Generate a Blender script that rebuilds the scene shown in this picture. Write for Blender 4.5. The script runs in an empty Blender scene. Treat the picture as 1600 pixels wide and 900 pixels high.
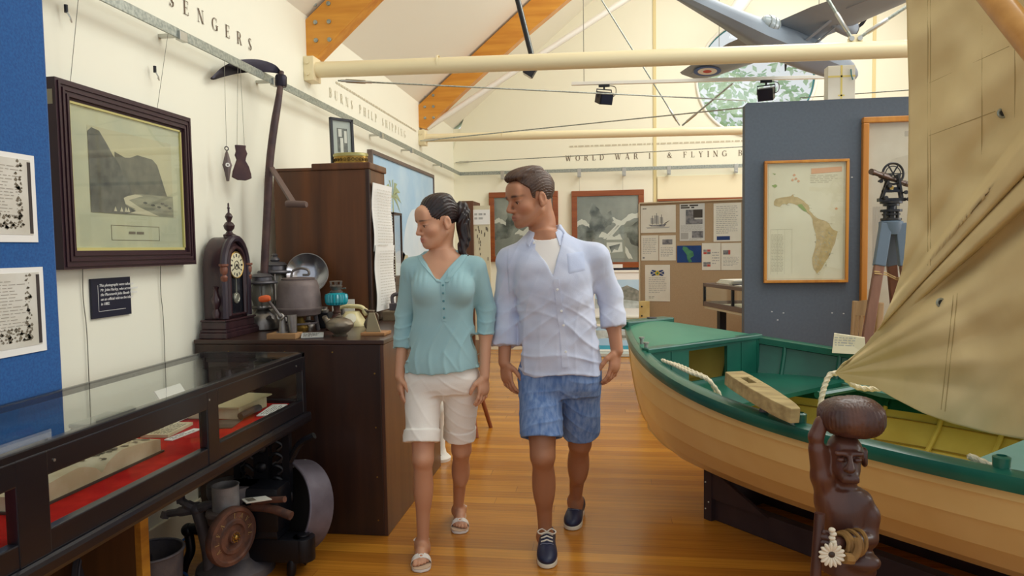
import bpy, bmesh, math, random
import numpy as np
from mathutils import Vector, Matrix
random.seed(7); rng = np.random.RandomState(7)
S = bpy.context.scene
COL = S.collection
PI = math.pi

# ---------------------------------------------------------------- camera, world, lights, exposure
FOCAL_PX = 1100.0
CAM_H = 1.43
CAM_R = (Matrix.Rotation(0.1325988, 3, 'Z') @ Matrix.Rotation(PI/2 - 0.0570330, 3, 'X') @ Matrix.Rotation(-0.015, 3, 'Z'))
cam_data = bpy.data.cameras.new('camera'); cam = bpy.data.objects.new('camera', cam_data); COL.objects.link(cam)
cam_data.sensor_width = 36.0; cam_data.lens = 36.0 * FOCAL_PX / 1600.0
cam.matrix_world = Matrix.Translation((0, 0, CAM_H)) @ CAM_R.to_4x4()
cam_data.clip_start = 0.05
S.camera = cam

world = bpy.data.worlds.new('sky'); S.world = world; world.use_nodes = True
wn = world.node_tree.nodes; wl = world.node_tree.links
WORLD_STRENGTH = 0.85
wn['Background'].inputs[0].default_value = (0.93, 0.97, 1.0, 1); wn['Background'].inputs[1].default_value = WORLD_STRENGTH

def area(name, loc, target, sx, sy, power, color=(1, 1, 1)):
    l = bpy.data.lights.new(name, 'AREA'); l.shape = 'RECTANGLE'; l.size = sx; l.size_y = sy; l.energy = power; l.color = color
    o = bpy.data.objects.new(name, l); COL.objects.link(o); o.location = loc
    d = Vector(target) - Vector(loc); o.rotation_euler = d.to_track_quat('-Z', 'Y').to_euler(); return o
area('skylight_far', (2.6, 7.2, 5.2), (1.2, 7.0, 0), 3.0, 3.0, 150, (0.97, 1.0, 0.97))
area('skylight_near', (2.3, 3.2, 5.0), (0.4, 3.6, 0), 2.4, 2.6, 90, (0.97, 1.0, 0.97))
area('window_daylight', (5.7, 4.6, 2.4), (0.0, 3.6, 1.0), 4.0, 2.2, 120, (0.95, 0.98, 1.0))

S.view_settings.view_transform = 'Standard'; S.view_settings.look = 'None'
S.view_settings.gamma = 1.0; S.view_settings.use_curve_mapping = False
S.view_settings.exposure = 0.0

# ---------------------------------------------------------------- measuring helpers (photo pixel + one known coordinate -> point in the room)
def _ray(px, py):
    return CAM_R @ Vector(((px - 800) / FOCAL_PX, -(py - 450) / FOCAL_PX, -1.0))
def UZ(px, py, z):
    d = _ray(px, py); t = (z - CAM_H) / d.z; return Vector((d.x*t, d.y*t, z))
def UY(px, py, y):
    d = _ray(px, py); t = y / d.y; return Vector((d.x*t, y, CAM_H + d.z*t))
def UX(px, py, x):
    d = _ray(px, py); t = x / d.x; return Vector((x, d.y*t, CAM_H + d.z*t))
def V(*a): return Vector(a)

# ---------------------------------------------------------------- materials
def lin(c):
    return tuple(((v/255)/12.92 if v/255 <= 0.04045 else ((v/255+0.055)/1.055)**2.4) for v in c) + (1.0,)
MATS = {}
def mat(name, rgb, rough=0.5, metal=0.0, rgb2=None, nscale=8.0, stretch=(1, 1, 1), detail=4.0, bump=0.0, bscale=40.0, coat=0.0, sheen=0.0,
        trans=0.0, ior=1.45, spec=0.5, contrast=(0.35, 0.65), vcol=False, emit=0.0, backface=False):
    m = bpy.data.materials.new(name); m.use_nodes = True; nt = m.node_tree; N = nt.nodes; L = nt.links
    b = N['Principled BSDF']; b.inputs['Base Color'].default_value = lin(rgb); b.inputs['Roughness'].default_value = rough
    b.inputs['Metallic'].default_value = metal; b.inputs['IOR'].default_value = ior; b.inputs['Specular IOR Level'].default_value = spec
    if coat: b.inputs['Coat Weight'].default_value = coat; b.inputs['Coat Roughness'].default_value = 0.15
    if sheen: b.inputs['Sheen Weight'].default_value = sheen
    if trans: b.inputs['Transmission Weight'].default_value = trans
    if emit: b.inputs['Emission Color'].default_value = lin(rgb); b.inputs['Emission Strength'].default_value = emit
    tc = mp = None
    if rgb2 is not None or bump:
        tc = N.new('ShaderNodeTexCoord'); mp = N.new('ShaderNodeMapping'); mp.inputs['Scale'].default_value = stretch
        L.new(tc.outputs['Object'], mp.inputs['Vector'])
    if rgb2 is not None:
        n = N.new('ShaderNodeTexNoise'); n.inputs['Scale'].default_value = nscale; n.inputs['Detail'].default_value = detail
        r = N.new('ShaderNodeValToRGB'); r.color_ramp.elements[0].color = lin(rgb); r.color_ramp.elements[1].color = lin(rgb2)
        r.color_ramp.elements[0].position, r.color_ramp.elements[1].position = contrast
        L.new(mp.outputs[0], n.inputs['Vector']); L.new(n.outputs['Fac'], r.inputs['Fac']); L.new(r.outputs[0], b.inputs['Base Color'])
    if vcol:
        a = N.new('ShaderNodeVertexColor'); a.layer_name = 'Col'; L.new(a.outputs['Color'], b.inputs['Base Color'])
    if bump:
        n2 = N.new('ShaderNodeTexNoise'); n2.inputs['Scale'].default_value = bscale; n2.inputs['Detail'].default_value = 5
        bp = N.new('ShaderNodeBump'); bp.inputs['Strength'].default_value = bump; bp.inputs['Distance'].default_value = 0.004
        L.new(mp.outputs[0], n2.inputs['Vector']); L.new(n2.outputs['Fac'], bp.inputs['Height']); L.new(bp.outputs[0], b.inputs['Normal'])
    MATS[name] = m; return m
def glass_mat(name, tint=(253, 254, 253), fac=0.08):
    m = bpy.data.materials.new(name); m.use_nodes = True; nt = m.node_tree; N = nt.nodes; L = nt.links
    N.remove(N['Principled BSDF']); out = N['Material Output']
    t = N.new('ShaderNodeBsdfTransparent'); t.inputs[0].default_value = lin(tint)
    g = N.new('ShaderNodeBsdfGlossy'); g.inputs['Roughness'].default_value = 0.02
    fr = N.new('ShaderNodeFresnel'); ge = N.new('ShaderNodeNewGeometry'); ml = N.new('ShaderNodeMapRange'); ml.inputs['To Min'].default_value = 1.5; ml.inputs['To Max'].default_value = 1/1.5
    L.new(ge.outputs['Backfacing'], ml.inputs['Value']); L.new(ml.outputs[0], fr.inputs['IOR'])
    mx = N.new('ShaderNodeMixShader'); hf = N.new('ShaderNodeMath'); hf.operation = 'MULTIPLY'; hf.inputs[1].default_value = 0.55; L.new(fr.outputs[0], hf.inputs[0]); L.new(hf.outputs[0], mx.inputs[0]); L.new(t.outputs[0], mx.inputs[1]); L.new(g.outputs[0], mx.inputs[2])
    L.new(mx.outputs[0], out.inputs['Surface']); MATS[name] = m; return m
def wood(name, c1, c2, axis='Z', scale=6.0, rough=0.45, coat=0.0, ratio=14.0, bump=0.05, contrast=(0.3, 0.7)):
    st = {'X': (1/ratio, 1, 1), 'Y': (1, 1/ratio, 1), 'Z': (1, 1, 1/ratio)}[axis]
    st = tuple(v*scale for v in st)
    return mat(name, c1, rough=rough, rgb2=c2, nscale=3.0, stretch=st, detail=8, bump=bump, bscale=12, coat=coat, contrast=contrast)

# ---------------------------------------------------------------- mesh builder
class MB:
    def __init__(s): s.v = []; s.f = []; s.M = None; s.mi = []; s.cur = 0
    def add(s, vs, fs):
        o = len(s.v)
        for p in vs:
            p = Vector(p)
            s.v.append(s.M @ p if s.M is not None else p)
        for f in fs: s.f.append([i + o for i in f]); s.mi.append(s.cur)
        return s
    def box(s, lo, hi):
        x0, y0, z0 = lo; x1, y1, z1 = hi
        return s.add([(x0,y0,z0),(x1,y0,z0),(x1,y1,z0),(x0,y1,z0),(x0,y0,z1),(x1,y0,z1),(x1,y1,z1),(x0,y1,z1)],
                     [(0,3,2,1),(4,5,6,7),(0,1,5,4),(1,2,6,5),(2,3,7,6),(3,0,4,7)])
    def bar(s, a, b, w, h, up=(0, 0, 1)):
        a = Vector(a); b = Vector(b); d = (b-a).normalized(); u = Vector(up)
        if abs(d.dot(u)) > 0.98: u = Vector((0, 1, 0))
        r = d.cross(u).normalized(); u = r.cross(d).normalized()
        vs = [p + r*sx*w/2 + u*sz*h/2 for p in (a, b) for sx, sz in ((-1,-1),(1,-1),(1,1),(-1,1))]
        return s.add(vs, [(0,1,2,3),(7,6,5,4),(0,4,5,1),(1,5,6,2),(2,6,7,3),(3,7,4,0)])
    def loft(s, rings, cap=True, closed=False):
        n = len(rings[0]); m = len(rings); fs = []
        for i in range(m if closed else m-1):
            j = (i+1) % m
            for k in range(n):
                l = (k+1) % n
                fs.append((i*n+k, i*n+l, j*n+l, j*n+k))
        if cap and not closed: fs.append(tuple(range(n-1, -1, -1))); fs.append(tuple(range((m-1)*n, m*n)))
        return s.add([p for r in rings for p in r], fs)
    def tube(s, pts, r, n=10, cap=True, closed=False):
        pts = [Vector(p) for p in pts]; m = len(pts)
        rs = [r]*m if not hasattr(r, '__len__') else list(r)
        rings = []; prev = None
        for i in range(m):
            if closed: d = pts[(i+1) % m] - pts[i-1]
            else: d = pts[min(i+1, m-1)] - pts[max(i-1, 0)]
            d.normalize()
            if prev is None:
                u = Vector((0, 0, 1)) if abs(d.z) < 0.9 else Vector((1, 0, 0)); u = (u - d*u.dot(d)).normalized()
            else:
                u = prev - d*prev.dot(d)
                u = u.normalized() if u.length > 1e-6 else prev
            prev = u; w = d.cross(u)
            rings.append([pts[i] + (u*math.cos(2*PI*k/n) + w*math.sin(2*PI*k/n))*rs[i] for k in range(n)])
        return s.loft(rings, cap, closed)
    def cyl(s, a, b, r, r2=None, n=20): return s.tube([a, b], [r, r if r2 is None else r2], n)
    def lathe(s, prof, c=(0, 0, 0), axis=(0, 0, 1), n=28, sx=1.0, sy=1.0, cap=True):
        ax = Vector(axis).normalized(); u = Vector((1, 0, 0)) if abs(ax.x) < 0.9 else Vector((0, 1, 0))
        u = (u - ax*u.dot(ax)).normalized(); w = ax.cross(u); c = Vector(c)
        rings = [[c + ax*z + (u*math.cos(2*PI*k/n)*sx + w*math.sin(2*PI*k/n)*sy)*max(r, 1e-4) for k in range(n)] for r, z in prof]
        return s.loft(rings, cap)
    def ell(s, c, r, n=16, m=10):
        c = Vector(c); rings = []
        for i in range(m+1):
            t = -PI/2 + PI*i/m; cr = max(math.cos(t), 1e-3)
            rings.append([c + Vector((r[0]*cr*math.cos(2*PI*k/n), r[1]*cr*math.sin(2*PI*k/n), r[2]*math.sin(t))) for k in range(n)])
        return s.loft(rings)
    def prism(s, poly, d):
        d = Vector(d); n = len(poly); a = [Vector(p) for p in poly]; b = [p + d for p in a]
        return s.add(a + b, [tuple(range(n-1, -1, -1)), tuple(range(n, 2*n))] + [(i, (i+1) % n, n+(i+1) % n, n+i) for i in range(n)])
    def quad(s, a, b, c, d): return s.add([a, b, c, d], [(0, 1, 2, 3)])
    def torus(s, c, axis, R, r, n=36, m=10):
        ax = Vector(axis).normalized(); u = Vector((1, 0, 0)) if abs(ax.x) < 0.9 else Vector((0, 1, 0))
        u = (u - ax*u.dot(ax)).normalized(); w = ax.cross(u); c = Vector(c)
        return s.tube([c + (u*math.cos(2*PI*k/n) + w*math.sin(2*PI*k/n))*R for k in range(n)], r, m, closed=True)
    def build(s, name, m, parent=None, smooth=True, bevel=0.0, origin=None, seg=2, angle=40):
        me = bpy.data.meshes.new(name)
        o0 = parent_world(parent) if parent is not None else Vector(origin if origin is not None else (0, 0, 0))
        me.from_pydata([tuple(p - o0) for p in s.v], [], s.f)
        ms = m if isinstance(m, (list, tuple)) else [m]
        for q in ms: me.materials.append(q)
        if len(ms) > 1: me.polygons.foreach_set('material_index', s.mi)
        bm = bmesh.new(); bm.from_mesh(me); bmesh.ops.recalc_face_normals(bm, faces=bm.faces)
        if bevel: 
            es = [e for e in bm.edges if len(e.link_faces) == 2 and e.calc_face_angle(0) > math.radians(50)]
            bmesh.ops.bevel(bm, geom=es, offset=bevel, segments=seg, affect='EDGES', profile=0.6, clamp_overlap=True)
        for f in bm.faces: f.smooth = smooth
        if smooth:
            for e in bm.edges:
                if len(e.link_faces) == 2 and e.calc_face_angle(0) > math.radians(angle): e.smooth = False
        bm.to_mesh(me); bm.free(); me.update()
        o = bpy.data.objects.new(name, me); COL.objects.link(o)
        if parent is not None: o.parent = parent
        else: o.location = o0
        return o
def parent_world(p):
    v = Vector((0, 0, 0))
    while p is not None: v += p.location; p = p.parent
    return v
def tag(o, label=None, cat=None, group=None, kind=None):
    if label: o['label'] = label
    if cat: o['category'] = cat
    if group: o['group'] = group
    if kind: o['kind'] = kind
    return o
def thing(name, label, cat, loc=(0, 0, 0), group=None):
    o = bpy.data.objects.new(name, None); COL.objects.link(o); o.location = loc; o.empty_display_size = 0.05
    return tag(o, label, cat, group)
def struct(o): o['kind'] = 'structure'; return o
def dup(root, loc, rotz=None, label=None, group=None):
    r = root.copy(); COL.objects.link(r); r.location = loc
    if rotz is not None: r.rotation_euler = (0, 0, rotz)
    if label: r['label'] = label
    if group: r['group'] = group
    for ch in list(root.children):
        c = ch.copy(); COL.objects.link(c); c.parent = r
        for g in ch.children:
            d = g.copy(); COL.objects.link(d); d.parent = c
    return r
def under(child, parent):
    'make a part a sub-part of another part of the same thing'
    child.parent = parent; return child
def smoothpath(pts, n=8):
    pts = [Vector(p) for p in pts]; P = [pts[0]*2 - pts[1]] + pts + [pts[-1]*2 - pts[-2]]; out = []
    for i in range(1, len(P)-2):
        for k in range(n):
            t = k/n; a, b, c, d = P[i-1:i+3]
            out.append(0.5*((2*b) + (c-a)*t + (2*a-5*b+4*c-d)*t*t + (3*b-a-3*c+d)*t**3))
    out.append(pts[-1]); return out
def interp(xs, ys, x): return float(np.interp(x, xs, ys))

# ---------------------------------------------------------------- lettering: a small didone alphabet and greeked text
def _ring(cx, cy, rx, ry, tk, tn, a0, a1, n=14):
    out = []
    for i in range(n):
        t0 = math.radians(a0 + (a1-a0)*i/n); t1 = math.radians(a0 + (a1-a0)*(i+1)/n)
        f = lambda t, x, y: (cx + x*math.cos(t), cy + y*math.sin(t))
        out.append([f(t0, rx, ry), f(t1, rx, ry), f(t1, rx-tk, ry-tn), f(t0, rx-tk, ry-tn)])
    return out
def _r(x0, y0, x1, y1): return [[(x0, y0), (x1, y0), (x1, y1), (x0, y1)]]
def _d(x0, y0, x1, y1, w): return [[(x0-w/2, y0), (x0+w/2, y0), (x1+w/2, y1), (x1-w/2, y1)]]
T, t_ = 0.13, 0.045
def _st(x, y0=0, y1=1): return _r(x-T/2, y0, x+T/2, y1) + _r(x-.15, 0, x+.15, t_) + _r(x-.15, 1-t_, x+.15, 1)
def _thin(x): return _r(x-.025, 0, x+.025, 1) + _r(x-.12, 0, x+.12, t_) + _r(x-.12, 1-t_, x+.12, 1)
GL = {
 'I': (.36, _st(.18)), 'L': (.68, _st(.18) + _r(.2, 0, .62, t_) + _r(.57, 0, .62, .26)),
 'E': (.72, _st(.18) + _r(.2, 0, .64, t_) + _r(.2, 1-t_, .62, 1) + _r(.2, .49, .5, .49+t_) + _r(.59, 0, .64, .25) + _r(.57, .77, .62, 1) + _r(.46, .38, .5, .65)),
 'F': (.68, _st(.18) + _r(.2, 1-t_, .62, 1) + _r(.2, .49, .5, .49+t_) + _r(.57, .77, .62, 1) + _r(.46, .38, .5, .65)),
 'P': (.70, _st(.18) + _r(.2, 1-t_, .4, 1) + _r(.2, .46, .4, .46+t_) + _ring(.38, .73, .27, .27, T, t_, -90, 90)),
 'B': (.74, _st(.18) + _r(.2, 1-t_, .4, 1) + _r(.2, .5, .4, .5+t_) + _r(.2, 0, .4, t_) + _ring(.38, .75, .25, .25, T, t_, -90, 90) + _ring(.38, .27, .3, .27, T, t_, -90, 90)),
 'R': (.80, _st(.18) + _r(.2, 1-t_, .4, 1) + _r(.2, .48, .4, .48+t_) + _ring(.38, .74, .26, .26, T, t_, -90, 90) + _d(.46, .5, .68, 0, T) + _r(.6, 0, .8, t_)),
 'D': (.84, _st(.18) + _r(.2, 1-t_, .4, 1) + _r(.2, 0, .4, t_) + _ring(.36, .5, .42, .5, T, t_, -90, 90)),
 'O': (.90, _ring(.45, .5, .4, .5, T, t_, 0, 360, 28)),
 'G': (.90, _ring(.45, .5, .4, .5, T, t_, 50, 325, 24) + _r(.68, .08, .82, .42) + _r(.56, .42, .9, .42+t_) + _r(.7, .7, .74, 1)),
 'U': (.84, _r(.1, .25, .1+T, 1) + _r(.04, 1-t_, .34, 1) + _ring(.42, .3, .32, .3, T, t_, 180, 270) + _ring(.42, .3, .3, .3, .05, t_, 270, 360) + _r(.67, .28, .72, 1) + _r(.58, 1-t_, .82, 1)),
 'H': (.86, _st(.18) + _st(.68) + _r(.2, .49, .66, .49+t_)),
 'N': (.86, _thin(.14) + _thin(.72) + _d(.16, 1, .7, 0, T)),
 'A': (.84, _d(.1, 0, .4, 1, .05) + _d(.68, 0, .42, 1, T) + _r(.2, .3, .58, .3+t_) + _r(0, 0, .22, t_) + _r(.54, 0, .84, t_)),
 'W': (1.2, _d(.16, 1, .38, 0, T) + _d(.4, 0, .58, 1, .05) + _d(.58, 1, .8, 0, T) + _d(.82, 0, 1.02, 1, .05) + _r(.04, 1-t_, .3, 1) + _r(.9, 1-t_, 1.14, 1)),
 'Y': (.82, _d(.14, 1, .4, .45, T) + _d(.42, .45, .66, 1, .05) + _r(.33, 0, .33+T, .48) + _r(.26, 0, .56, t_) + _r(.02, 1-t_, .28, 1) + _r(.56, 1-t_, .78, 1)),
 'S': (.62, _ring(.31, .74, .22, .26, .12, t_, 40, 200) + _ring(.31, .27, .25, .27, .12, t_, -160, 30) + _d(.45, .3, .16, .72, .17) + _r(.46, .74, .5, 1) + _r(.07, 0, .11, .28)),
 'T': (.76, _r(.3, 0, .46, 1) + _r(.22, 0, .54, t_) + _r(.04, 1-t_, .72, 1) + _r(.04, .74, .09, 1) + _r(.67, .74, .72, 1)),
 'V': (.82, _d(.14, 1, .4, 0, T) + _d(.42, 0, .66, 1, .05) + _r(.02, 1-t_, .28, 1) + _r(.56, 1-t_, .78, 1)),
 '&': (.92, _ring(.38, .75, .2, .25, .07, t_, 0, 360) + _ring(.36, .27, .3, .27, .13, t_, 80, 330) + _d(.22, .72, .72, 0, .15) + _r(.64, 0, .9, t_) + _d(.6, .16, .8, .5, .05)),
 ' ': (.55, []),
}
def didone(mb, text, origin, du, dv, size, track=0.5):
    """lay text from origin along unit du, height along dv"""
    origin = Vector(origin); du = Vector(du); dv = Vector(dv); x = 0.0
    nrm = du.cross(dv)
    for ch in text:
        w, polys = GL[ch]
        for p in polys:
            mb.add([origin + du*(x+a)*size + dv*b*size for a, b in p], [tuple(range(len(p)))])
        x += w + track
    return x*size
def greek(mb, o, du, dv, w, h, lines, fill=0.55, ragged=0.15, word=0.012, off=None, last=0.6):
    """rows of word-length dashes in a w*h box whose top-left is o"""
    o = Vector(o); du = Vector(du).normalized(); dv = Vector(dv).normalized(); lh = h/lines
    for i in range(lines):
        end = w*(1 - ragged*random.random()) if i < lines-1 else w*last
        x = 0
        while x < end - word*0.4:
            ww = min(word*(0.4 + 1.3*random.random()), end-x)
            a = o + du*x - dv*(i*lh + lh*(1-fill)/2); b = a + du*ww
            mb.quad(a, b, b - dv*lh*fill, a - dv*lh*fill); x += ww + word*0.3
def bfont(text, size, origin, du, dv, mat_, name, parent, extrude=0.0005, align='LEFT', shear=0.0):
    """lettering in Blender's built-in face, converted to a mesh"""
    cu = bpy.data.curves.new(name, 'FONT'); cu.body = text; cu.size = size; cu.extrude = extrude; cu.align_x = align; cu.shear = shear
    ob = bpy.data.objects.new(name, cu); COL.objects.link(ob); bpy.context.view_layer.update()
    me = bpy.data.meshes.new_from_object(ob.evaluated_get(bpy.context.evaluated_depsgraph_get()))
    bpy.data.objects.remove(ob); me.name = name
    du = Vector(du).normalized(); dv = Vector(dv).normalized(); n = du.cross(dv)
    M = Matrix(((du.x, dv.x, n.x, 0), (du.y, dv.y, n.y, 0), (du.z, dv.z, n.z, 0), (0, 0, 0, 1)))
    o0 = parent_world(parent) if parent is not None else Vector((0, 0, 0))
    me.transform(Matrix.Translation(Vector(origin) - o0) @ M)
    me.materials.clear(); me.materials.append(mat_)
    o = bpy.data.objects.new(name, me); COL.objects.link(o)
    if parent is not None: o.parent = parent
    return o

# ---------------------------------------------------------------- signed-distance modelling (bodies, cloth, carvings)
def _len(p): return np.sqrt((p*p).sum(-1))
class Field:
    def __init__(s, lo, hi, h):
        s.lo = np.array(lo, np.float32); s.h = h
        s.n = np.ceil((np.array(hi)-np.array(lo))/h).astype(int) + 1
        s.D = np.full(s.n, 0.3, np.float32)
    def _sub(s, lo, hi):
        a = np.clip(np.floor((np.array(lo)-s.lo)/s.h).astype(int), 0, s.n-1); b = np.clip(np.ceil((np.array(hi)-s.lo)/s.h).astype(int)+1, 1, s.n)
        return tuple(slice(i, j) for i, j in zip(a, b)), a, b
    def pts(s, a, b):
        g = np.meshgrid(*[s.lo[i] + s.h*np.arange(a[i], b[i], dtype=np.float32) for i in range(3)], indexing='ij')
        return np.stack(g, -1)
    def op(s, fn, lo, hi, k, mode='u', pad=None):
        pad = (k + 3*s.h) if pad is None else pad
        sl, a, b = s._sub(np.array(lo)-pad, np.array(hi)+pad)
        if min(b-a) <= 0: return
        d = fn(s.pts(a, b)).astype(np.float32); c = s.D[sl]
        if mode == 'u':
            if k > 0:
                hh = np.clip(0.5 + 0.5*(c-d)/k, 0, 1); r = c*(1-hh) + d*hh - k*hh*(1-hh)
            else: r = np.minimum(c, d)
        elif mode == 's':
            d = -d
            if k > 0:
                hh = np.clip(0.5 - 0.5*(c-d)/k, 0, 1); r = c*(1-hh) + d*hh + k*hh*(1-hh)
            else: r = np.maximum(c, d)
        elif mode == 'i': r = np.maximum(c, d)
        elif mode == 'd': r = c + d
        s.D[sl] = r
    def cap(s, a, b, ra, rb=None, k=0.02, mode='u'):
        rb = ra if rb is None else rb; a = np.array(a, np.float32); b = np.array(b, np.float32); ba = b-a; L = float((ba*ba).sum()) + 1e-9
        def fn(p):
            t = np.clip(((p-a)@ba)/L, 0, 1); return _len(p - a - t[..., None]*ba) - (ra + (rb-ra)*t)
        m = max(ra, rb); s.op(fn, np.minimum(a, b)-m, np.maximum(a, b)+m, k, mode)
    def chain(s, pts, rs, k=0.02, k2=None):
        for i in range(len(pts)-1): s.cap(pts[i], pts[i+1], rs[i], rs[i+1], k if i == 0 or k2 is None else k2)
    def ell(s, c, r, k=0.02, R=None, mode='u'):
        c = np.array(c, np.float32); r = np.array(r, np.float32); R = np.eye(3) if R is None else np.array(R, np.float32)
        def fn(p):
            q = (p-c)@R; k0 = _len(q/r); k1 = _len(q/(r*r)) + 1e-9; return k0*(k0-1)/k1
        e = np.abs(R)@r if R is not None else r
        s.op(fn, c-e, c+e, k, mode)
    def stack(s, zs, cx, cy, rx, ry, k=0.02, pw=2.0, mode='u', extra=None):
        """upright body of elliptical slices"""
        zs = np.array(zs, float); order = np.argsort(zs); zd = np.linspace(zs.min(), zs.max(), 121); kern = np.ones(11)/11
        def sm(a):
            a = np.interp(zd, zs[order], np.array(a, float)[order])
            for _ in range(2): a = np.convolve(np.pad(a, 5, 'edge'), kern, 'valid')
            return a
        cx, cy, rx, ry = sm(cx), sm(cy), sm(rx), sm(ry); zs = zd
        def fn(p):
            z = p[..., 2]; zc = np.clip(z, zs[0], zs[-1])
            X = np.interp(zc, zs, cx); Y = np.interp(zc, zs, cy); A = np.interp(zc, zs, rx); B = np.interp(zc, zs, ry)
            qx = np.abs((p[..., 0]-X)/A); qy = np.abs((p[..., 1]-Y)/B)
            d = ((qx**pw + qy**pw)**(1/pw) - 1)*np.minimum(A, B)*0.9
            dz = np.maximum(zs[0]-z, z-zs[-1]); r = np.where(dz > 0, np.sqrt(np.maximum(d, 0)**2 + dz*dz), np.maximum(d, dz))
            return r
        lo = (min(np.array(cx)-np.array(rx)), min(np.array(cy)-np.array(ry)), zs[0]); hi = (max(np.array(cx)+np.array(rx)), max(np.array(cy)+np.array(ry)), zs[-1])
        s.op(fn, lo, hi, k, mode)
    def mesh(s):
        D = s.D; ins = D < 0; nx, ny, nz = D.shape
        cnt = np.zeros((nx-1, ny-1, nz-1), np.uint8)
        for i in (0, 1):
            for j in (0, 1):
                for k in (0, 1): cnt += ins[i:nx-1+i, j:ny-1+j, k:nz-1+k]
        act = np.argwhere((cnt > 0) & (cnt < 8)); flat = np.ravel_multi_index(act.T, cnt.shape)
        corners = np.array([[i, j, k] for i in (0, 1) for j in (0, 1) for k in (0, 1)])
        val = np.stack([D[act[:, 0]+c[0], act[:, 1]+c[1], act[:, 2]+c[2]] for c in corners], 1)
        acc = np.zeros((len(act), 3)); num = np.zeros(len(act))
        for a in range(8):
            for b in range(a+1, 8):
                if np.abs(corners[a]-corners[b]).sum() != 1: continue
                va, vb = val[:, a], val[:, b]; m = (va < 0) != (vb < 0)
                t = np.where(m, va/(va-vb+1e-12), 0)
                p = corners[a][None] + t[:, None]*(corners[b]-corners[a])[None]
                acc[m] += p[m]; num[m] += 1
        verts = s.lo + s.h*(act + acc/num[:, None])
        faces = []
        for ax in range(3):
            u, v = [(1, 2), (2, 0), (0, 1)][ax]
            sl0 = [slice(0, None)]*3; sl1 = [slice(0, None)]*3; sl0[ax] = slice(0, -1); sl1[ax] = slice(1, None)
            A = ins[tuple(sl0)]; B = ins[tuple(sl1)]; e = np.argwhere(A != B)
            ok = np.ones(len(e), bool)
            for w in (u, v): ok &= (e[:, w] > 0) & (e[:, w] < D.shape[w]-1)
            e = e[ok]; fl = A[e[:, 0], e[:, 1], e[:, 2]]
            q = []
            for du, dv in ((0, 0), (1, 0), (1, 1), (0, 1)):
                c = e.copy(); c[:, u] -= du; c[:, v] -= dv
                q.append(np.searchsorted(flat, np.ravel_multi_index(c.T, cnt.shape)))
            q = np.stack(q, 1); q[~fl] = q[~fl][:, ::-1]; faces.append(q)
        return verts, np.concatenate(faces)
def np_mesh(name, verts, faces, m, parent=None, colors=None, relax=0, origin=None):
    verts = np.asarray(verts, np.float64); faces = np.asarray(faces)
    if relax:
        e = np.concatenate([faces[:, [0, 1]], faces[:, [1, 2]], faces[:, [2, 3]], faces[:, [3, 0]]])
        for _ in range(relax):
            acc = np.zeros_like(verts); n = np.bincount(np.r_[e[:, 0], e[:, 1]], minlength=len(verts))
            for c in range(3): acc[:, c] = np.bincount(e[:, 0], verts[e[:, 1], c], len(verts)) + np.bincount(e[:, 1], verts[e[:, 0], c], len(verts))
            verts = 0.5*verts + 0.5*acc/np.maximum(n, 1)[:, None]
    o0 = np.array(parent_world(parent)) if parent is not None else np.array(origin if origin is not None else (0, 0, 0.))
    me = bpy.data.meshes.new(name); nv, nf = len(verts), len(faces)
    me.vertices.add(nv); me.vertices.foreach_set('co', (verts-o0).astype(np.float32).ravel())
    me.loops.add(nf*4); me.loops.foreach_set('vertex_index', faces.astype(np.int32).ravel())
    me.polygons.add(nf); me.polygons.foreach_set('loop_start', np.arange(0, nf*4, 4, dtype=np.int32)); me.polygons.foreach_set('loop_total', np.full(nf, 4, np.int32))
    me.polygons.foreach_set('use_smooth', np.ones(nf, bool)); me.update(calc_edges=True); me.validate()
    me.materials.append(m)
    if colors is not None:
        ca = me.color_attributes.new('Col', 'FLOAT_COLOR', 'POINT'); c = np.ones((nv, 4), np.float32); c[:, :3] = colors; ca.data.foreach_set('color', c.ravel())
    o = bpy.data.objects.new(name, me); COL.objects.link(o)
    if parent is not None: o.parent = parent
    else: o.location = o0
    return o
def wav(p, fs, seed=0):
    """smooth pseudo-noise: sums of sines at the given frequencies"""
    r = np.random.RandomState(seed); out = 0
    for f, a in fs:
        for _ in range(3):
            d = r.normal(size=3); d /= np.linalg.norm(d); out = out + a/3*np.sin((p@d)*f + r.uniform(0, 6.28) + 0.8*np.sin((p@np.roll(d, 1))*f*0.6))
    return out
# ================================================================ SETTING
XL = -2.1; YB = 9.75; XR = 6.3; XC = 2.1; ZE = 3.10
M_wall = mat('wall_paint', (247, 246, 228), 0.75, bump=0.03, bscale=60)
M_wallb = mat('back_wall_paint', (248, 246, 224), 0.75)
M_ceil = mat('ceiling_paint', (246, 245, 232), 0.8)
M_cream = mat('cream_steel', (240, 226, 186), 0.35)
M_white = mat('white_enamel', (244, 242, 232), 0.4)
M_galv = mat('galvanised_steel', (176, 182, 174), 0.42, 0.6, rgb2=(140, 148, 142), nscale=60)
M_steel = mat('brushed_steel', (190, 190, 184), 0.3, 0.9)
M_wire = mat('wire_steel', (120, 118, 108), 0.4, 0.7)
M_black = mat('black_plastic', (24, 26, 34), 0.4)
M_blacksat = mat('black_satin', (30, 32, 42), 0.35)
M_ink = mat('printed_ink', (70, 66, 62), 0.8)
M_inkbrown = mat('wall_lettering_brown', (104, 84, 66), 0.7)
M_inkgrey = mat('wall_lettering_grey', (206, 198, 172), 0.7)
M_paper = mat('paper_white', (236, 234, 222), 0.7, rgb2=(226, 223, 208), nscale=5)
M_oldpaper = mat('old_paper', (214, 204, 172), 0.75, rgb2=(190, 176, 140), nscale=9)
M_glass = glass_mat('clear_glass')

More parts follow.
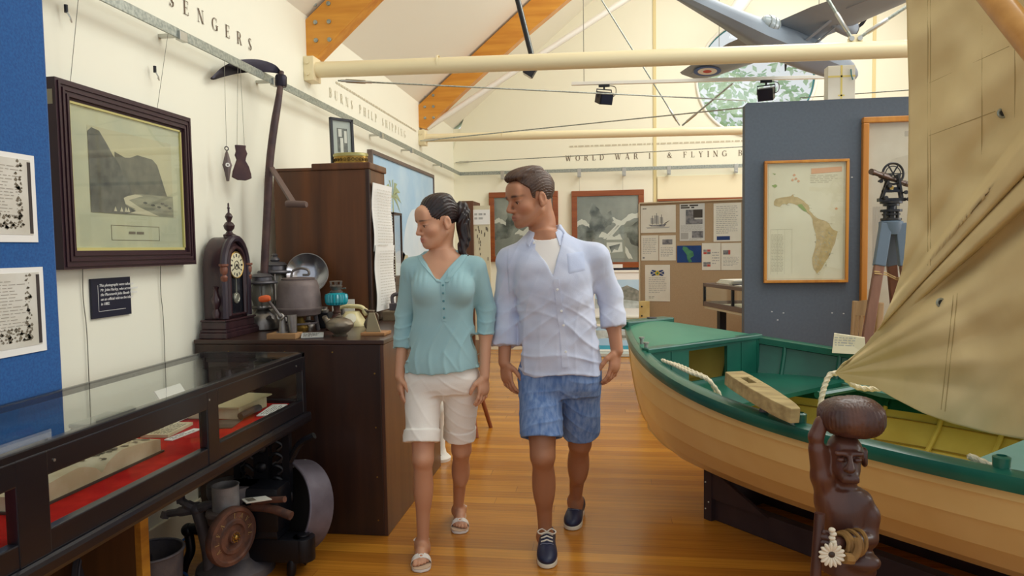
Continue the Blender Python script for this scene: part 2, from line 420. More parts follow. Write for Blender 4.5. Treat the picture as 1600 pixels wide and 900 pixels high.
def floor_mat():
    m = bpy.data.materials.new('kauri_floorboards'); m.use_nodes = True; nt = m.node_tree; N = nt.nodes; L = nt.links; b = N['Principled BSDF']
    tc = N.new('ShaderNodeTexCoord'); br = N.new('ShaderNodeTexBrick')
    br.inputs['Scale'].default_value = 1.0; br.inputs['Brick Width'].default_value = 2.7; br.inputs['Row Height'].default_value = 0.098
    br.inputs['Mortar Size'].default_value = 0.0012; br.inputs['Mortar Smooth'].default_value = 0.4; br.inputs['Bias'].default_value = 0.0
    br.offset = 0.0; br.inputs['Color1'].default_value = lin((212, 146, 50)); br.inputs['Color2'].default_value = lin((174, 110, 36)); br.inputs['Mortar'].default_value = lin((120, 70, 22))
    sx = N.new('ShaderNodeSeparateXYZ'); L.new(tc.outputs['Object'], sx.inputs[0])
    dv = N.new('ShaderNodeMath'); dv.operation = 'DIVIDE'; dv.inputs[1].default_value = 0.098; L.new(sx.outputs['Y'], dv.inputs[0])
    fl = N.new('ShaderNodeMath'); fl.operation = 'FLOOR'; L.new(dv.outputs[0], fl.inputs[0])
    wh_ = N.new('ShaderNodeTexWhiteNoise'); wh_.noise_dimensions = '1D'; L.new(fl.outputs[0], wh_.inputs['W'])
    ma = N.new('ShaderNodeMath'); ma.operation = 'MULTIPLY_ADD'; ma.inputs[1].default_value = 2.7; L.new(wh_.outputs['Value'], ma.inputs[0]); L.new(sx.outputs['X'], ma.inputs[2])
    cx = N.new('ShaderNodeCombineXYZ'); L.new(ma.outputs[0], cx.inputs['X']); L.new(sx.outputs['Y'], cx.inputs['Y']); L.new(cx.outputs[0], br.inputs['Vector'])
    mp = N.new('ShaderNodeMapping'); mp.inputs['Scale'].default_value = (0.8, 26, 1); L.new(tc.outputs['Object'], mp.inputs['Vector'])
    n = N.new('ShaderNodeTexNoise'); n.inputs['Scale'].default_value = 2.0; n.inputs['Detail'].default_value = 7; L.new(mp.outputs[0], n.inputs['Vector'])
    r = N.new('ShaderNodeValToRGB'); r.color_ramp.elements[0].position = .35; r.color_ramp.elements[1].position = .7
    r.color_ramp.elements[0].color = (0.72, 0.66, 0.6, 1); r.color_ramp.elements[1].color = (1.12, 1.1, 1.05, 1); L.new(n.outputs['Fac'], r.inputs[0])
    mx = N.new('ShaderNodeMix'); mx.data_type = 'RGBA'; mx.blend_type = 'MULTIPLY'; mx.inputs[0].default_value = 0.75
    L.new(br.outputs['Color'], mx.inputs[6]); L.new(r.outputs[0], mx.inputs[7]); L.new(mx.outputs[2], b.inputs['Base Color'])
    b.inputs['Roughness'].default_value = 0.24; b.inputs['Specular IOR Level'].default_value = 0.6
    bp = N.new('ShaderNodeBump'); bp.inputs['Strength'].default_value = 0.12; bp.inputs['Distance'].default_value = 0.002; bp.invert = True
    L.new(br.outputs['Fac'], bp.inputs['Height']); L.new(bp.outputs[0], b.inputs['Normal'])
    return m
struct(MB().box((XL-.3, -1.2, -.12), (XR+.2, YB+.2, 0)).build('floor', floor_mat(), smooth=False))
struct(MB().box((XL-.15, -1.2, 0), (XL, YB+.15, ZE+.1)).build('wall_left', M_wall, smooth=False))
# gable end wall with a round window opening
WC = UY(1181, 121, YB); WR = 0.755
def back_wall():
    mb = MB(); n = 64; top = lambda x: ZE + (XC - XL - abs(x-XC))*math.tan(math.radians(40))
    outer = []
    for i in range(n):
        a = 2*PI*i/n; dx, dz = math.cos(a), math.sin(a); t = 0.01
        while True:
            x, z = WC.x + dx*t, WC.z + dz*t
            if x <= XL or x >= XR or z <= 0 or z >= top(x): break
            t += 0.01
        outer.append((x, z))
    inner = [(WC.x + WR*math.cos(2*PI*i/n), WC.z + WR*math.sin(2*PI*i/n)) for i in range(n)]
    for y in (YB, YB+.12):
        for i in range(n):
            j = (i+1) % n
            mb.add([(inner[i][0], y, inner[i][1]), (inner[j][0], y, inner[j][1]), (outer[j][0], y, outer[j][1]), (outer[i][0], y, outer[i][1])], [(0, 1, 2, 3)])
            if y == YB: mb.add([(inner[i][0], y, inner[i][1]), (inner[j][0], y, inner[j][1]), (inner[j][0], y+.12, inner[j][1]), (inner[i][0], y+.12, inner[i][1])], [(0, 1, 2, 3)])
    for x0 in (XL, XR):  # fill the corners the fan cuts
        for zc in (0, ZE):
            mb.add([(x0, YB+.01, zc), (x0 + (1.6 if x0 < 0 else -1.6), YB+.01, zc), (x0, YB+.01, zc+(.9 if zc == 0 else -.9))], [(0, 1, 2)])
    mb.add([(XC-1.2, YB+.01, top(XC)-1.2), (XC+1.2, YB+.01, top(XC)-1.2), (XC, YB+.01, top(XC))], [(0, 1, 2)])
    return mb
struct(back_wall().build('wall_back', M_wallb, smooth=False))
# board joints on the end wall
mb = MB()
for px in (1023, 1365):
    p = UY(px, 150, YB); mb.box((p.x-.02, YB-.012, .1), (p.x+.02, YB, 5.2))
struct(mb.build('trim_1', mat('joint_cream', (232, 216, 160), .6), smooth=False))
# pitched ceiling (two slopes)
k = math.tan(math.radians(40)); rh = ZE + (XC-XL)*k
def slope(x0, z0, x1, z1): return MB().add([(x0, .6, z0), (x1, .6, z1), (x1, YB+.2, z1), (x0, YB+.2, z0), (x0, .6, z0+.15), (x1, .6, z1+.15), (x1, YB+.2, z1+.15), (x0, YB+.2, z0+.15)],
        [(0, 1, 2, 3), (7, 6, 5, 4), (0, 4, 5, 1), (2, 6, 7, 3), (0, 3, 7, 4), (1, 5, 6, 2)])
struct(slope(XL-.12, ZE-.1, XC, rh).build('ceiling', M_ceil, smooth=False))
struct(slope(XR+.12, ZE-.1, XC, rh).build('ceiling', M_ceil, smooth=False))
# right wall with two tall window openings
mb = MB()
for y0, y1 in ((1.2, 2.6), (4.2, 5.2), (6.8, YB+.1)): mb.box((XR, y0, 0), (XR+.15, y1, ZE))
for y0, y1 in ((2.6, 4.2), (5.2, 6.8)): mb.box((XR, y0, 0), (XR+.15, y1, .9)); mb.box((XR, y0, 2.5), (XR+.15, y1, ZE))
struct(mb.build('wall_right', M_wall, smooth=False))
for i, (y0, y1) in enumerate(((2.6, 4.2), (5.2, 6.8))):
    mb = MB()
    for a, b in (((y0, .9), (y1, .96)), ((y0, 2.44), (y1, 2.5)), ((y0, .9), (y0+.06, 2.5)), ((y1-.06, .9), (y1, 2.5)), (((y0+y1)/2-.03, .9), ((y0+y1)/2+.03, 2.5))):
        mb.box((XR+.03, a[0], a[1]), (XR+.1, b[0], b[1]))
    struct(mb.build('window_%d' % (i+2), M_white, smooth=False))
struct(MB().box((XL, -1.2, 0), (XL+.018, YB, .16)).build('baseboard_left', mat('skirting_cream', (238, 230, 204), .5), smooth=False, bevel=.006))
struct(MB().box((XL, YB-.018, 0), (XR, YB, .16)).build('baseboard_back', MATS['skirting_cream'], smooth=False, bevel=.006))
# low cream dado boxing at the wall foot seen under the showcase
# round window: reveal frame, pane, mullion tint
wroot = bpy.data.objects.new('window_1', None); COL.objects.link(wroot); wroot.location = WC; struct(wroot)
MB().torus((WC.x, YB-.005, WC.z), (0, 1, 0), WR+.008, .02, 64, 10).build('window_frame', M_white, wroot)
MB().lathe([(WR, 0), (WR, .012)], (WC.x, YB+.07, WC.z), (0, 1, 0), 64).build('window_pane', M_glass, wroot)
MB().torus((WC.x, YB+.05, WC.z), (0, 1, 0), WR-.01, .014, 64, 8).build('window_seal', mat('teal_seal', (60, 130, 140), .5), wroot)
# garden outside the round window: leaf masses
def blob_tree(name, c, r, seed, m, label):
    rr = random.Random(seed); mb = MB(); th = thing(name, label, 'tree', (c[0], c[1], 0), 'trees in the garden outside')
    for _ in range(620):
        d = Vector((rr.gauss(0, 1), rr.gauss(0, 1), rr.gauss(0, 1))).normalized()*r*(0.55+0.45*rr.random()); p = Vector(c) + d
        a = Vector((rr.gauss(0, 1), rr.gauss(0, 1), rr.gauss(0, 1))).normalized()*.10; b = a.cross(Vector((rr.random(), rr.random(), 1))).normalized()*.06
        mb.add([p-a, p+b, p+a, p-b], [(0, 1, 2, 3)])
    mb.build('foliage', m, th); MB().tube([(c[0], c[1], 0), (c[0]+.05, c[1], c[2]*.6), (c[0], c[1], c[2])], [.12, .09, .05]).build('trunk', MATS['bark'], th)
mat('bark', (96, 80, 62), .9)
Ml1 = mat('leaf_green_hazed', (206, 230, 190), .6, rgb2=(228, 240, 214), nscale=2); Ml2 = mat('leaf_pale_hazed', (208, 232, 214), .6, rgb2=(232, 242, 222), nscale=2)  # bright overexposed haze is put into these bleached leaf colours
struct(MB().box((-6, YB+.5, -.2), (12, 24, -.12)).build('ground', mat('lawn', (150, 176, 120), .9), smooth=False))
blob_tree('garden_tree', (WC.x-.5, 15, 4.1), 1.5, 1, Ml1, 'green leafy tree outside, left half of round window')
blob_tree('garden_tree', (WC.x+1.7, 16.5, 4.4), 1.7, 2, Ml2, 'haze-paled leafy tree outside, right half of round window')

# ---------------------------------------------------------------- lettering on the walls
def wall_text(txt, p0, p1, ref, mat_, name, label, off=.003):
    """caps along a wall from p0 to p1 (baseline), height ref"""
    du = (p1-p0); L = du.length; du.normalize(); dv = Vector((0, 0, 1)); nat = sum(GL[c][0] for c in txt); tr = (L/ref - nat)/(len(txt)-1)
    mb = MB(); didone(mb, txt, p0, du, dv, ref, tr); o = mb.build(name, mat_, smooth=False, origin=p0); return tag(o, label, 'lettering')
xw = XL + .004
a = UX(394, 80, xw); b = UX(297, 28, xw); pit = (a.y-b.y)/5.25
wall_text('PASSENGERS', Vector((xw, a.y - 9.75*pit, a.z)), Vector((xw, a.y, a.z)), .07, M_inkbrown, 'wall_lettering', 'brown capital letters reading PASSENGERS high on the left wall')
a = UX(515, 155, xw); b = UX(634, 213, xw)
wall_text('BURNS PHILP SHIPPING', Vector((xw, a.y, (a.z+b.z)/2)), Vector((xw, b.y, (a.z+b.z)/2)), .072, M_inkgrey, 'wall_lettering', 'faint grey letters reading BURNS PHILP SHIPPING above the tall cabinet')
mb = MB(); a = UX(525, 125, xw); b = UX(650, 193, xw); greek(mb, a, (0, 1, 0), (0, 0, 1), b.y-a.y, .035, 1, .5, 0, .05, last=1)
tag(mb.build('wall_lettering', M_inkgrey, smooth=False), 'small faint line of script over the BURNS PHILP SHIPPING letters', 'lettering')
a = UY(883, 251, YB-.004); b = UY(1160, 244, YB-.004)
w = (b.x-a.x); full = 'WORLD WAR II & FLYING BOATS'; 
def natw(t): return sum(GL[c][0] for c in t)
ref = .075; tr = (w/ref - natw('WORLD WAR II & FLYING B'))/22
mb = MB(); didone(mb, full, Vector((a.x, YB-.004, (a.z+b.z)/2)), (1, 0, 0), (0, 0, 1), ref, tr)
tag(mb.build('wall_lettering', M_inkbrown, smooth=False), 'brown capital letters reading WORLD WAR II & FLYING BOATS on the end wall', 'lettering')
mb = MB(); a = UY(890, 227, YB-.004); greek(mb, a, (1, 0, 0), (0, 0, 1), 2.9, .035, 1, .6, 0, .05, last=1)
tag(mb.build('wall_lettering', M_inkgrey, smooth=False), 'faint small sentence above the WORLD WAR II letters', 'lettering')
# ================================================================ LEFT WALL AND FOREGROUND LEFT
M_darkwood = wood('dark_mahogany', (36, 21, 18), (60, 35, 24), 'Z', 6, .4, coat=.2)
M_darkwoodh = wood('dark_mahogany_top', (46, 30, 28), (72, 48, 38), 'X', 6, .34, coat=.3)
M_hutch = wood('brown_veneer', (74, 43, 24), (112, 68, 38), 'Z', 4, .45, coat=.15)
M_ebony = wood('ebonised_wood', (11, 11, 18), (22, 20, 27), 'Y', 6, .32, coat=.4, bump=.03)
M_felt = mat('red_felt', (164, 14, 18), .95, rgb2=(186, 28, 24), nscale=18, spec=.2)
M_blue = mat('blue_felt', (12, 76, 142), .95, rgb2=(24, 92, 160), nscale=120, sheen=.3, bump=.1, bscale=200)
M_castiron = mat('cast_iron', (78, 74, 80), .55, .2, rgb2=(98, 90, 90), nscale=14, bump=.25, bscale=60)
M_blackiron = mat('black_enamel_iron', (14, 15, 22), .4, .2, bump=.1, bscale=50)
M_rust = mat('rusty_iron', (82, 60, 54), .7, .35, rgb2=(124, 84, 66), nscale=16, bump=.3, bscale=50)
M_reed = mat('reeded_plum_wood', (58, 36, 44), .4, bump=.05)
M_brass = mat('aged_brass', (190, 158, 84), .35, .85, rgb2=(150, 116, 56), nscale=20)
M_pewter = mat('pewter', (150, 140, 126), .38, .75, rgb2=(110, 98, 84), nscale=9)
M_tin = mat('dull_tin', (140, 136, 132), .42, .7, rgb2=(104, 98, 96), nscale=10)
M_greyiron = mat('grey_ironware', (128, 116, 114), .55, .35, rgb2=(98, 86, 84), nscale=7, bump=.2, bscale=60)
M_leather = mat('dark_leather', (58, 50, 48), .6)
M_cardwhite = mat('white_card', (240, 240, 236), .7)
M_bone = mat('cream_enamel', (232, 220, 168), .3)
M_oldprint = mat('sepia_print', (120, 112, 96), .8)

def xpoly(x, pts, dx): return MB().prism([(x, y, z) for y, z in pts], (dx, 0, 0))
# ---- blue felt display board and prints
MB().box((-2.06, .75, .30), (-1.965, 2.305, 3.0)).build('display_board', M_blue, smooth=False, bevel=.008, origin=(-2, 1.6, .3))
tag(bpy.context.scene.objects['display_board'], 'tall blue felt display board on the left wall behind the showcase', 'display board')
def wall_print(y0, y1, z0, z1, label, seed):
    random.seed(seed); x = -1.963
    r = thing('pinned_print', label, 'print', (x, (y0+y1)/2, z0), 'prints pinned on the blue board')
    MB().box((x, y0, z0), (x+.003, y1, z1)).build('sheet', M_cardwhite, r, smooth=False)
    MB().box((x+.003, y0+.01, z0+.025), (x+.0045, y1-.02, z1-.018)).build('page_image', mat('grey_page', (218, 216, 206), .8, rgb2=(202, 198, 184), nscale=7) if 'grey_page' not in MATS else MATS['grey_page'], r, smooth=False)
    mb = MB(); xi = x+.0052; w = y1-y0
    greek(mb, (xi, y0+.03, z1-.04), (0, 1, 0), (0, 0, 1), w-.09, (z1-z0)*.62, 17, .22, .3, .02)
    mb.build('writing', mat('faded_ink', (160, 154, 142), .8) if 'faded_ink' not in MATS else MATS['faded_ink'], r, smooth=False)
    mb = MB()   # pen-drawn border vignettes along page foot and edge
    for i in range(170):
        if i < 110: cy, cz = y0+.03+(w-.1)*random.random(), z0+.045+(z1-z0)*.16*random.random()**1.5
        else: cy, cz = y1-.085+.025*random.random(), z0+.05+(z1-z0)*.75*random.random()
        s_ = .002+.007*random.random(); h = s_*(.5+random.random())
        mb.add([(xi, cy-s_, cz), (xi, cy+s_*.3, cz-h*.4), (xi, cy+s_, cz+h*.2), (xi, cy, cz+h)], [(0, 1, 2, 3)])
    mb.build('ink_drawing', M_oldprint, r, smooth=False)
    mb = MB(); mb.box((x+.003, y1-.034, z0+.03), (x+.006, y1-.021, z1-.025)); mb.build('book_edge', M_leather, r, smooth=False)
    return r
wall_print(1.90, 2.222, 1.474, 1.772, 'upper print of an old handwritten page on the blue board', 1)
wall_print(1.90, 2.235, 1.094, 1.388, 'lower print of an old illustrated page on the blue board', 2)

# ---- framed photograph of a cliff
y0, y1, z0, z1 = 2.42, 3.29, 1.372, 2.094
fr = thing('framed_photograph', 'large plum-brown reeded frame with an old photograph of a sea cliff', 'picture', (-2.06, (y0+y1)/2, z0))
fw = .072
mb = MB()
for n in range(7):   # reeded moulding: seven ribs round the frame
    a = fw*n/7; w = fw/7
    hx = -2.03 + (.004 if n % 2 else -.002) - (0 if n < 6 else .008)
    for (p, q) in (((y0+a, z0+a), (y1-a, z0+a+w)), ((y0+a, z1-a-w), (y1-a, z1-a)), ((y0+a, z0+a+w), (y0+a+w, z1-a-w)), ((y1-a-w, z0+a+w), (y1-a, z1-a-w))):
        mb.box((-2.095, p[0], p[1]), (hx, q[0], q[1]))
mb.build('frame', M_reed, fr, smooth=False)
iy0, iy1, iz0, iz1 = y0+fw, y1-fw, z0+fw, z1-fw
MB().box((-2.06, iy0-.01, iz0-.01), (-2.05, iy1+.01, iz1+.01)).build('mat_board', mat('mount_grey_cream', (196, 196, 164), .8, rgb2=(178, 182, 158), nscale=4), fr, smooth=False)
mb = MB(); g = .008
for (p, q) in (((iy0, iz0), (iy1, iz0+g*1.5)), ((iy0, iz1-g), (iy1, iz1)), ((iy0, iz0), (iy0+g, iz1)), ((iy1-g, iz0), (iy1, iz1))): mb.box((-2.052, p[0], p[1]), (-2.040, q[0], q[1]))
mb.build('slip', mat('gilt_slip', (206, 198, 130), .5, .2), fr, smooth=False)
# the photograph: sky, cliff, headland, sea, beach as printed shapes
py0, py1, pz0, pz1 = iy0+.105, iy1-.075, iz0+.155, iz1-.075
pw, ph = py1-py0, pz1-pz0
ph_ = MB(); xq = -2.0492
def pp(u, v, k=0): return (xq + .0004*k, py0+pw*u, pz0+ph*v)
mats_ = [mat('print_sky', (190, 186, 152), .7, rgb2=(176, 174, 146), nscale=3), mat('print_cliff_far', (112, 112, 98), .7, rgb2=(90, 92, 84), nscale=16, detail=9), mat('print_cliff_near', (66, 70, 68), .7, rgb2=(104, 106, 98), nscale=14, detail=9),
         mat('print_sea', (150, 150, 128), .7, rgb2=(128, 130, 114), nscale=18, stretch=(1, .3, 3)), mat('print_sand', (192, 188, 160), .7)]
def shp(mi, k, pts): ph_.cur = mi; ph_.add([pp(u, v, k) for u, v in pts], [tuple(range(len(pts)))])
shp(0, 0, [(0, 0), (1, 0), (1, 1), (0, 1)])
shp(1, 1, [(.28, .22), (.92, .28), (.90, .34), (.86, .48), (.80, .68), (.74, .74), (.55, .76), (.46, .71), (.40, .70), (.28, .75)])
shp(3, 2, [(.3, 0), (1, 0), (1, .28), (.55, .27), (.34, .2)])
shp(4, 3, [(.22, .04), (.7, 0), (.8, 0), (.55, .10), (.42, .18), (.6, .25), (.5, .26), (.34, .2), (.36, .14), (.5, .07)])
shp(2, 4, [(0, 0), (.38, .0), (.5, .05), (.38, .12), (.36, .2), (.46, .26), (.44, .38), (.36, .50), (.32, .62), (.26, .70), (.2, .82), (.12, .96), (.04, .98), (0, .93)])
for u in (.26, .33, .38, .41): shp(4, 5, [(u-.018, .03), (u+.018, .03), (u, .09)])
for u, v in ((.62, .16), (.72, .14), (.8, .12), (.9, .15), (.95, .12), (.85, .17)): shp(2, 5, [(u-.03, v), (u, v-.012), (u+.03, v), (u+.01, v+.018), (u-.02, v+.015)])
ph_.build('photograph', mats_, fr, smooth=False)
mb = MB(); cy = (py0+py1)/2; bz = iz0+.075
for (p, q) in (((cy-.16, bz-.032), (cy+.16, bz-.03)), ((cy-.16, bz+.03), (cy+.16, bz+.032)), ((cy-.16, bz-.032), (cy-.158, bz+.032)), ((cy+.158, bz-.032), (cy+.16, bz+.032))): mb.box((-2.05, p[0], p[1]), (-2.0485, q[0], q[1]))
greek(mb, (-2.0485, cy-.05, bz+.008), (0, 1, 0), (0, 0, 1), .1, .014, 1, .8, 0, .03, last=1)
mb.build('caption', M_oldprint, fr, smooth=False)
MB().box((-2.043, iy0-.005, iz0-.005), (-2.041, iy1+.005, iz1+.005)).build('glass_pane', M_glass, fr, smooth=False)
MB().box((-2.075, y0-.001, z1-.10), (-2.045, y0+.003, z1-.045)).build('paper_tab', mat('buff_tab', (170, 160, 130), .7), fr, smooth=False)
# wires from rail to frame with hooks
def wire(x0, p, q, label, hookz=None, name='picture_wire', cat='wire'):
    r = thing(name, label, cat, q)
    MB().tube([p, q], .0012, 6).build('wire', M_wire, r)
    if hookz is not None:
        h = Vector(q); h.z = hookz
        MB().cyl(h + V(0, 0, -.012), h + V(0, 0, .018), .007, n=10).build('wire_grip', M_black, r)
        MB().tube([h + V(.004, 0, -.01), h + V(.012, .006, -.03), h + V(.010, .014, -.045), h + V(.004, .02, -.04), h + V(0, .02, -.03)], .003, 6).build('hook', M_steel, r)
wa, wb_ = UX(127, 35, -2.0).y, UX(265, 90, -2.0).y
wire(0, (-2.0, wa, 2.46), (-2.07, wa+.01, 2.085), 'picture wire with hook, nearer one holding the cliff photograph', 2.38)
wire(0, (-2.0, wb_, 2.46), (-2.07, wb_-.01, 2.085), 'picture wire with hook, farther one holding the cliff photograph', 2.28)
for i, (yy, z_) in enumerate(((2.58, .95), (3.08, .98))):
    tag(MB().tube(smoothpath([(-2.085, yy, 1.374), (-2.092, yy+.004, 1.25), (-2.090, yy+.012, 1.1), (-2.092, yy+.01, z_-.2)]), .0018, 6).build('loose_wire', M_wire, origin=(-2.09, yy, 1)), ['thin loose wire hanging below picture beside the black caption', 'thin loose wire hanging below picture toward the clock'][i], 'wire')

# ---- black caption card
cp = thing('caption_card', 'small black caption card with white script under the cliff photograph', 'sign', (-2.09, 2.75, 1.16))
MB().box((-2.097, 2.627, 1.163), (-2.089, 2.867, 1.328)).build('card', mat('navy_black_card', (28, 30, 50), .5), cp, smooth=False)
for i, t in enumerate(('This photographs were taken by', 'Mr. John Harley, who accompanied', 'the Plammerth John Booth Wilson', 'on an official visit to the island', 'in 1882.')):
    bfont(t, .0165, (-2.0885, 2.672+(.006 if i else 0), 1.293-.0195*i), (0, 1, 0), (0, 0, 1), M_cardwhite, 'lettering', cp, shear=.25)
mb = MB(); mb.box((-2.089, 2.664, 1.19), (-2.0883, 2.6655, 1.30)); mb.box((-2.089, 2.664, 1.19), (-2.0883, 2.83, 1.1915)); mb.build('rule_line', M_cardwhite, cp, smooth=False)

# ---- hanging rail along the left and end walls
rail = thing('hanging_rail', 'long galvanised hanging rail on brackets along the left wall', 'rail', (-1.99, 5, 2.46))
MB().box((-1.995, -.3, 2.44), (-1.987, YB-.1, 2.487)).build('bar', M_galv, rail, smooth=False, bevel=.002)
for px, py in ((283, 62), (428, 134), (596, 214), (643, 238), (690, 258)):
    p = UX(px, py, -1.99); mb = MB(); mb.box((-2.1, p.y-.012, 2.452), (-1.985, p.y+.012, 2.47)); mb.box((-2.0, p.y-.03, 2.432), (-1.975, p.y+.03, 2.475)); mb.build('bracket', M_steel, rail, smooth=False, bevel=.002)
rail2 = thing('hanging_rail', 'galvanised hanging rail on brackets across the end wall', 'rail', (1, YB-.1, 2.46))
MB().box((-1.99, YB-.1, 2.44), (XR, YB-.092, 2.487)).build('bar', M_galv, rail2, smooth=False, bevel=.002)
for px in (785, 905, 975, 1045, 1150):
    p = UY(px, 265, YB-.1); mb = MB(); mb.box((p.x-.012, YB-.12, 2.38), (p.x+.012, YB, 2.40)); mb.box((p.x-.025, YB-.11, 2.37), (p.x+.025, YB-.088, 2.49)); mb.build('bracket', M_steel, rail2, smooth=False, bevel=.002)

# ---- scythe hanging on the rail
sc = thing('scythe', 'old scythe with curved black blade hooked on the wall rail', 'scythe', (-2.03, 4.05, 1.0))
sp = smoothpath([UX(440, 112, -1.90), UX(436, 150, -1.90), UX(428, 200, -1.91), UX(421, 260, -1.93), UX(417, 340, -1.95), UX(413, 420, -1.97), UX(411, 470, -1.98)], 6)
MB().tube(sp, [.014 + .008*min(1, i/10) for i in range(len(sp))], 12).build('snath', mat('snath_wood', (64, 46, 50), .55, rgb2=(90, 66, 62), nscale=12), sc)
edge = smoothpath([UX(330, 121, -2.06), UX(348, 105, -2.05), UX(372, 95, -2.04), UX(402, 94, -2.0), UX(428, 102, -1.95), UX(441, 116, -1.90)], 6)
mb = MB(); rings = []
for i, p in enumerate(edge):
    t = i/(len(edge)-1); w = .012 + .06*math.sin(PI*min(1, t*1.05))**.8 if t < .93 else .035
    w = max(w, .006); rings.append([p + V(.004, 0, .004), p + V(.008, 0, -w*.5), p + V(.001, 0, -w), p + V(-.006, 0, -w*.4)])
mb.loft(rings).build('blade', mat('blackened_steel', (42, 38, 50), .4, .6), sc)
p = UX(439, 128, -1.90); MB().lathe([(.0, -.03), (.03, -.03), (.034, -.02), (.034, .03), (.028, .04), (0, .04)], p, (0.02, .05, 1), 16).build('collar', MATS['blackened_steel'], sc)
mb = MB(); a = UX(424, 262, -1.92); b = UX(459, 318, -1.62); mb.bar(a, b, .03, .016); mb.build('grip_arm', mat('grip_wood', (104, 84, 78), .6), sc, smooth=False, bevel=.003)
mb = MB(); c1 = b + V(-.045, .01, 0); c2 = b + V(.075, -.01, -.008); mb.lathe([(.0, 0), (.016, 0), (.019, .01), (.018, .11), (.014, .122), (0, .122)], c1, c2-c1, 14).build('grip', MATS['grip_wood'], sc)

# ---- tool heads hanging on wires
x = -2.0
def hang(name, label, cat, px, py):
    p = UX(px, py, x); return thing(name, label, cat, (x, p.y, p.z)), p
h, p = hang('pick_head', 'small pointed iron pick head hanging on a wire below the rail', 'tool', 355, 258)
mb = MB()
prof = [(.004, .075), (.010, .06), (.020, .02), (.026, 0), (.020, -.02), (.012, -.06), (.008, -.085)]
hu_ = Vector((.72, .69, 0)); hn_ = Vector((.69, -.72, 0)); b_ = 1.0
rings = [[p + hn_*.012 + V(0, 0, z), p + hu_*b + V(0, 0, z), p - hn_*.012 + V(0, 0, z), p - hu_*b + V(0, 0, z)] for (b, z) in prof]
mb.loft(rings).build('head', M_greyiron, h, bevel=.002)
MB().torus(p + hn_*.010, hn_, .008, .004, 16, 6).build('eye_ring', M_cardwhite, h)
MB().torus(p + V(0, 0, .088), (0, 1, .3), .010, .003, 14, 6).build('ring', M_castiron, h)
MB().tube([p + V(0, 0, .098), (x+.008, p.y-.004, 2.46)], .0012, 6).build('wire', M_wire, h)
h, p = hang('axe_head', 'rusted broad axe head hanging on two wires below the rail', 'tool', 377, 254)
pts = [(-.028, .095), (.024, .095), (.022, .075), (.03, .05), (.022, .025), (.02, .01), (.035, -.02), (.045, -.06), (.047, -.085), (.02, -.098), (-.02, -.097), (-.048, -.082), (-.043, -.05), (-.03, -.01), (-.022, .015), (-.03, .04), (-.024, .06)]
MB().prism([p - hn_*.011 + hu_*a*1.1 + V(0, 0, b) for a, b in pts], hn_*.022).build('head', mat('brown_rust_iron', (70, 52, 58), .65, .4, rgb2=(92, 68, 66), nscale=14), h, smooth=False, bevel=.004)
for s in (-1, 1): MB().tube([p + hu_*s*.02 + V(0, 0, .09), (x+.008, p.y + s*.012, 2.46)], .0012, 6).build('wire', M_wire, h)

# ---- glass showcase
CX0, CX1, CY0, CY1, CZ0, CZ1 = -1.93, -1.42, .35, 3.16, .665, .952
case = thing('showcase', 'long black framed glass showcase lined with red felt', 'showcase', (-1.67, 1.8, 0))
mb = MB(); f = .032
for z, hh in ((CZ0, .062), (CZ1-.026, .026)):
    mb.box((CX1-f, CY0, z), (CX1, CY1, z+hh)); mb.box((CX0, CY0, z), (CX0+f*.6, CY1, z+hh)); mb.box((CX0, CY1-f, z), (CX1, CY1, z+hh)); mb.box((CX0, CY0, z), (CX1, CY0+f, z+hh))
mb.box((CX1-.02, CY0, CZ1-.085), (CX1+.002, CY1, CZ1-.02)); mb.box((CX0, CY1-.02, CZ1-.05), (CX1, CY1+.002, CZ1-.02))
for (ya, yb) in ((1.50, 1.60), (2.325, 2.40), (CY1-.035, CY1)): mb.box((CX1-f, ya, CZ0), (CX1+.003, yb, CZ1-.02))
mb.box((CX0, CY1-.03, CZ0), (CX0+.02, CY1, CZ1-.01)); mb.box((CX0, CY0, CZ0), (CX0+.02, CY0+.03, CZ1))
mb.build('frame', M_ebony, case, smooth=False, bevel=.004)
MB().box((CX0-.01, CY0-.02, CZ0-.05), (CX1+.02, CY1+.02, CZ0)).build('base_moulding', M_ebony, case, smooth=False, bevel=.014)
MB().box((CX0+.02, CY0+.02, CZ0+.001), (CX1-.02, CY1-.02, CZ0+.045)).build('felt_lining', M_felt, case, smooth=False)
MB().box((CX0+.01, CY0+.01, CZ1-.004), (CX1-.01, CY1-.01, CZ1+.001)).build('top_glass', M_glass, case, smooth=False)
for (ya, yb) in ((CY0, 1.50), (1.60, 2.325), (2.40, CY1-.03)): MB().box((CX1-.014, ya, CZ0+.05), (CX1-.010, yb, CZ1-.07)).build('glass_pane', M_glass, case, smooth=False)
MB().box((CX0+.01, CY1-.013, CZ0+.05), (CX1-.01, CY1-.009, CZ1-.04)).build('glass_pane', M_glass, case, smooth=False)
MB().box((CX0+.004, CY0, CZ0+.05), (CX0+.008, CY1, CZ1-.02)).build('glass_pane', M_glass, case, smooth=False)
for i in range(4): 
    y = .9 + i*.72; MB().cyl((CX1+.003, y, CZ1-.052), (CX1+.005, y, CZ1-.052), .004, n=8).build('screw', M_steel, case)
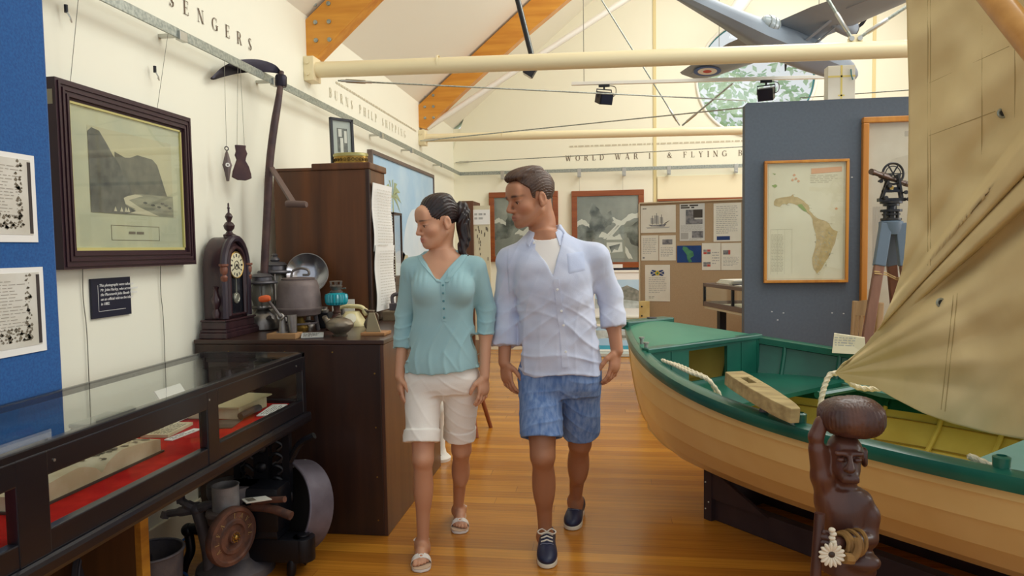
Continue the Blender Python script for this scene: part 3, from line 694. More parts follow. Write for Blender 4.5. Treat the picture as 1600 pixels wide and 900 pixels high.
def iron_leg(y):
    """ornate cast iron end: stem, scrolls, brackets and spreading foot"""
    mb = MB(); xc = -1.555
    mb.box((xc-.035, y-.02, .04), (xc+.035, y+.02, CZ0-.05)); mb.box((xc+.10, y-.016, .28), (xc+.135, y+.016, CZ0-.05)); mb.box((xc-.135, y-.016, .28), (xc-.10, y+.016, CZ0-.05))
    for s in (-1, 1):
        mb.tube(smoothpath([(xc, y, .10), (xc+s*.12, y, .05), (xc+s*.2, y, .02)]), .02, 8)
        mb.tube(smoothpath([(xc+s*.05, y, .30), (xc+s*.11, y, .27), (xc+s*.13, y, .33), (xc+s*.08, y, .36), (xc+s*.06, y, .32)]), .010, 7)
        mb.tube(smoothpath([(xc+s*.13, y, .48), (xc+s*.18, y, .56), (xc+s*.25, y, .60)]), .016, 7)
        for k in range(4):
            z = .38+k*.055; mb.tube(smoothpath([(xc+s*.04, y-.01, z), (xc+s*.07, y-.02, z+.03), (xc+s*.10, y-.01, z+.01), (xc+s*.08, y-.02, z-.01)]), .008, 6)
    for k in range(5): mb.ell((xc, y-.022, .2+k*.085), (.028, .014, .026), 10, 6)
    mb.build('leg', M_blackiron, case)
    mb = MB(); mb.tube(smoothpath([(xc-.13, y-.03, .52), (xc-.2, y-.05, .50), (xc-.24, y-.05, .52)]), .012, 7); mb.ell((xc-.25, y-.05, .52), (.014, .014, .014), 8, 6); mb.build('leg_bracket', M_blackiron, case)
iron_leg(2.98); iron_leg(.6)

# ---- things in the showcase
fz = CZ0+.046
def open_book(name, label, yc, x0, x1, ya, yb, hgt, m):
    r = thing(name, label, 'book', ((x0+x1)/2, yc, fz))
    MB().box((x0-.008, ya-.008, fz), (x1+.008, yb+.008, fz+.006)).build('cover', M_leather, r, smooth=False)
    for nm, (a, b) in (('page_block', (ya, yc)), ('page_block', (yc, yb))):
        rings = []
        for i in range(13):
            t = i/12; y = a+(b-a)*t; d = abs(y-yc)/max(abs(yb-yc), abs(ya-yc)); z = hgt*(.2+.15*d+.65*min(1, d*3.2)**.6)*(1-.45*d**1.6)
            rings.append([(x0, y, fz+.006), (x1, y, fz+.006), (x1, y, fz+.006+z), (x0, y, fz+.006+z)])
        MB().loft(rings).build(nm, m, r, angle=60)
    mb = MB(); random.seed(5)
    for i in range(110):
        y = yc+.03+(yb-yc-.06)*random.random(); xx = x0+.02+(x1-x0-.04)*random.random(); d = abs(y-yc)/(yb-yc); z = hgt*(.2+.15*d+.65*min(1, d*3.2)**.6)*(1-.45*d**1.6)
        s_ = .004+.012*random.random(); mb.add([(xx-s_, y-s_*.6, fz+.0085+z), (xx+s_, y-s_*.3, fz+.0085+z), (xx+s_*.4, y+s_, fz+.0085+z), (xx-s_*.6, y+s_*.5, fz+.0085+z)], [(0, 1, 2, 3)])
    mb.build('engraving', M_oldprint, r, smooth=False)
    return r
open_book('open_ledger', 'open old illustrated book on red felt behind front pane', 2.02, -1.86, -1.60, 1.72, 2.32, .075, M_oldpaper)
r = thing('closed_book', 'old book with curled grey cover on red felt at far end', 'book', (-1.7, 3.0, fz))
mb = MB(); mb.box((-1.80, 2.80, fz), (-1.56, 3.05, fz+.05)); mb.build('page_block', M_oldpaper, r, smooth=False, bevel=.006)
MB().loft([[(-1.81, 2.78, fz+.052), (-1.55, 2.78, fz+.052), (-1.55, 2.78, fz+.058), (-1.81, 2.78, fz+.058)], [(-1.81, 2.95, fz+.062), (-1.55, 2.95, fz+.052), (-1.55, 2.95, fz+.058), (-1.81, 2.95, fz+.068)], [(-1.81, 3.08, fz+.056), (-1.55, 3.08, fz+.05), (-1.55, 3.08, fz+.056), (-1.81, 3.08, fz+.062)]]).build('cover', mat('buff_cover', (176, 166, 130), .7), r)
MB().tube(smoothpath([(-1.545, 2.78, fz+.02), (-1.53, 2.86, fz+.03), (-1.545, 2.94, fz+.02)]), .016, 8).build('spine', M_leather, r)
def flat(name, label, cat, c, w, l, rot, h, m, z=fz, text=True):
    o = thing(name, label, cat, (c[0], c[1], z)); mb = MB(); mb.M = Matrix.Translation((c[0], c[1], z)) @ Matrix.Rotation(rot, 4, 'Z'); mb.box((-w/2, -l/2, 0), (w/2, l/2, h)); mb.build('card', m, o, smooth=False)
    if text:
        mb = MB(); mb.M = Matrix.Translation((c[0], c[1], z+h+.0004)) @ Matrix.Rotation(rot, 4, 'Z'); greek(mb, (w*.42, -l*.42, 0), (0, 1, 0), (1, 0, 0), l*.84, w*.8, max(2, int(w/.014)), .4, .2, .02); mb.build('printing', M_ink, o, smooth=False)
    return o
flat('label_card', 'white card lying on red felt beside the closed book', 'card', (-1.50, 2.98), .07, .22, .15, .004, M_cardwhite)
flat('label_card', 'narrow white label strip on red felt behind the post', 'card', (-1.66, 2.55), .035, .17, -.1, .004, M_cardwhite)
flat('metal_plate', 'flat grey metal plate lying on red felt', 'plate', (-1.58, 2.72), .1, .14, .2, .004, M_tin, text=False)
flat('pamphlet', 'tan pamphlet on red felt between the two books', 'pamphlet', (-1.76, 2.6), .11, .2, .1, .012, M_oldpaper)
o = thing('card_stand', 'leaning white card seen through the showcase top glass', 'card', (-1.84, 2.78, fz)); mb = MB(); mb.add([(-1.88, 2.70, fz+.14), (-1.88, 2.88, fz+.14), (-1.80, 2.90, fz+.004), (-1.80, 2.72, fz+.004), (-1.886, 2.70, fz+.138), (-1.886, 2.88, fz+.138), (-1.81, 2.90, fz), (-1.81, 2.72, fz)], [(0, 1, 2, 3), (7, 6, 5, 4), (0, 4, 5, 1), (2, 6, 7, 3), (1, 5, 6, 2), (0, 3, 7, 4)]); mb.build('card', M_cardwhite, o, smooth=False)
MB().box((-1.895, 2.76, fz), (-1.888, 2.82, fz+.13)).build('easel_strut', M_cardwhite, o, smooth=False)
o = thing('specimen_box', 'small grey box seen through the showcase top glass', 'box', (-1.86, 2.3, fz)); MB().box((-1.90, 2.25, fz), (-1.80, 2.44, fz+.10)).build('box_body', mat('grey_box', (150, 152, 140), .6), o, smooth=False, bevel=.006); MB().box((-1.903, 2.247, fz+.10), (-1.797, 2.443, fz+.115)).build('lid', MATS['grey_box'], o, smooth=False, bevel=.004)

# ---- wooden box table, front left corner
M_oak = wood('golden_oak', (196, 138, 46), (148, 92, 30), 'Y', 6, .4, coat=.2)
M_boxin = wood('dark_oak', (72, 46, 24), (104, 66, 32), 'Z', 5, .5)
bx = thing('wooden_box', 'open-fronted wooden box with worn golden edge under the showcase', 'box', (-1.8, 1.6, 0))
bt = .482; BX1 = -1.715; BY1 = 2.39
MB().box((-2.05, .72, bt-.025), (BX1-.001, BY1-.015, bt+.0)).build('top_board', wood('box_top', (66, 52, 48), (92, 70, 56), 'Y', 6, .5), bx, smooth=False, bevel=.004)
mb = MB(); mb.box((BX1, .72, bt-.028), (BX1+.015, BY1, bt+.003)); mb.box((-2.03, BY1-.014, bt-.028), (BX1+.015, BY1, bt+.003)); mb.build('edge_strip', M_oak, bx, smooth=False, bevel=.003)
for y in (.74, 1.5, BY1-.035): MB().box((-2.04, y-.014, 0), (BX1-.02, y+.014, bt-.025)).build('side_board', M_boxin, bx, smooth=False)
MB().box((BX1-.02, BY1-.05, 0), (BX1+.006, BY1-.004, bt-.028)).build('corner_post', M_oak, bx, smooth=False, bevel=.002)
MB().box((-2.05, .74, 0), (-2.03, BY1-.03, bt-.03)).build('back_board', M_boxin, bx, smooth=False)

# ---- cream separator (cast iron, flat disc wheel)
ms = thing('cream_separator', 'dark cast iron cream separator with lettered rusty disc, tin cup and spouts', 'machine', (-1.62, 2.85, 0))
mb = MB(); mb.lathe([(.0, 0), (.17, 0), (.165, .03), (.10, .08), (.085, .16), (.085, .30), (.11, .36), (.11, .40), (0, .40)], (-1.66, 2.9, 0), n=28); mb.build('pedestal', M_castiron, ms)
mb = MB(); mb.box((-1.70, 2.84, .2), (-1.42, 2.98, .40)); mb.build('gear_housing', M_blackiron, ms, smooth=True, bevel=.02)
DC = UY(363, 838, 2.72); nrm = Vector((.95, -.31, -.03)).normalized()
mb = MB(); mb.lathe([(0, -.03), (.112, -.03), (.122, -.02), (.125, .0), (.120, .012), (.106, .014), (.100, .008), (.075, .008), (.07, .015), (.055, .015), (.05, .006), (.028, .006), (.026, .02), (.0, .02)], DC, nrm, 48); mb.build('disc', M_rust, ms)
# raised ring lettering on the disc
u_ = nrm.cross(Vector((0, 0, 1))).normalized()*-1; v_ = u_.cross(nrm)*-1 if False else nrm.cross(u_)
ax_r = Vector((0, 0, 1)).cross(nrm).normalized(); ax_u = nrm.cross(ax_r)
mb = MB(); txt = 'ALFA LAVAL'; 
for i, ch in enumerate(txt):
    if ch == ' ': continue
    a = math.radians(205 - 24*i)
    c = DC + nrm*.0105 + (ax_r*math.cos(a) + ax_u*math.sin(a))*.078
    rad = ax_r*math.cos(a) + ax_u*math.sin(a); tan = ax_r*math.sin(a) - ax_u*math.cos(a)
    w = GL[ch][0]*.021; didone(mb, ch, c - tan*w/2, tan, rad, .021)
mb.build('raised_lettering', mat('worn_gilt_letters', (176, 150, 96), .6, .3), ms, smooth=False)
mb = MB()
for a in range(9): 
    t = 2*PI*a/9; mb.cyl(DC + nrm*.016 + (ax_r*math.cos(t)+ax_u*math.sin(t))*.018, DC + nrm*.024 + (ax_r*math.cos(t)+ax_u*math.sin(t))*.018, .004, n=6)
mb.ell(DC + nrm*.02, (.012, .012, .012), 10, 6); mb.build('hub_nut', M_brass, ms)
# spider casting with four hooked arms
P = lambda px, py, d=2.80: UY(px, py, d)
hub = P(308, 795)
mb = MB()
for q, tip in (((283, 782), (284, 766)), ((262, 803), (258, 806)), ((345, 784), (358, 780))):
    pt = [hub, (hub+P(*q))/2 + V(0, -.01, .003), P(*q)]; mb.tube(smoothpath(pt, 5), [.022]*6 + [.017]*5, 8); mb.bar(P(*q) + V(0, 0, -.006), P(*tip) + V(0, -.02, .012), .028, .028)
mb.tube(smoothpath([hub, P(318, 830), P(326, 868), P(328, 900)], 5), .026, 10)
mb.ell(hub, (.032, .032, .03), 12, 8)
mb.build('bowl_arms', M_castiron, ms)
mb = MB(); mb.tube(smoothpath([P(345, 826, 2.84), P(318, 828, 2.84), P(296, 828, 2.84), P(298, 860, 2.84), P(288, 885, 2.84), P(282, 915, 2.84)], 5), [.024]*10 + [.02]*16, 10); mb.ell(P(294, 828, 2.84), (.03, .03, .03), 12, 8); mb.build('crank_handle', M_blackiron, ms)
cc = P(353, 785, 2.78)
mb = MB(); mb.lathe([(0, -.03), (.055, -.03), (.055, .075), (.058, .078), (.052, .078), (.050, -.02), (0, -.02)], cc, n=28); mb.build('tin_cup', mat('zinc_cup', (150, 148, 148), .5, .25, rgb2=(122, 118, 118), nscale=12), ms)
mb = MB(); mb.lathe([(.03, -.09), (.075, -.08), (.08, -.05), (.085, -.045), (.08, -.03), (.04, -.025)], cc, n=28)
mb.build('collar_bowl', M_greyiron, ms)
mb = MB()
for (a, b, c2, r_) in (((385, 788), (415, 782), (445, 780), .014), ((378, 792), (420, 794), (455, 806), .019)):
    pts = smoothpath([P(a[0], a[1], 2.86), P(b[0], b[1], 2.84), P(c2[0], c2[1], 2.82)], 6); mb.tube(pts, r_, 10)
mb.build('spout', M_rust, ms)
# base arm with foot lug and quarter round cover, resting by the pedestal
mb = MB(); q = P(425, 858, 2.95)
mb.box((-1.62, 2.86, .06), (-1.34, 2.96, .165)); mb.cyl((-1.34, 2.91, .06), (-1.34, 2.91, .165), .05, n=24); mb.cyl((-1.34, 2.91, .165), (-1.34, 2.91, .178), .028, n=18); mb.tube([(-1.38, 2.88, .07), (-1.385, 2.87, .0)], [.024, .018], 10)
mb.build('base_arm', M_blackiron, ms, bevel=.006)
rings = []
for i in range(13):
    a = PI/2*i/12; rings.append([(-1.62 + .19*math.sin(a), y, .165 + .17*math.cos(a)) for y in (2.85, 2.975)] + [(-1.62 + .0*math.sin(a), y, .165) for y in (2.975, 2.85)])
MB().loft(rings).build('gear_cover', M_blackiron, ms, bevel=.012)
o = thing('specimen_card', 'small printed card lying across the separator spouts', 'card', P(398, 782, 2.82)); mb = MB(); a, b, c_, d_ = P(370, 778, 2.9), P(402, 772, 2.92), P(425, 784, 2.78), P(385, 790, 2.76)
for q in (a, b, c_, d_): q.z += .012
mb.add([a, b, c_, d_] + [q - V(0, 0, .004) for q in (a, b, c_, d_)], [(0, 1, 2, 3), (7, 6, 5, 4), (0, 4, 5, 1), (1, 5, 6, 2), (2, 6, 7, 3), (3, 7, 4, 0)]); mb.build('card', M_paper, o, smooth=False)
mb = MB(); l = lambda u, v: (a*(1-u)+b*u)*(1-v) + (d_*(1-u)+c_*u)*v + V(0, 0, .001)
mb.quad(l(.12, .15), l(.9, .15), l(.9, .5), l(.12, .5)); mb.quad(l(.12, .58), l(.45, .58), l(.45, .9), l(.12, .9)); mb.build('picture', M_oldprint, o, smooth=False)

# ---- shallow round drum leaning on the cabinet
dr = thing('round_drum', 'shallow grey round metal drum with silver tap leaning on the dark cabinet', 'drum', (-1.4, 3.1, 0))
n_ = Vector((-.45, -.86, .22)).normalized(); dc = V(-1.475, 3.075, .235)
mb = MB(); mb.lathe([(.206, .03), (.212, .05), (.212, -.075), (.205, -.08), (0, -.08), (0, -.072), (.2, -.07), (.2, .05), (.206, .055)], dc, n_, 56, cap=False); mb.build('drum_wall', mat('grey_galvanised', (122, 116, 128), .5, .4, rgb2=(100, 94, 104), nscale=8), dr)
MB().torus(dc + n_*.052, n_, .206, .007, 56, 8).build('rim', MATS['grey_galvanised'], dr)
MB().lathe([(0, -.068), (.199, -.068), (.199, -.064), (0, -.064)], dc, n_, 48).build('dark_mesh', mat('drum_inside', (40, 34, 34), .8), dr)
tp = UY(470, 728, 3.15)
mb = MB(); mb.cyl(tp + V(-.01, 0, -.02), tp + V(0, 0, .02), .006, n=10); mb.tube([tp + V(-.03, -.02, .0), tp + V(-.008, 0, .008), tp + V(.02, .01, .02)], [.004, .008, .005], 8); mb.ell(tp + V(.018, .01, .018), (.01, .008, .012), 8, 6); mb.build('tap', M_steel, dr)

# ---- pail and dark disc behind the box; blue cable
pl = thing('iron_pail', 'dark iron pail on the floor beside the wooden box', 'pail', (-1.78, 2.5, 0))
c = UY(243, 862, 2.55); c.z = 0
MB().lathe([(0, .0), (.105, 0), (.12, .23), (.125, .235), (.117, .235), (.102, .012), (0, .012)], (c.x-.02, 2.55, 0), n=36).build('pail_body', M_castiron, pl)
MB().torus((c.x-.02, 2.55, .234), (0, 0, 1), .121, .006, 36, 8).build('rim', M_castiron, pl)
wh = thing('iron_disc', 'dark iron disc leaning behind the pail', 'disc', (-1.97, 2.6, 0))
dcn = V(-1.93, 2.48, .19); MB().lathe([(0, -.012), (.18, -.012), (.188, 0), (.18, .012), (.05, .014), (.045, .03), (0, .03)], dcn, (1, -.15, .25), 40).build('plate', mat('disc_iron', (70, 66, 72), .5, .5), wh)
MB().torus(dcn + V(.012, 0, .003), (1, -.15, .25), .17, .006, 40, 8).build('rim', MATS['disc_iron'], wh)
cb = smoothpath([(-2.07, 3.3, .02), (-2.05, 3.0, .03), (-2.0, 2.8, .04), (-1.95, 2.72, .012), (-1.86, 2.72, .012), (-1.82, 2.77, .012), (-1.86, 2.82, .014), (-1.92, 2.80, .02), (-1.93, 2.74, .03), (-1.88, 2.68, .012), (-1.80, 2.66, .012)], 6)
tag(MB().tube(cb, .006, 8).build('power_cable', mat('blue_cable', (40, 90, 150), .4), origin=(-1.9, 2.8, 0)), 'coiled blue cable on the floor by the skirting', 'cable')
# ================================================================ DARK CABINET, HUTCH AND WHAT STANDS ON THEM
cab = thing('display_cabinet', 'large dark mahogany boarded cabinet carrying old lamps and clock', 'cabinet', (-1.6, 4, 0))
PX0, PX1, PY0, PY1, PZ = -2.085, -1.085, 3.33, 4.47, .985
def slab_poly(pts, z0, z1): return MB().prism([(x, y, z0) for x, y in pts], (0, 0, z1-z0))
MB().box((PX0, PY0+.012, 0), (PX1-.02, PY1, PZ-.022)).build('carcass', M_darkwood, cab, smooth=False, bevel=.003)
MB().box((PX0-.005, PY0, PZ-.022), (PX1, PY1, PZ)).build('top_board', M_darkwoodh, cab, smooth=False, bevel=.004)
mb = MB(); mb.box((PX0, PY0, 0), (PX1-.02, PY0+.012, PZ-.024)); mb.build('front_panel', M_darkwood, cab, smooth=False, bevel=.003)
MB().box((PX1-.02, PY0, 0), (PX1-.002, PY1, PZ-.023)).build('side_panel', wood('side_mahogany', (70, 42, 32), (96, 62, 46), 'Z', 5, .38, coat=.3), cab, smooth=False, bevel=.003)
mb = MB()
for z in (.08, .3, .55, .82):
    mb.cyl((PX1-.05, PY0-.001, z), (PX1-.05, PY0-.004, z), .004, n=8)
for x in (-1.9, -1.6, -1.35): mb.cyl((x, PY0-.001, PZ-.06), (x, PY0-.004, PZ-.06), .004, n=8)
mb.build('nail_heads', M_brass, cab)
# hutch
hu = thing('tall_hutch', 'tall brown veneered cupboard standing on the dark cabinet', 'cupboard', (-1.7, 4.3, PZ))
HX0, HX1, HY0, HY1, HZ = -2.03, -1.42, 4.15, 4.46, 1.95
MB().box((HX0, HY0, PZ), (HX1, HY1, HZ-.03)).build('carcass', M_hutch, hu, smooth=False, bevel=.004)
MB().box((-1.78, HY0-.01, HZ-.03), (HX1+.012, HY1+.01, HZ+.012)).build('cornice', M_hutch, hu, smooth=False, bevel=.008)
MB().box((HX0, HY0-.004, HZ-.03), (-1.78, HY1, HZ-.012)).build('top_board', M_hutch, hu, smooth=False, bevel=.003)
MB().box((HX1-.02, HY0-.008, PZ), (HX1+.006, HY0+.03, HZ-.03)).build('corner_post', M_darkwood, hu, smooth=False, bevel=.006)
sh = thing('pinned_sheet', 'long white typed sheets pinned down the side of the tall cupboard', 'sheet', (HX1+.02, 4.3, 1.1))
for nm, (z0, z1, dx) in (('upper_sheet', (1.42, 1.84, .012)), ('lower_sheet', (1.05, 1.46, .02))):
    mb = MB(); rings = []
    for i in range(9):
        z = z0 + (z1-z0)*i/8; b = dx + .006*math.sin(i*.9)
        rings.append([(HX1+b, HY0+.02, z), (HX1+b+.012, HY1+.06, z), (HX1+b+.013, HY1+.06, z), (HX1+b+.003, HY0+.02, z)])
    mb.loft(rings).build(nm, M_cardwhite, sh)
    mb = MB(); greek(mb, (HX1+dx+.022, HY0+.05, z1-.03), (.035, 1, 0), (0, 0, 1), .29, (z1-z0)-.06, 20, .3, .1, .03); mb.build('typing', mat('faint_type', (206, 204, 196), .8) if 'faint_type' not in MATS else MATS['faint_type'], sh, smooth=False)
# photo on hutch
ph = thing('photo_frame', 'small black framed photograph standing on top of the tall cupboard', 'picture', (-1.67, 4.35, HZ))
a, b, c_, d_ = (-1.70, 4.27, HZ+.01), (-1.60, 4.40, HZ+.01), (-1.585, 4.42, HZ+.30), (-1.685, 4.29, HZ+.325)
a, b, c_, d_ = map(Vector, (a, b, V(b[0]-.01, b[1]+.01, HZ+.315), V(a[0]-.01, a[1]+.01, HZ+.315)))
nn = (b-a).cross(d_-a).normalized()
def on(a, b, d, u, v, k): return a + (b-a)*u + (d-a)*v + nn*k
mb = MB()
for (u0, v0, u1, v1) in ((0, 0, 1, .05), (0, .95, 1, 1), (0, 0, .09, 1), (.91, 0, 1, 1)):
    mb.prism([on(a, b, d_, u0, v0, .012), on(a, b, d_, u1, v0, .012), on(a, b, d_, u1, v1, .012), on(a, b, d_, u0, v1, .012)], nn*-.02)
mb.build('frame', M_blacksat, ph, smooth=False)
mb = MB(); mb.prism([on(a, b, d_, .05, .03, 0), on(a, b, d_, .95, .03, 0), on(a, b, d_, .95, .97, 0), on(a, b, d_, .05, .97, 0)], nn*-.006); mb.build('mat_board', mat('grey_mount', (176, 184, 176), .7), ph, smooth=False)
mb = MB(); 
for (u0, v0, u1, v1, m_) in ((.3, .3, .75, .8, 0), (.42, .25, .55, .6, 1), (.35, .62, .5, .78, 1), (.6, .5, .72, .75, 1)):
    mb.cur = m_; mb.quad(on(a, b, d_, u0, v0, .001+.001*m_), on(a, b, d_, u1, v0, .001+.001*m_), on(a, b, d_, u1, v1, .001+.001*m_), on(a, b, d_, u0, v1, .001+.001*m_))
mb.build('photograph', [mat('photo_grey', (120, 124, 116), .6, rgb2=(80, 84, 82), nscale=30), mat('photo_pale', (206, 208, 196), .6)], ph, smooth=False)
MB().bar(on(a, b, d_, .5, .7, -.01), V(-1.76, 4.42, HZ+.005), .03, .006).build('strut', M_blacksat, ph, smooth=False)
tn = thing('biscuit_tin', 'oval gold embossed tin on top of the tall cupboard', 'tin', (-1.575, 4.27, HZ+.012))
MB().lathe([(0, 0), (.106, 0), (.108, .006), (.108, .052), (0, .052)], (-1.575, 4.27, HZ+.012), n=40, sy=.62).build('tin_body', M_brass, tn)
mb = MB()
for i in range(26):
    t = 2*PI*i/26; c = V(-1.575+.108*math.cos(t), 4.27+.067*math.sin(t), HZ+.04); mb.torus(c, (math.cos(t), math.sin(t), 0), .009, .0025, 10, 5); mb.ell(c, (.004, .004, .004), 6, 4)
mb.build('embossing', mat('dark_gilt', (96, 76, 34), .5, .5), tn)
MB().lathe([(.112, .05), (.112, .064), (.106, .07), (.04, .076), (0, .076)], (-1.575, 4.27, HZ+.012), n=40, sy=.62).build('lid', mat('green_gilt_lid', (170, 164, 110), .4, .6), tn)

# ---- mantel clock
ck = thing('mantel_clock', 'dark carved mantel clock with turned finial and white dial', 'clock', (-1.95, 3.6, PZ))
M_ck = wood('clock_walnut', (44, 28, 36), (70, 44, 46), 'Z', 8, .35, coat=.3)
kx0, kx1, ky, kz = -2.07, -1.965, 3.53, PZ
mb = MB()
for i, (e, z0, z1) in enumerate(((.045, 0, .03), (.035, .03, .045), (.02, .045, .085), (.03, .085, .095))): mb.box((kx0-.005, ky-.13-e, kz+z0), (kx1+.015+e*.6, ky+.13+e, kz+z1))
mb.build('base', M_ck, ck, smooth=False, bevel=.005)
arch = [(ky-.125, kz+.095), (ky+.125, kz+.095)] + [(ky+.125*math.cos(t)*(1 if True else 1), kz+.36+.165*math.sin(t)) for t in [PI*i/24 for i in range(25)]]
MB().prism([(kx0, y, z) for y, z in arch], (kx1-kx0, 0, 0)).build('case', M_ck, ck, bevel=.004)
# arched front moulding and door
ap = [V(kx1+.008, ky-.12, kz+.10)] + [V(kx1+.008, ky-.12*math.cos(t), kz+.36+.158*math.sin(t)) for t in [PI*i/20 for i in range(21)]] + [V(kx1+.008, ky+.12, kz+.10)]
MB().tube(ap, .019, 8).build('arch_moulding', mat('clock_dark_gloss', (52, 40, 50), .3), ck)
dp = [V(kx1+.012, ky-.078, kz+.115)] + [V(kx1+.012, ky-.078*math.cos(t), kz+.385+.085*math.sin(t)) for t in [PI*i/20 for i in range(21)]] + [V(kx1+.012, ky+.078, kz+.115)]
MB().tube(dp, .012, 6, closed=True).build('door_frame', M_ck, ck)
MB().prism([(kx1+.001, y, z) for y, z in [(ky-.075, kz+.11), (ky+.075, kz+.11)] + [(ky+.075*math.cos(t), kz+.385+.08*math.sin(t)) for t in [PI*i/20 for i in range(21)]]], (.004, 0, 0)).build('door_glass', mat('dark_clock_glass', (26, 28, 34), .12), ck, smooth=False)
dc = V(kx1+.009, ky, kz+.375)
MB().lathe([(0, 0), (.068, 0), (.070, .004), (.066, .006), (0, .004)], dc, (1, 0, 0), 36).build('dial', mat('dial_ivory', (222, 216, 184), .5), ck)
MB().torus(dc + V(.004, 0, 0), (1, 0, 0), .069, .004, 36, 6).build('dial_ring', M_brass, ck)
mb = MB()
for i in range(12):
    t = 2*PI*i/12; r0, r1 = .044, .060; w = .003 if i % 3 else .005; dy, dz = math.sin(t), math.cos(t)
    mb.quad(*[dc + V(.0068, dy*r + s*dz*w, dz*r - s*dy*w) for r, s in ((r0, -1), (r0, 1), (r1, 1), (r1, -1))])
for (t, l, w) in ((2.2, .034, .003), (4.2, .05, .002)):
    dy, dz = math.sin(t), math.cos(t); mb.quad(*[dc + V(.0085, dy*r + s*dz*w, dz*r - s*dy*w) for r, s in ((-.008, -1), (-.008, 1), (l, 1), (l, -1))])
mb.lathe([(0, .006), (.006, .006), (.006, .01), (0, .01)], dc, (1, 0, 0), 12); mb.torus(dc + V(.0065, 0, 0), (1, 0, 0), .022, .0015, 24, 5)
mb.build('hands', M_black, ck, smooth=False)
mb = MB(); pc = V(kx1+.007, ky, kz+.20); mb.lathe([(0, 0), (.03, 0), (.028, .005), (0, .006)], pc, (1, 0, 0), 24); mb.box((pc.x-.001, ky-.003, kz+.22), (pc.x+.003, ky+.003, kz+.31)); mb.torus(pc + V(.005, 0, .0), (1, 0, 0), .02, .003, 20, 6); mb.build('pendulum', mat('silvered_brass', (176, 176, 160), .35, .7), ck)
fin = [(.035, 0), (.038, .012), (.022, .02), (.016, .03), (.03, .045), (.034, .06), (.024, .075), (.012, .082), (.018, .095), (.024, .108), (.016, .122), (.006, .13), (.006, .15), (.011, .153), (.006, .158), (.005, .178), (0, .182)]
MB().lathe([(r*.85, z*1.0) for r, z in fin], (kx1-.02, ky, kz+.525), n=20).build('finial', M_ck, ck)
mb = MB(); mb.box((kx1-.03, ky-.04, kz+.50), (kx1+.02, ky+.04, kz+.53)); mb.build('crest', M_ck, ck, smooth=False, bevel=.006)
for s in (-1, 1):
    MB().lathe([(0, 0), (.006, .002), (.009, .016), (.006, .026), (.016, .036), (.019, .055), (.012, .066), (.018, .078), (.02, .10), (.016, .108), (.024, .114), (.024, .124), (0, .124)], (kx1+.012, ky+s*.125, kz+.26), n=18).build('side_turning', mat('copper_brown_turning', (128, 80, 62), .4), ck)
    mb = MB(); y = ky+s*.13; mb.lathe([(0, 0), (.018, .004), (.022, .03), (.012, .05), (.02, .07), (.026, .10), (.014, .125), (.01, .15), (.018, .165), (0, .17)], (kx0+.07, y, kz+.10), n=16); mb.build('side_column', M_ck, ck)

def P1(px, py, y): return UY(px, py, y)
# ---- lanterns and lamps
M_lampmetal = mat('lamp_nickel', (156, 152, 146), .32, .8, rgb2=(116, 110, 106), nscale=10)
M_smokeglass = mat('smoked_glass', (150, 146, 132), .12, trans=.5, spec=.5)
def lantern(name, label, c, s=1.0, fount=True):
    r = thing(name, label, 'lantern', c); c = Vector(c); q = lambda prof: [(a*s, z*s) for a, z in prof]
    if fount:
        MB().lathe(q([(0, 0), (.085, 0), (.092, .008), (.092, .05), (.078, .085), (.05, .105), (.04, .12), (.03, .13), (0, .13)]), c, n=32).build('fount', M_lampmetal, r)
        MB().lathe(q([(.062, .13), (.066, .14), (.062, .15), (.02, .15), (.02, .13)]), c, n=24).build('gallery', M_lampmetal, r)
        MB().cyl(c + V(.05*s, -.05*s, .07*s), c + V(.08*s, -.075*s, .085*s), .012*s, n=12).build('filler_cap', M_lampmetal, r)
    MB().lathe(q([(.055, .15), (.064, .19), (.064, .25), (.055, .285)]), c, n=28, cap=False).build('globe', M_smokeglass, r)
    MB().cyl(c + V(0, 0, .15*s), c + V(0, 0, .26*s), .016*s, n=12).build('burner', M_tin, r)
    MB().lathe(q([(.0, .285), (.09, .285), (.094, .292), (.09, .30), (.06, .305), (.058, .325), (.066, .33), (.05, .345), (.02, .35), (0, .35)]), c, n=32).build('hood', mat(name + '_hood', (96, 94, 98), .45, .6) if name + '_hood' not in MATS else MATS[name + '_hood'], r)
    for t in (0, PI/2, PI, 1.5*PI): MB().tube([c + V(.068*s*math.cos(t+.4), .068*s*math.sin(t+.4), .145*s), c + V(.07*s*math.cos(t+.4), .07*s*math.sin(t+.4), .288*s)], .004*s, 6).build('guard_wire', M_lampmetal, r)
    return r
g = UY(412, 514, 3.78); lantern('pressure_lantern', 'grey pressure lantern with wire guard beside the clock', (g.x, g.y, PZ), .92)
LX = UY(432, 480, 4.0).x; L2 = lantern('pressure_lantern', 'taller dark pressure lantern behind the big kettle', (LX, 4.0, PZ), 1.1)
MB().lathe([(0, 0), (.02, .0), (.03, .01), (.026, .02), (.014, .03), (.018, .042), (.008, .05), (0, .052)], (LX, 4.0, PZ+.383), n=16).build('finial', MATS['pressure_lantern_hood'], L2)
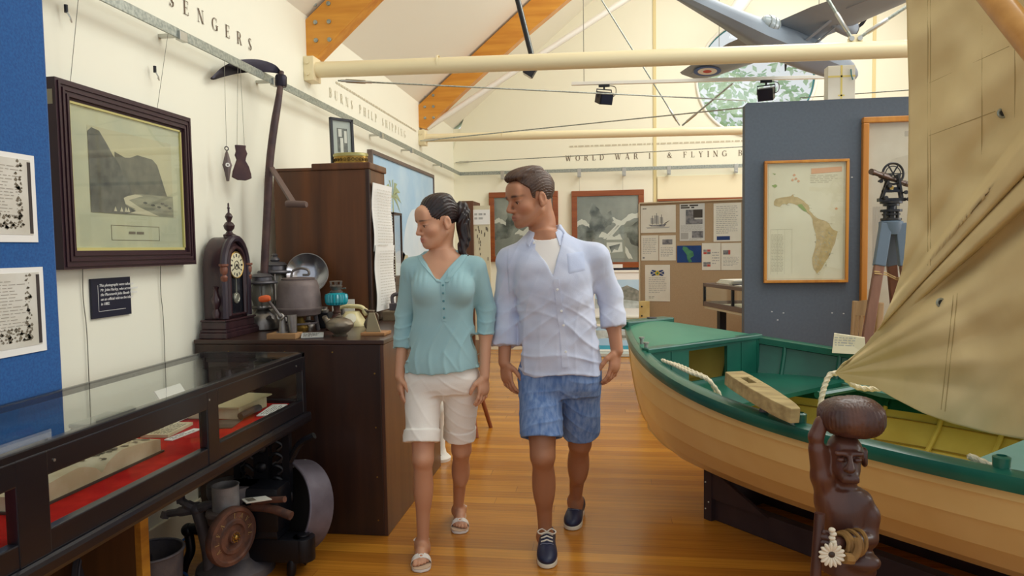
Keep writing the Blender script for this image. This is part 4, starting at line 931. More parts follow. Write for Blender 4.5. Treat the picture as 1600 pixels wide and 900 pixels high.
# reflector heater bowl
rb = thing('heater_reflector', 'large polished steel reflector dish propped against the tall cupboard', 'reflector', (-1.72, 4.08, PZ))
rc = P1(480, 427, 4.02); na = Vector((.38, -.90, .2)).normalized()
MB().lathe([(.0, -.045), (.04, -.043), (.08, -.032), (.118, 0), (.123, .004), (.12, .008), (.114, .004), (.078, -.026), (.04, -.037), (0, -.039)], rc, na, 48, cap=False).build('dish', mat('polished_steel', (170, 172, 180), .22, .95), rb)
MB().torus(rc + na*.004, na, .12, .004, 48, 8).build('rim', M_lampmetal, rb)
MB().cyl(rc - na*.03 + V(0, 0, -.05), V(rc.x-.01, rc.y+.02, PZ), .014, n=12).build('stand', M_lampmetal, rb)
MB().lathe([(0, 0), (.05, 0), (.045, .012), (0, .016)], (rc.x-.01, rc.y+.02, PZ), n=20).build('foot', M_lampmetal, rb)
# big kettle / boiler
kt = thing('iron_boiler', 'wide grey iron boiler pot with flat lid and wire handle', 'pot', (-1.68, 3.72, PZ))
kc = V(-1.695, 3.72, PZ+.085)
MB().lathe([(0, .0), (.095, 0), (.115, .008), (.122, .03), (.128, .038), (.128, .046), (.122, .05), (.119, .11), (.112, .165), (.100, .195), (.088, .202), (0, .202)], kc, n=44).build('pot_body', M_greyiron, kt)
MB().lathe([(.09, .200), (.092, .208), (.086, .212), (.03, .216), (0, .216)], kc, n=40).build('lid', M_greyiron, kt)
MB().tube(smoothpath([kc + V(-.03, -.02, .214), kc + V(-.02, -.02, .249), kc + V(.02, -.01, .264), kc + V(.058, 0, .254), kc + V(.062, 0, .229), kc + V(.03, -.005, .227)]), .007, 8).build('handle', M_tin, kt)
mb = MB()
for t in (.5, 2.6, 4.7): mb.cyl(kc + V(.085*math.cos(t), .085*math.sin(t), .01), (kc.x+.1*math.cos(t), kc.y+.1*math.sin(t), PZ), .012, n=10)
mb.torus((kc.x, kc.y, PZ+.045), (0, 0, 1), .095, .006, 32, 6); mb.build('trivet', M_castiron, kt)
MB().lathe([(0, 0), (.045, 0), (.05, .02), (.03, .05), (.02, .075), (0, .08)], (kc.x, kc.y, PZ), n=20).build('burner', M_brass, kt)
# crank grinder on block
gr = thing('hand_grinder', 'small metal hand grinder with orange knob on a wooden block', 'grinder', (-1.6, 3.42, PZ))
MB().box((-1.71, 3.36, PZ), (-1.555, 3.45, PZ+.028)).build('wood_block', wood('block_wood', (150, 110, 72), (176, 136, 92), 'X', 8, .6), gr, smooth=False, bevel=.003)
mb = MB(); e0 = V(-1.64, 3.40, PZ+.028)
mb.box((e0.x-.03, e0.y-.012, e0.z), (e0.x+.03, e0.y+.012, e0.z+.006)); mb.tube([e0, e0 + V(0, 0, .09)], [.022, .014], 12); mb.tube([e0 + V(.05, .01, 0), e0 + V(.045, .01, .09)], [.02, .026], 14); mb.build('stand', M_tin, gr)
ea = P1(462, 500, 3.38); eb = P1(418, 468, 3.34)
MB().bar(e0 + V(0, -.02, .085), eb, .026, .012).build('crank_arm', M_tin, gr, smooth=False, bevel=.004)
MB().lathe([(0, -.034), (.012, -.034), (.017, -.02), (.018, .0), (.015, .014), (.012, .02), (0, .022)], eb + V(0, -.015, .006), (1, .1, .1), 18).build('knob', mat('orange_knob', (206, 92, 44), .5), gr)
MB().torus(e0 + V(0, -.022, .085), (0, 1, 0), .014, .006, 16, 8).build('crank_boss', M_lampmetal, gr)
# teal glass oil lamp on iron stand
ol = thing('oil_lamp', 'oil lamp with ribbed teal glass font on dark iron foot', 'lamp', (-1.50, 3.76, PZ))
lc = V(-1.50, 3.78, PZ)
mb = MB(); n = 44; rings = []
for r, z in ((.0, .135), (.03, .135), (.052, .142), (.06, .155), (.062, .185), (.058, .2), (.04, .208), (0, .21)):
    rings.append([lc + V((r + (.0025*math.cos(k*PI) if .05 < r else 0))*math.cos(2*PI*k/n), (r + (.0025*math.cos(k*PI) if .05 < r else 0))*math.sin(2*PI*k/n), z) for k in range(n)])
mb.loft(rings).build('font', mat('teal_glass', (18, 150, 164), .12, coat=.5), ol, angle=20)
MB().lathe([(0, 0), (.062, 0), (.066, .008), (.05, .022), (.032, .05), (.026, .075), (.02, .09), (.024, .10), (.016, .11), (.02, .135), (0, .137)], lc, n=24).build('foot', M_rust, ol)
mb = MB(); mb.lathe([(0, .208), (.034, .208), (.036, .216), (.026, .222), (.03, .232), (.036, .246), (.028, .252), (0, .254)], lc, n=24); mb.cyl(lc + V(.02, 0, .23), lc + V(.06, -.01, .235), .004, n=8); mb.build('burner', M_lampmetal, ol)
mb = MB()
for t in range(6): mb.bar(lc + V(.03*math.cos(t*1.05), .03*math.sin(t*1.05), .25), lc + V(.034*math.cos(t*1.05), .034*math.sin(t*1.05), .272), .006, .002)
mb.torus(lc + V(0, 0, .272), (0, 0, 1), .034, .002, 24, 5)
mb.build('chimney_gallery', M_lampmetal, ol)
# squat brass teapot-like lamp
ge = thing('squat_oil_pot', 'squat dented brass pot with short spout on the cabinet front', 'pot', (-1.37, 3.49, PZ)); gc = V(-1.375, 3.50, PZ)
MB().lathe([(0, 0), (.04, 0), (.042, .006), (.03, .012), (.05, .025), (.072, .048), (.074, .062), (.06, .082), (.03, .095), (.014, .098), (0, .098)], gc, n=36, sy=.8).build('pot_body', mat('dented_brass', (140, 130, 114), .4, .65, rgb2=(104, 94, 82), nscale=12, bump=.2, bscale=30), ge)
MB().tube(smoothpath([gc + V(-.05, 0, .06), gc + V(-.075, -.005, .09), gc + V(-.078, -.008, .105)]), [.018]*6 + [.014]*8 + [.012]*3, 12).build('spout', MATS['dented_brass'], ge)
MB().lathe([(0, 0), (.016, 0), (.018, .006), (.006, .012), (.008, .02), (0, .024)], gc + V(0, 0, .096), n=16).build('lid_knob', MATS['dented_brass'], ge)
# cream telephone
te = thing('telephone', 'old cream telephone with dial behind the brass pot', 'telephone', (-1.44, 4.02, PZ)); tc_ = V(-1.485, 3.98, PZ)
mb = MB(); rings = []
for (hx, hy, z) in ((.075, .065, 0), (.078, .068, .012), (.066, .058, .04), (.045, .036, .075), (.04, .028, .085)):
    rings.append([tc_ + V(hx*math.copysign(abs(math.cos(t))**.6, math.cos(t)), hy*math.copysign(abs(math.sin(t))**.6, math.sin(t)), z) for t in [2*PI*k/28 for k in range(28)]])
mb.loft(rings).build('body', M_bone, te)
MB().tube(smoothpath([tc_ + V(-.10, -.01, .085), tc_ + V(-.06, 0, .112), tc_ + V(0, .0, .115), tc_ + V(.06, 0, .108), tc_ + V(.095, -.01, .07)]), [.02]*4 + [.013]*24 + [.018]*5, 12).build('handset', M_bone, te)
MB().lathe([(0, 0), (.034, 0), (.034, .006), (.012, .008), (0, .009)], tc_ + V(.01, -.055, .045), (.1, -.8, .6), 24).build('dial', mat('ivory_dial', (240, 236, 214), .4), te)
MB().cyl(tc_ + V(-.05, -.02, .07), tc_ + V(-.05, -.02, .1), .012, n=10).build('cradle', M_tin, te)
# pewter jug and small slanted sign on a wooden base
ju = thing('pewter_jug', 'small dark pewter jug at the right end of the cabinet', 'jug', (-1.25, 3.62, PZ)); jc = V(-1.262, 3.66, PZ)
MB().lathe([(0, 0), (.028, 0), (.03, .005), (.02, .012), (.034, .03), (.038, .045), (.03, .066), (.018, .085), (.016, .10), (.024, .118), (.022, .12), (.014, .10), (0, .1)], jc, n=28).build('jug_body', M_pewter, ju)
MB().tube(smoothpath([jc + V(.018, -.012, .11), jc + V(.045, -.02, .10), jc + V(.046, -.02, .07), jc + V(.034, -.012, .05)]), .004, 8).build('handle', M_pewter, ju)
MB().tube([jc + V(-.016, 0, .112), jc + V(-.034, 0, .126)], [.01, .004], 8).build('spout_lip', M_pewter, ju)
sg = thing('sloped_plaque', 'small wedge plaque on a pale wooden base at the cabinet edge', 'plaque', (-1.2, 3.56, PZ))
MB().box((-1.265, 3.50, PZ), (-1.135, 3.62, PZ+.016)).build('wood_base', wood('pale_base', (190, 140, 92), (166, 116, 72), 'X', 8, .5), sg, smooth=False, bevel=.004)
MB().prism([(-1.245, 3.53, PZ+.016), (-1.165, 3.53, PZ+.016), (-1.205, 3.55, PZ+.115), (-1.235, 3.55, PZ+.115)], (0, .012, 0)).build('plaque', mat('buff_plaque', (150, 138, 110), .6), sg, smooth=False, bevel=.002)
# card stand and small tins
pc_ = thing('museum_card', 'small tilted printed card lying by the wooden block', 'card', (-1.5, 3.42, PZ))
mb = MB(); mb.M = Matrix.Translation((-1.495, 3.43, PZ+.012)) @ Matrix.Rotation(.35, 4, 'Z') @ Matrix.Rotation(.25, 4, 'X'); mb.box((-.055, -.035, -.002), (.055, .035, .002)); mb.build('card', mat('grey_card', (168, 170, 168), .6), pc_, smooth=False)
mb = MB(); mb.M = Matrix.Translation((-1.495, 3.43, PZ+.012)) @ Matrix.Rotation(.35, 4, 'Z') @ Matrix.Rotation(.25, 4, 'X'); greek(mb, (-.045, .028, .0026), (1, 0, 0), (0, 1, 0), .085, .055, 6, .5, .2, .012); mb.build('printing', M_ink, pc_, smooth=False)
lc_ = thing('lettered_card', 'white upright card with bold lettering behind the teal lamp', 'card', (-1.56, 3.95, PZ))
MB().box((-1.64, 4.06, PZ), (-1.50, 4.066, PZ+.15)).build('card', M_cardwhite, lc_, smooth=False)
bfont('OCTO', .05, (-1.63, 4.0585, PZ+.03), (1, 0, 0), (0, 0, 1), M_black, 'lettering', lc_)
MB().box((-1.58, 4.066, PZ), (-1.55, 4.11, PZ+.006)).build('foot', M_cardwhite, lc_, smooth=False)
tb = thing('spirit_stove', 'dark little spirit stove box behind the pot', 'stove', (-1.62, 3.9, PZ))
MB().box((-1.655, 3.84, PZ), (-1.575, 3.92, PZ+.09)).build('stove_body', mat('black_tinplate', (52, 52, 58), .45, .5), tb, smooth=False, bevel=.006)
mb = MB(); mb.lathe([(0, 0), (.026, 0), (.028, .012), (.018, .02), (.02, .03), (0, .032)], (-1.615, 3.88, PZ+.09), n=20); mb.build('burner', M_lampmetal, tb)
mb = MB(); mb.cyl((-1.575, 3.86, PZ+.05), (-1.55, 3.85, PZ+.05), .008, n=10); mb.torus((-1.55, 3.85, PZ+.05), (1, -.3, 0), .012, .003, 14, 6); mb.build('valve', M_brass, tb)
# ================================================================ BACK WALL, DISPLAYS, PARTITION
M_redwood = wood('red_cedar_frame', (128, 66, 32), (158, 88, 44), 'X', 7, .35, coat=.2)
M_oakframe = wood('honey_oak_frame', (206, 142, 54), (184, 118, 40), 'Z', 7, .35, coat=.2)
M_mapper = mat('map_paper', (232, 226, 200), .6, rgb2=(220, 212, 184), nscale=3)
M_part = mat('slate_grey_panel', (92, 102, 114), .75, rgb2=(88, 97, 109), nscale=60)
M_hess = mat('beige_hessian', (186, 162, 130), .95, rgb2=(172, 148, 116), nscale=260)
M_bluepic = mat('sky_blue_paint', (168, 204, 232), .7, rgb2=(196, 222, 240), nscale=2)
M_aer1 = mat('aerial_dark', (74, 82, 80), .5, rgb2=(148, 156, 150), nscale=5, detail=10, contrast=(.4, .62))
M_aer2 = mat('aerial_sea', (128, 136, 130), .5, rgb2=(156, 162, 156), nscale=3, detail=6)
M_foam = mat('aerial_white', (216, 220, 212), .5)
def xz_frame(mb, x0, x1, z0, z1, w, y0, y1):
    for p, q in (((x0, z0), (x1, z0+w)), ((x0, z1-w), (x1, z1)), ((x0, z0+w), (x0+w, z1-w)), ((x1-w, z0+w), (x1, z1-w))): mb.box((p[0], y0, p[1]), (q[0], y1, q[1]))
    return mb
def aerial(x0, x1, z0, z1, label, seed):
    r = thing('aerial_photograph', label, 'picture', ((x0+x1)/2, YB-.04, z0)); y = YB-.06
    xz_frame(MB(), x0, x1, z0, z1, .075, y, YB-.002).build('frame', M_redwood, r, smooth=False, bevel=.006)
    a0, a1, b0, b1 = x0+.07, x1-.07, z0+.07, z1-.07; rr = random.Random(seed)
    ph = MB(); X = lambda u, v, k: (a0+(a1-a0)*u, y+.02-.0006*k, b0+(b1-b0)*v)
    def sh_(mi, k, pts): ph.cur = mi; ph.add([X(u, v, k) for u, v in pts], [tuple(range(len(pts)))])
    def rough(pts, amp=.012, n=5):
        out = []
        for (p, q) in zip(pts, pts[1:] + pts[:1]):
            for i in range(n): t = i/n; out.append((min(1, max(0, p[0]+(q[0]-p[0])*t + rr.uniform(-amp, amp)*(0 < i))), min(1, max(0, p[1]+(q[1]-p[1])*t + rr.uniform(-amp, amp)*(0 < i)))))
        return out
    sh_(0, 0, [(0, 0), (1, 0), (1, 1), (0, 1)])
    for pts in ([(0, .62), (.08, .66), (.2, .58), (.3, .5), (.42, .62), (.5, .7), (.62, .66), (.72, .62), (.86, .72), (1, .74), (1, .66), (.84, .62), (.7, .54), (.56, .6), (.46, .55), (.32, .38), (.2, .46), (.1, .58), (0, .54)], [(.3, .38), (.42, .46), (.6, .38), (.7, .42), (.8, .22), (.9, .05), (.84, .05), (.74, .18), (.6, .3), (.44, .38)]): sh_(2, 1, rough(pts))
    for pts in ([(0, .55), (.08, .58), (.2, .52), (.24, .9), (.34, .82), (.44, .68), (.56, .78), (.6, .62), (.46, .52), (.36, .4), (.2, .3), (0, .28)], [(.6, .5), (.72, .48), (1, .62), (1, .2), (.86, .3), (.8, .44), (.68, .42)]): sh_(1, 2, rough(pts, .02))
    for o in (0, .05):
        sh_(2, 3, [(.42+o, .36-o*.3), (.46+o, .35-o*.3), (.68+o*.6, .55-o*.1), (.65+o*.6, .57-o*.1)])
    sh_(3, 4, [(.44, .06), (.78, .06), (.78, .34), (.44, .34)]); sh_(2, 5, [(.48, .14), (.74, .16), (.73, .3), (.48, .3)]); sh_(1, 6, [(.52, .24), (.7, .28), (.66, .18), (.6, .2), (.56, .14)])
    ph.build('photograph', [M_aer2, M_aer1, M_foam, mat('aerial_inset', (150, 156, 146), .5) if 'aerial_inset' not in MATS else MATS['aerial_inset']], r, smooth=False)
    MB().box((a0, y+.012, b0), (a1, y+.014, b1)).build('glass_pane', M_glass, r, smooth=False)
    return r
aerial(-1.60, -.64, 1.24, 2.20, 'cedar framed aerial photograph behind the man, left of the pair', 1)
a2 = aerial(-.455, .52, 1.14, 2.19, 'cedar framed aerial photograph of coast and runway by the pinboard', 2)
MB().box((-.02, YB-.07, 1.135), (.23, YB-.062, 1.185)).build('caption_strip', M_cardwhite, a2, smooth=False)
tag(MB().box((-.05, YB-.05, 1.06), (.62, YB-.002, 1.13)).build('picture_ledge', mat('dark_blue_ledge', (36, 40, 62), .4), smooth=False, bevel=.004, origin=(.3, YB, 1.06)), 'dark narrow ledge below the runway photograph', 'ledge')
# hanging wires of the two pictures
for i, px in enumerate((905, 973)):
    p = UY(px, 275, YB-.07); tag(MB().tube([(p.x, YB-.08, 2.46), (p.x, YB-.05, 2.17)], .0015, 6).build('picture_wire', M_wire, origin=(p.x, YB-.06, 2.3)), ['left wire holding the runway photograph on the end wall', 'right wire holding the runway photograph on the end wall'][i], 'wire')
def art(name, label, x0, x1, z0, z1, y, tilt, kind):
    r = thing(name, label, 'picture', ((x0+x1)/2, y, z0)); M = Matrix.Translation((0, y, z0)) @ Matrix.Rotation(tilt, 4, 'X')
    h = z1-z0
    def m_(): q = MB(); q.M = M; return q
    xz_frame(m_(), x0, x1, 0, h, .03, -.02, .01).build('frame', M_white, r, smooth=False, bevel=.003)
    m_().box((x0+.02, -.006, .02), (x1-.02, .004, h-.02)).build('mat_board', M_cardwhite, r, smooth=False)
    q = m_(); a0, a1, b0, b1 = x0+.09, x1-.06, h*.2, h*.8
    if kind == 1: a0, a1, b0, b1 = x0+.04, x1-.04, h*.05, h*.95
    X = lambda u, v, k: (a0+(a1-a0)*u, -.0065-.0006*k, b0+(b1-b0)*v)
    def s_(mi, k, pts): q.cur = mi; q.add([X(u, v, k) for u, v in pts], [tuple(range(len(pts)))])
    s_(0, 0, [(0, 0), (1, 0), (1, 1), (0, 1)])
    if kind == 0:
        s_(1, 1, [(0, .2), (.15, .45), (.35, .62), (.5, .7), (.65, .8), (.85, .65), (1, .5), (1, .15), (0, .1)]); s_(3, 2, [(0, .0), (1, 0), (1, .22), (.6, .3), (.3, .26), (0, .34)]); s_(2, 3, [(.24, .25), (.34, .25), (.33, .5), (.26, .52)])
    else:
        s_(3, 1, [(0, .45), (.3, .5), (.6, .4), (1, .5), (1, .8), (0, .8)]); s_(1, 2, [(.2, .5), (.5, .62), (.7, .58), (1, .66), (1, .54), (.5, .48)]); s_(4, 2, [(0, 0), (1, 0), (1, .18), (0, .2)])
    q.build('photograph', [M_bluepic, mat('hill_grey', (112, 116, 106), .6, rgb2=(150, 150, 140), nscale=20) if 'hill_grey' not in MATS else MATS['hill_grey'], mat('boat_red', (206, 74, 60), .6) if 'boat_red' not in MATS else MATS['boat_red'], mat('surf_pale', (206, 216, 216), .6, rgb2=(170, 180, 176), nscale=12) if 'surf_pale' not in MATS else MATS['surf_pale'], mat('sea_teal', (72, 164, 190), .6) if 'sea_teal' not in MATS else MATS['sea_teal']], r, smooth=False)
p = UY(948, 425, 9.6); q = UY(1003, 497, 9.6)
art('framed_print', 'white framed hill and shore print under the runway photograph', p.x-.25, q.x+.1, q.z, p.z+.02, 9.66, -.06, 0)
p = UY(938, 508, 9.2); q = UY(992, 549, 9.2)
art('framed_print', 'white framed seascape print with teal water near the floor', p.x-.1, q.x+.15, q.z-.02, p.z, 9.3, -.12, 1)
bn = thing('display_bench', 'low dark legged bench with pale top against the end wall', 'bench', (-.3, 9.4, 0))
MB().box((-1.1, 9.12, q.z-.06), (.8, 9.70, q.z-.02)).build('bench_top', mat('pale_laminate', (196, 202, 194), .5), bn, smooth=False, bevel=.004)
for x_ in (-1.05, -.12, .74): MB().box((x_-.02, 9.16, 0), (x_+.02, 9.2, q.z-.06)).build('leg', M_blacksat, bn, smooth=False)
bz = q.z-.02
# upper white board with brown batten on end wall
ub = thing('wall_board', 'white wall panel with brown lower batten above the pinboard', 'panel', (1, YB, 2.1))
p = UY(1027, 262, YB-.03); q = UY(1160, 308, YB-.03)
MB().box((p.x, YB-.03, q.z), (q.x+.6, YB-.002, 2.36)).build('panel', mat('panel_cream', (248, 240, 206), .7), ub, smooth=False, bevel=.003)
MB().box((p.x, YB-.04, q.z-.03), (q.x+.6, YB-.002, q.z)).build('batten', M_redwood, ub, smooth=False, bevel=.003)
MB().box((p.x+.02, YB-.025, q.z-.4), (q.x+.58, YB-.003, q.z-.03)).build('lower_panel', mat('panel_dark', (112, 122, 120), .6), ub, smooth=False)

# pinboard and its papers
pb = thing('pinboard', 'large beige hessian pinboard covered with papers behind the boat', 'pinboard', (.9, 6.85, 0))
B0 = V(.335, 7.0, 0); B1 = V(1.36, 6.72, 0); bd = (B1-B0).normalized(); bnm = V(bd.y, -bd.x, 0)
zt0, zt1 = UY(1000, 320, 7.0).z, UY(1160, 311, 6.74).z; zt = (zt0+zt1)/2
MB().prism([B0 + V(0, 0, .12), B1 + V(0, 0, .12), B1 + V(0, 0, zt), B0 + V(0, 0, zt)], bnm*-.03).build('panel', M_hess, pb, smooth=False)
mb = MB(); mb.bar(B0 + V(0, 0, zt+.006), B1 + V(0, 0, zt+.006), .04, .012); mb.bar(B0 + V(-.006, 0, .12), B0 + V(-.006, 0, zt), .04, .012, (1, 0, 0)); mb.build('edge_trim', mat('trim_buff', (206, 190, 160), .6), pb, smooth=False)
for q_ in (B0 + bd*.05, B1 - bd*.05): MB().box((q_.x-.025, q_.y-.2, 0), (q_.x+.025, q_.y+.2, .12)).build('foot', M_blacksat, pb, smooth=False, bevel=.006)
def bp(px, py):
    """point of the board's face under a photo pixel"""
    d = _ray(px, py); o = V(0, 0, CAM_H); t = (B0-o).dot(bnm)/d.dot(bnm); return o + d*t
M_news = mat('newsprint', (212, 214, 210), .8); M_navypic = mat('map_blue', (26, 72, 140), .6, rgb2=(20, 58, 120), nscale=6); M_islegreen = mat('island_green', (84, 150, 110), .6, rgb2=(60, 116, 90), nscale=25)
M_greyp = mat('grey_photo', (96, 98, 104), .6, rgb2=(150, 150, 152), nscale=30); M_lt = mat('light_type', (176, 176, 172), .8); M_goldp = mat('badge_gold', (214, 186, 60), .6); M_bluebadge = mat('badge_navy', (34, 62, 118), .6); M_redp = mat('badge_red', (190, 84, 76), .6)
def sheet(name, label, px0, py0, px1, py1, m, draw, cat='sheet', grp='papers on the hessian pinboard'):
    a = bp(px0, py0); b = bp(px1, py1); w = (b-a).dot(bd); h = a.z-b.z; o = a + bnm*.002
    r = thing(name, label, cat, o - V(0, 0, h), grp)
    MB().prism([o, o + bd*w, o + bd*w - V(0, 0, h), o - V(0, 0, h)], bnm*.0025).build('paper', m, r, smooth=False)
    def area_(u0, v0, u1, v1, mt, nm, k=1):
        f = o + bnm*(.003+.0006*k); MB().quad(f + bd*w*u0 - V(0, 0, h*v0), f + bd*w*u1 - V(0, 0, h*v0), f + bd*w*u1 - V(0, 0, h*v1), f + bd*w*u0 - V(0, 0, h*v1)).build(nm, mt, r, smooth=False)
    def text_(u0, v0, u1, v1, lines, mt=M_lt, fill=.35, word=.02):
        mb = MB(); greek(mb, o + bnm*.0032 + bd*w*u0 - V(0, 0, h*v0), bd, (0, 0, 1), w*(u1-u0), h*(v1-v0), lines, fill, .1, word); mb.build('printing', mt, r, smooth=False)
    def poly_(pts, mt, nm, k=1):
        f = o + bnm*(.003+.0006*k); MB().add([f + bd*w*u - V(0, 0, h*v) for u, v in pts], [tuple(range(len(pts)))]).build(nm, mt, r, smooth=False)
    draw(area_, text_, poly_); return r
def d_ship(A, T, P):
    T(.06, .08, .25, .14, 1, M_ink, .5, .01)
    P([(.22, .70), (.30, .76), (.68, .78), (.74, .68), (.6, .70), (.36, .72)], M_greyp, 'ship_hull')
    for i, (u, v0, w_) in enumerate(((.34, .45, .1), (.46, .36, .14), (.60, .42, .10))):
        P([(u-w_/2, v0), (u+w_*.4, v0+.02), (u+w_*.5, .68), (u-w_*.5, .66)], M_lt, 'sail', 2); P([(u-.006, v0-.08), (u+.006, v0-.08), (u+.006, .7), (u-.006, .7)], M_ink, 'mast', 3)
    P([(.68, .66), (.82, .56), (.82, .575), (.69, .69)], M_ink, 'bowsprit', 3); P([(.15, .8), (.85, .79), (.8, .83), (.2, .84)], M_lt, 'water_line', 1)
sheet('ship_drawing', 'landscape sheet with a drawing of a sailing ship on pinboard', 1001, 322, 1056, 363, M_paper, d_ship)
sheet('newspaper_cutting', 'grey newspaper cutting with bold headline and photo on pinboard', 1062, 319, 1101, 376, M_news, lambda A, T, P: (T(.05, .02, .95, .13, 2, M_ink, .7, .05), A(.25, .16, .6, .42, M_greyp, 'photo'), A(.55, .16, .92, .38, M_ink, 'photo', 2), A(.25, .42, .92, .55, M_greyp, 'photo', 3), T(.05, .57, .95, .75, 8, M_lt), A(.05, .78, .35, .95, M_lt, 'photo'), A(.5, .74, .95, .92, M_greyp, 'photo'), T(.4, .93, .95, .99, 2)))
sheet('typed_sheet', 'tall typed sheet with small blue photo at its foot on pinboard', 1115, 318, 1158, 377, M_paper, lambda A, T, P: (T(.1, .06, .9, .8, 15), A(.12, .86, .6, .96, M_bluebadge, 'photo')))
sheet('typed_sheet', 'typed sheet under the ship drawing, left of two joined pages', 1002, 368, 1029, 407, M_paper, lambda A, T, P: (T(.1, .1, .9, .75, 9), A(.08, .86, .2, .92, M_greyp, 'stamp')))
sheet('typed_sheet', 'typed page with a small dark photo, right of two joined pages', 1030, 368, 1056, 407, M_paper, lambda A, T, P: (A(.2, .16, .8, .36, M_greyp, 'photo'), T(.1, .45, .9, .85, 6)))
sheet('island_map', 'small blue sea chart with green island on pinboard', 1058, 384, 1096, 410, M_navypic, lambda A, T, P: (P([(.25, .05), (.4, .08), (.52, .25), (.66, .35), (.7, .6), (.55, .75), (.62, .95), (.5, 1), (.42, .8), (.4, .55), (.3, .35), (.22, .2)], M_islegreen, 'island'),))
sheet('typed_sheet', 'sheet with four small red and grey squares on pinboard', 1097, 380, 1126, 422, M_paper, lambda A, T, P: ([A(.08+.2*(i % 2), .24+.46*(i//2) + .09*j, .26+.2*(i % 2), .32+.46*(i//2)+.09*j, (M_greyp, M_redp)[(i+j) % 3 == 1], 'photo') for i in range(4) for j in range(2)], T(.55, .3, .95, .8, 5)))
sheet('typed_sheet', 'sheet with single red edged photo, lower right of pinboard', 1127, 380, 1158, 422, M_paper, lambda A, T, P: (A(.1, .26, .36, .42, M_greyp, 'photo'), A(.36, .26, .46, .42, M_redp, 'photo_edge'), T(.1, .5, .9, .85, 7)))
def d_badge(A, T, P):
    for i in range(4):
        s = (-1 if i % 2 else 1); t = (-1 if i // 2 else 1)
        P([(.5+s*.07, .22), (.5+s*.25, .22-t*.06), (.5+s*.2, .22-t*.085), (.5+s*.05, .22-t*.06)], M_bluebadge, 'emblem_ray'); P([(.5+s*.12, .22), (.5+s*.27, .22), (.5+s*.27, .22-t*.04)], M_bluebadge, 'emblem_bar', 2)
    P([(.5, .15), (.6, .2), (.58, .27), (.5, .29), (.42, .27), (.4, .2)], M_goldp, 'emblem_centre', 3); P([(.46, .21), (.54, .19), (.55, .25), (.48, .26)], M_islegreen, 'emblem_core', 4)
    T(.15, .33, .88, .78, 9); T(.15, .86, .45, .93, 2, M_ink, .3, .02)
sheet('letterhead_sheet', 'sheet with blue and gold emblem low on pinboard', 1008, 414, 1047, 471, M_paper, d_badge)
# ply post beside the board
pt = UY(1007, 470, 6.95); po = thing('ply_post', 'short pale plywood post beside the pinboard behind the bow', 'post', (pt.x, 6.9, 0))
MB().box((pt.x-.055, 6.88, 0), (pt.x+.045, 6.93, pt.z)).build('post', mat('pale_ply', (226, 204, 140), .6, rgb2=(212, 184, 116), nscale=10), po, smooth=False, bevel=.004)
mb = MB(); 
for z_ in (.05, .14): mb.cyl((pt.x-.03, 6.879, pt.z-z_), (pt.x-.03, 6.872, pt.z-z_), .008, n=10)
mb.build('bolt', M_black, po)

# glass table case behind the partition
tc = thing('table_case', 'glass topped table case holding papers behind grey partition', 'showcase', (.84, 6.30, 0))
TR = .26; tc.rotation_euler = (0, 0, TR)
def rot_(x, y): return (.84 + (x-.84)*math.cos(TR) - (y-6.3)*math.sin(TR), 6.3 + (x-.84)*math.sin(TR) + (y-6.3)*math.cos(TR))
tx0, tx1, ty0, ty1, tz0, tz1 = .84, 1.60, 5.14, 6.30, .90, 1.10
M_grw = wood('grey_brown_wood', (92, 78, 74), (120, 102, 94), 'Y', 6, .45)
mb = MB(); w = .03
for z_, hh in ((tz0, .04), (tz1-.03, .03)):
    mb.box((tx0, ty0, z_), (tx0+w, ty1, z_+hh)); mb.box((tx1-w, ty0, z_), (tx1, ty1, z_+hh)); mb.box((tx0, ty1-w, z_), (tx1, ty1, z_+hh)); mb.box((tx0, ty0, z_), (tx1, ty0+w, z_+hh))
mb.build('frame', M_grw, tc, smooth=False, bevel=.004)
for y_ in (ty0, (ty0+ty1)/2, ty1-.022): MB().box((tx0+.002, y_, tz0), (tx0+.022, y_+.022, tz1-.02)).build('corner_post', M_black, tc, smooth=False)
MB().box((tx0+.01, ty0+.01, tz0-.02), (tx1-.01, ty1-.01, tz0+.012)).build('base_board', mat('case_lining', (206, 200, 176), .8), tc, smooth=False)
MB().box((tx0+.02, ty0+.02, tz1-.006), (tx1-.02, ty1-.02, tz1-.001)).build('top_glass', M_glass, tc, smooth=False)
MB().box((tx0+.008, ty0+.02, tz0+.04), (tx0+.011, ty1-.02, tz1-.03)).build('glass_pane', M_glass, tc, smooth=False)
for x_, y_ in ((tx0+.12, ty0+.1), (tx1-.1, ty0+.1), (tx0+.12, ty1-.12), (tx1-.1, ty1-.12)): MB().box((x_-.03, y_-.03, 0), (x_+.03, y_+.03, tz0-.02)).build('leg', M_blacksat, tc, smooth=False, bevel=.003)
bk = thing('stacked_booklets', 'small stack of white booklets lying on the table case glass', 'booklet', (.84, 6.30, tz1)); bk.rotation_euler = (0, 0, TR)
for i in range(3): MB().box((.92+.01*i, 5.95-.02*i, tz1+.012*i), (1.2+.015*i, 6.2-.01*i, tz1+.012*i+.011)).build('booklet', M_paper, bk, smooth=False, bevel=.002)
for i, (x_, y_, w_, l_, lb) in enumerate(((.98, 5.68, .16, .22, 'white paper on the table case glass, behind dark pamphlet'), (.95, 5.42, .18, .22, 'white paper on the table case glass nearest the partition'))):
    flat('loose_paper', lb, 'paper', rot_(x_, y_), w_, l_, .1+TR, .002, M_paper, z=tz1)
flat('dark_pamphlet', 'small dark pamphlet on the table case glass', 'pamphlet', rot_(1.0, 5.88), .12, .09, .2+TR, .008, mat('slate_cover', (92, 92, 96), .6), z=tz1, text=False)
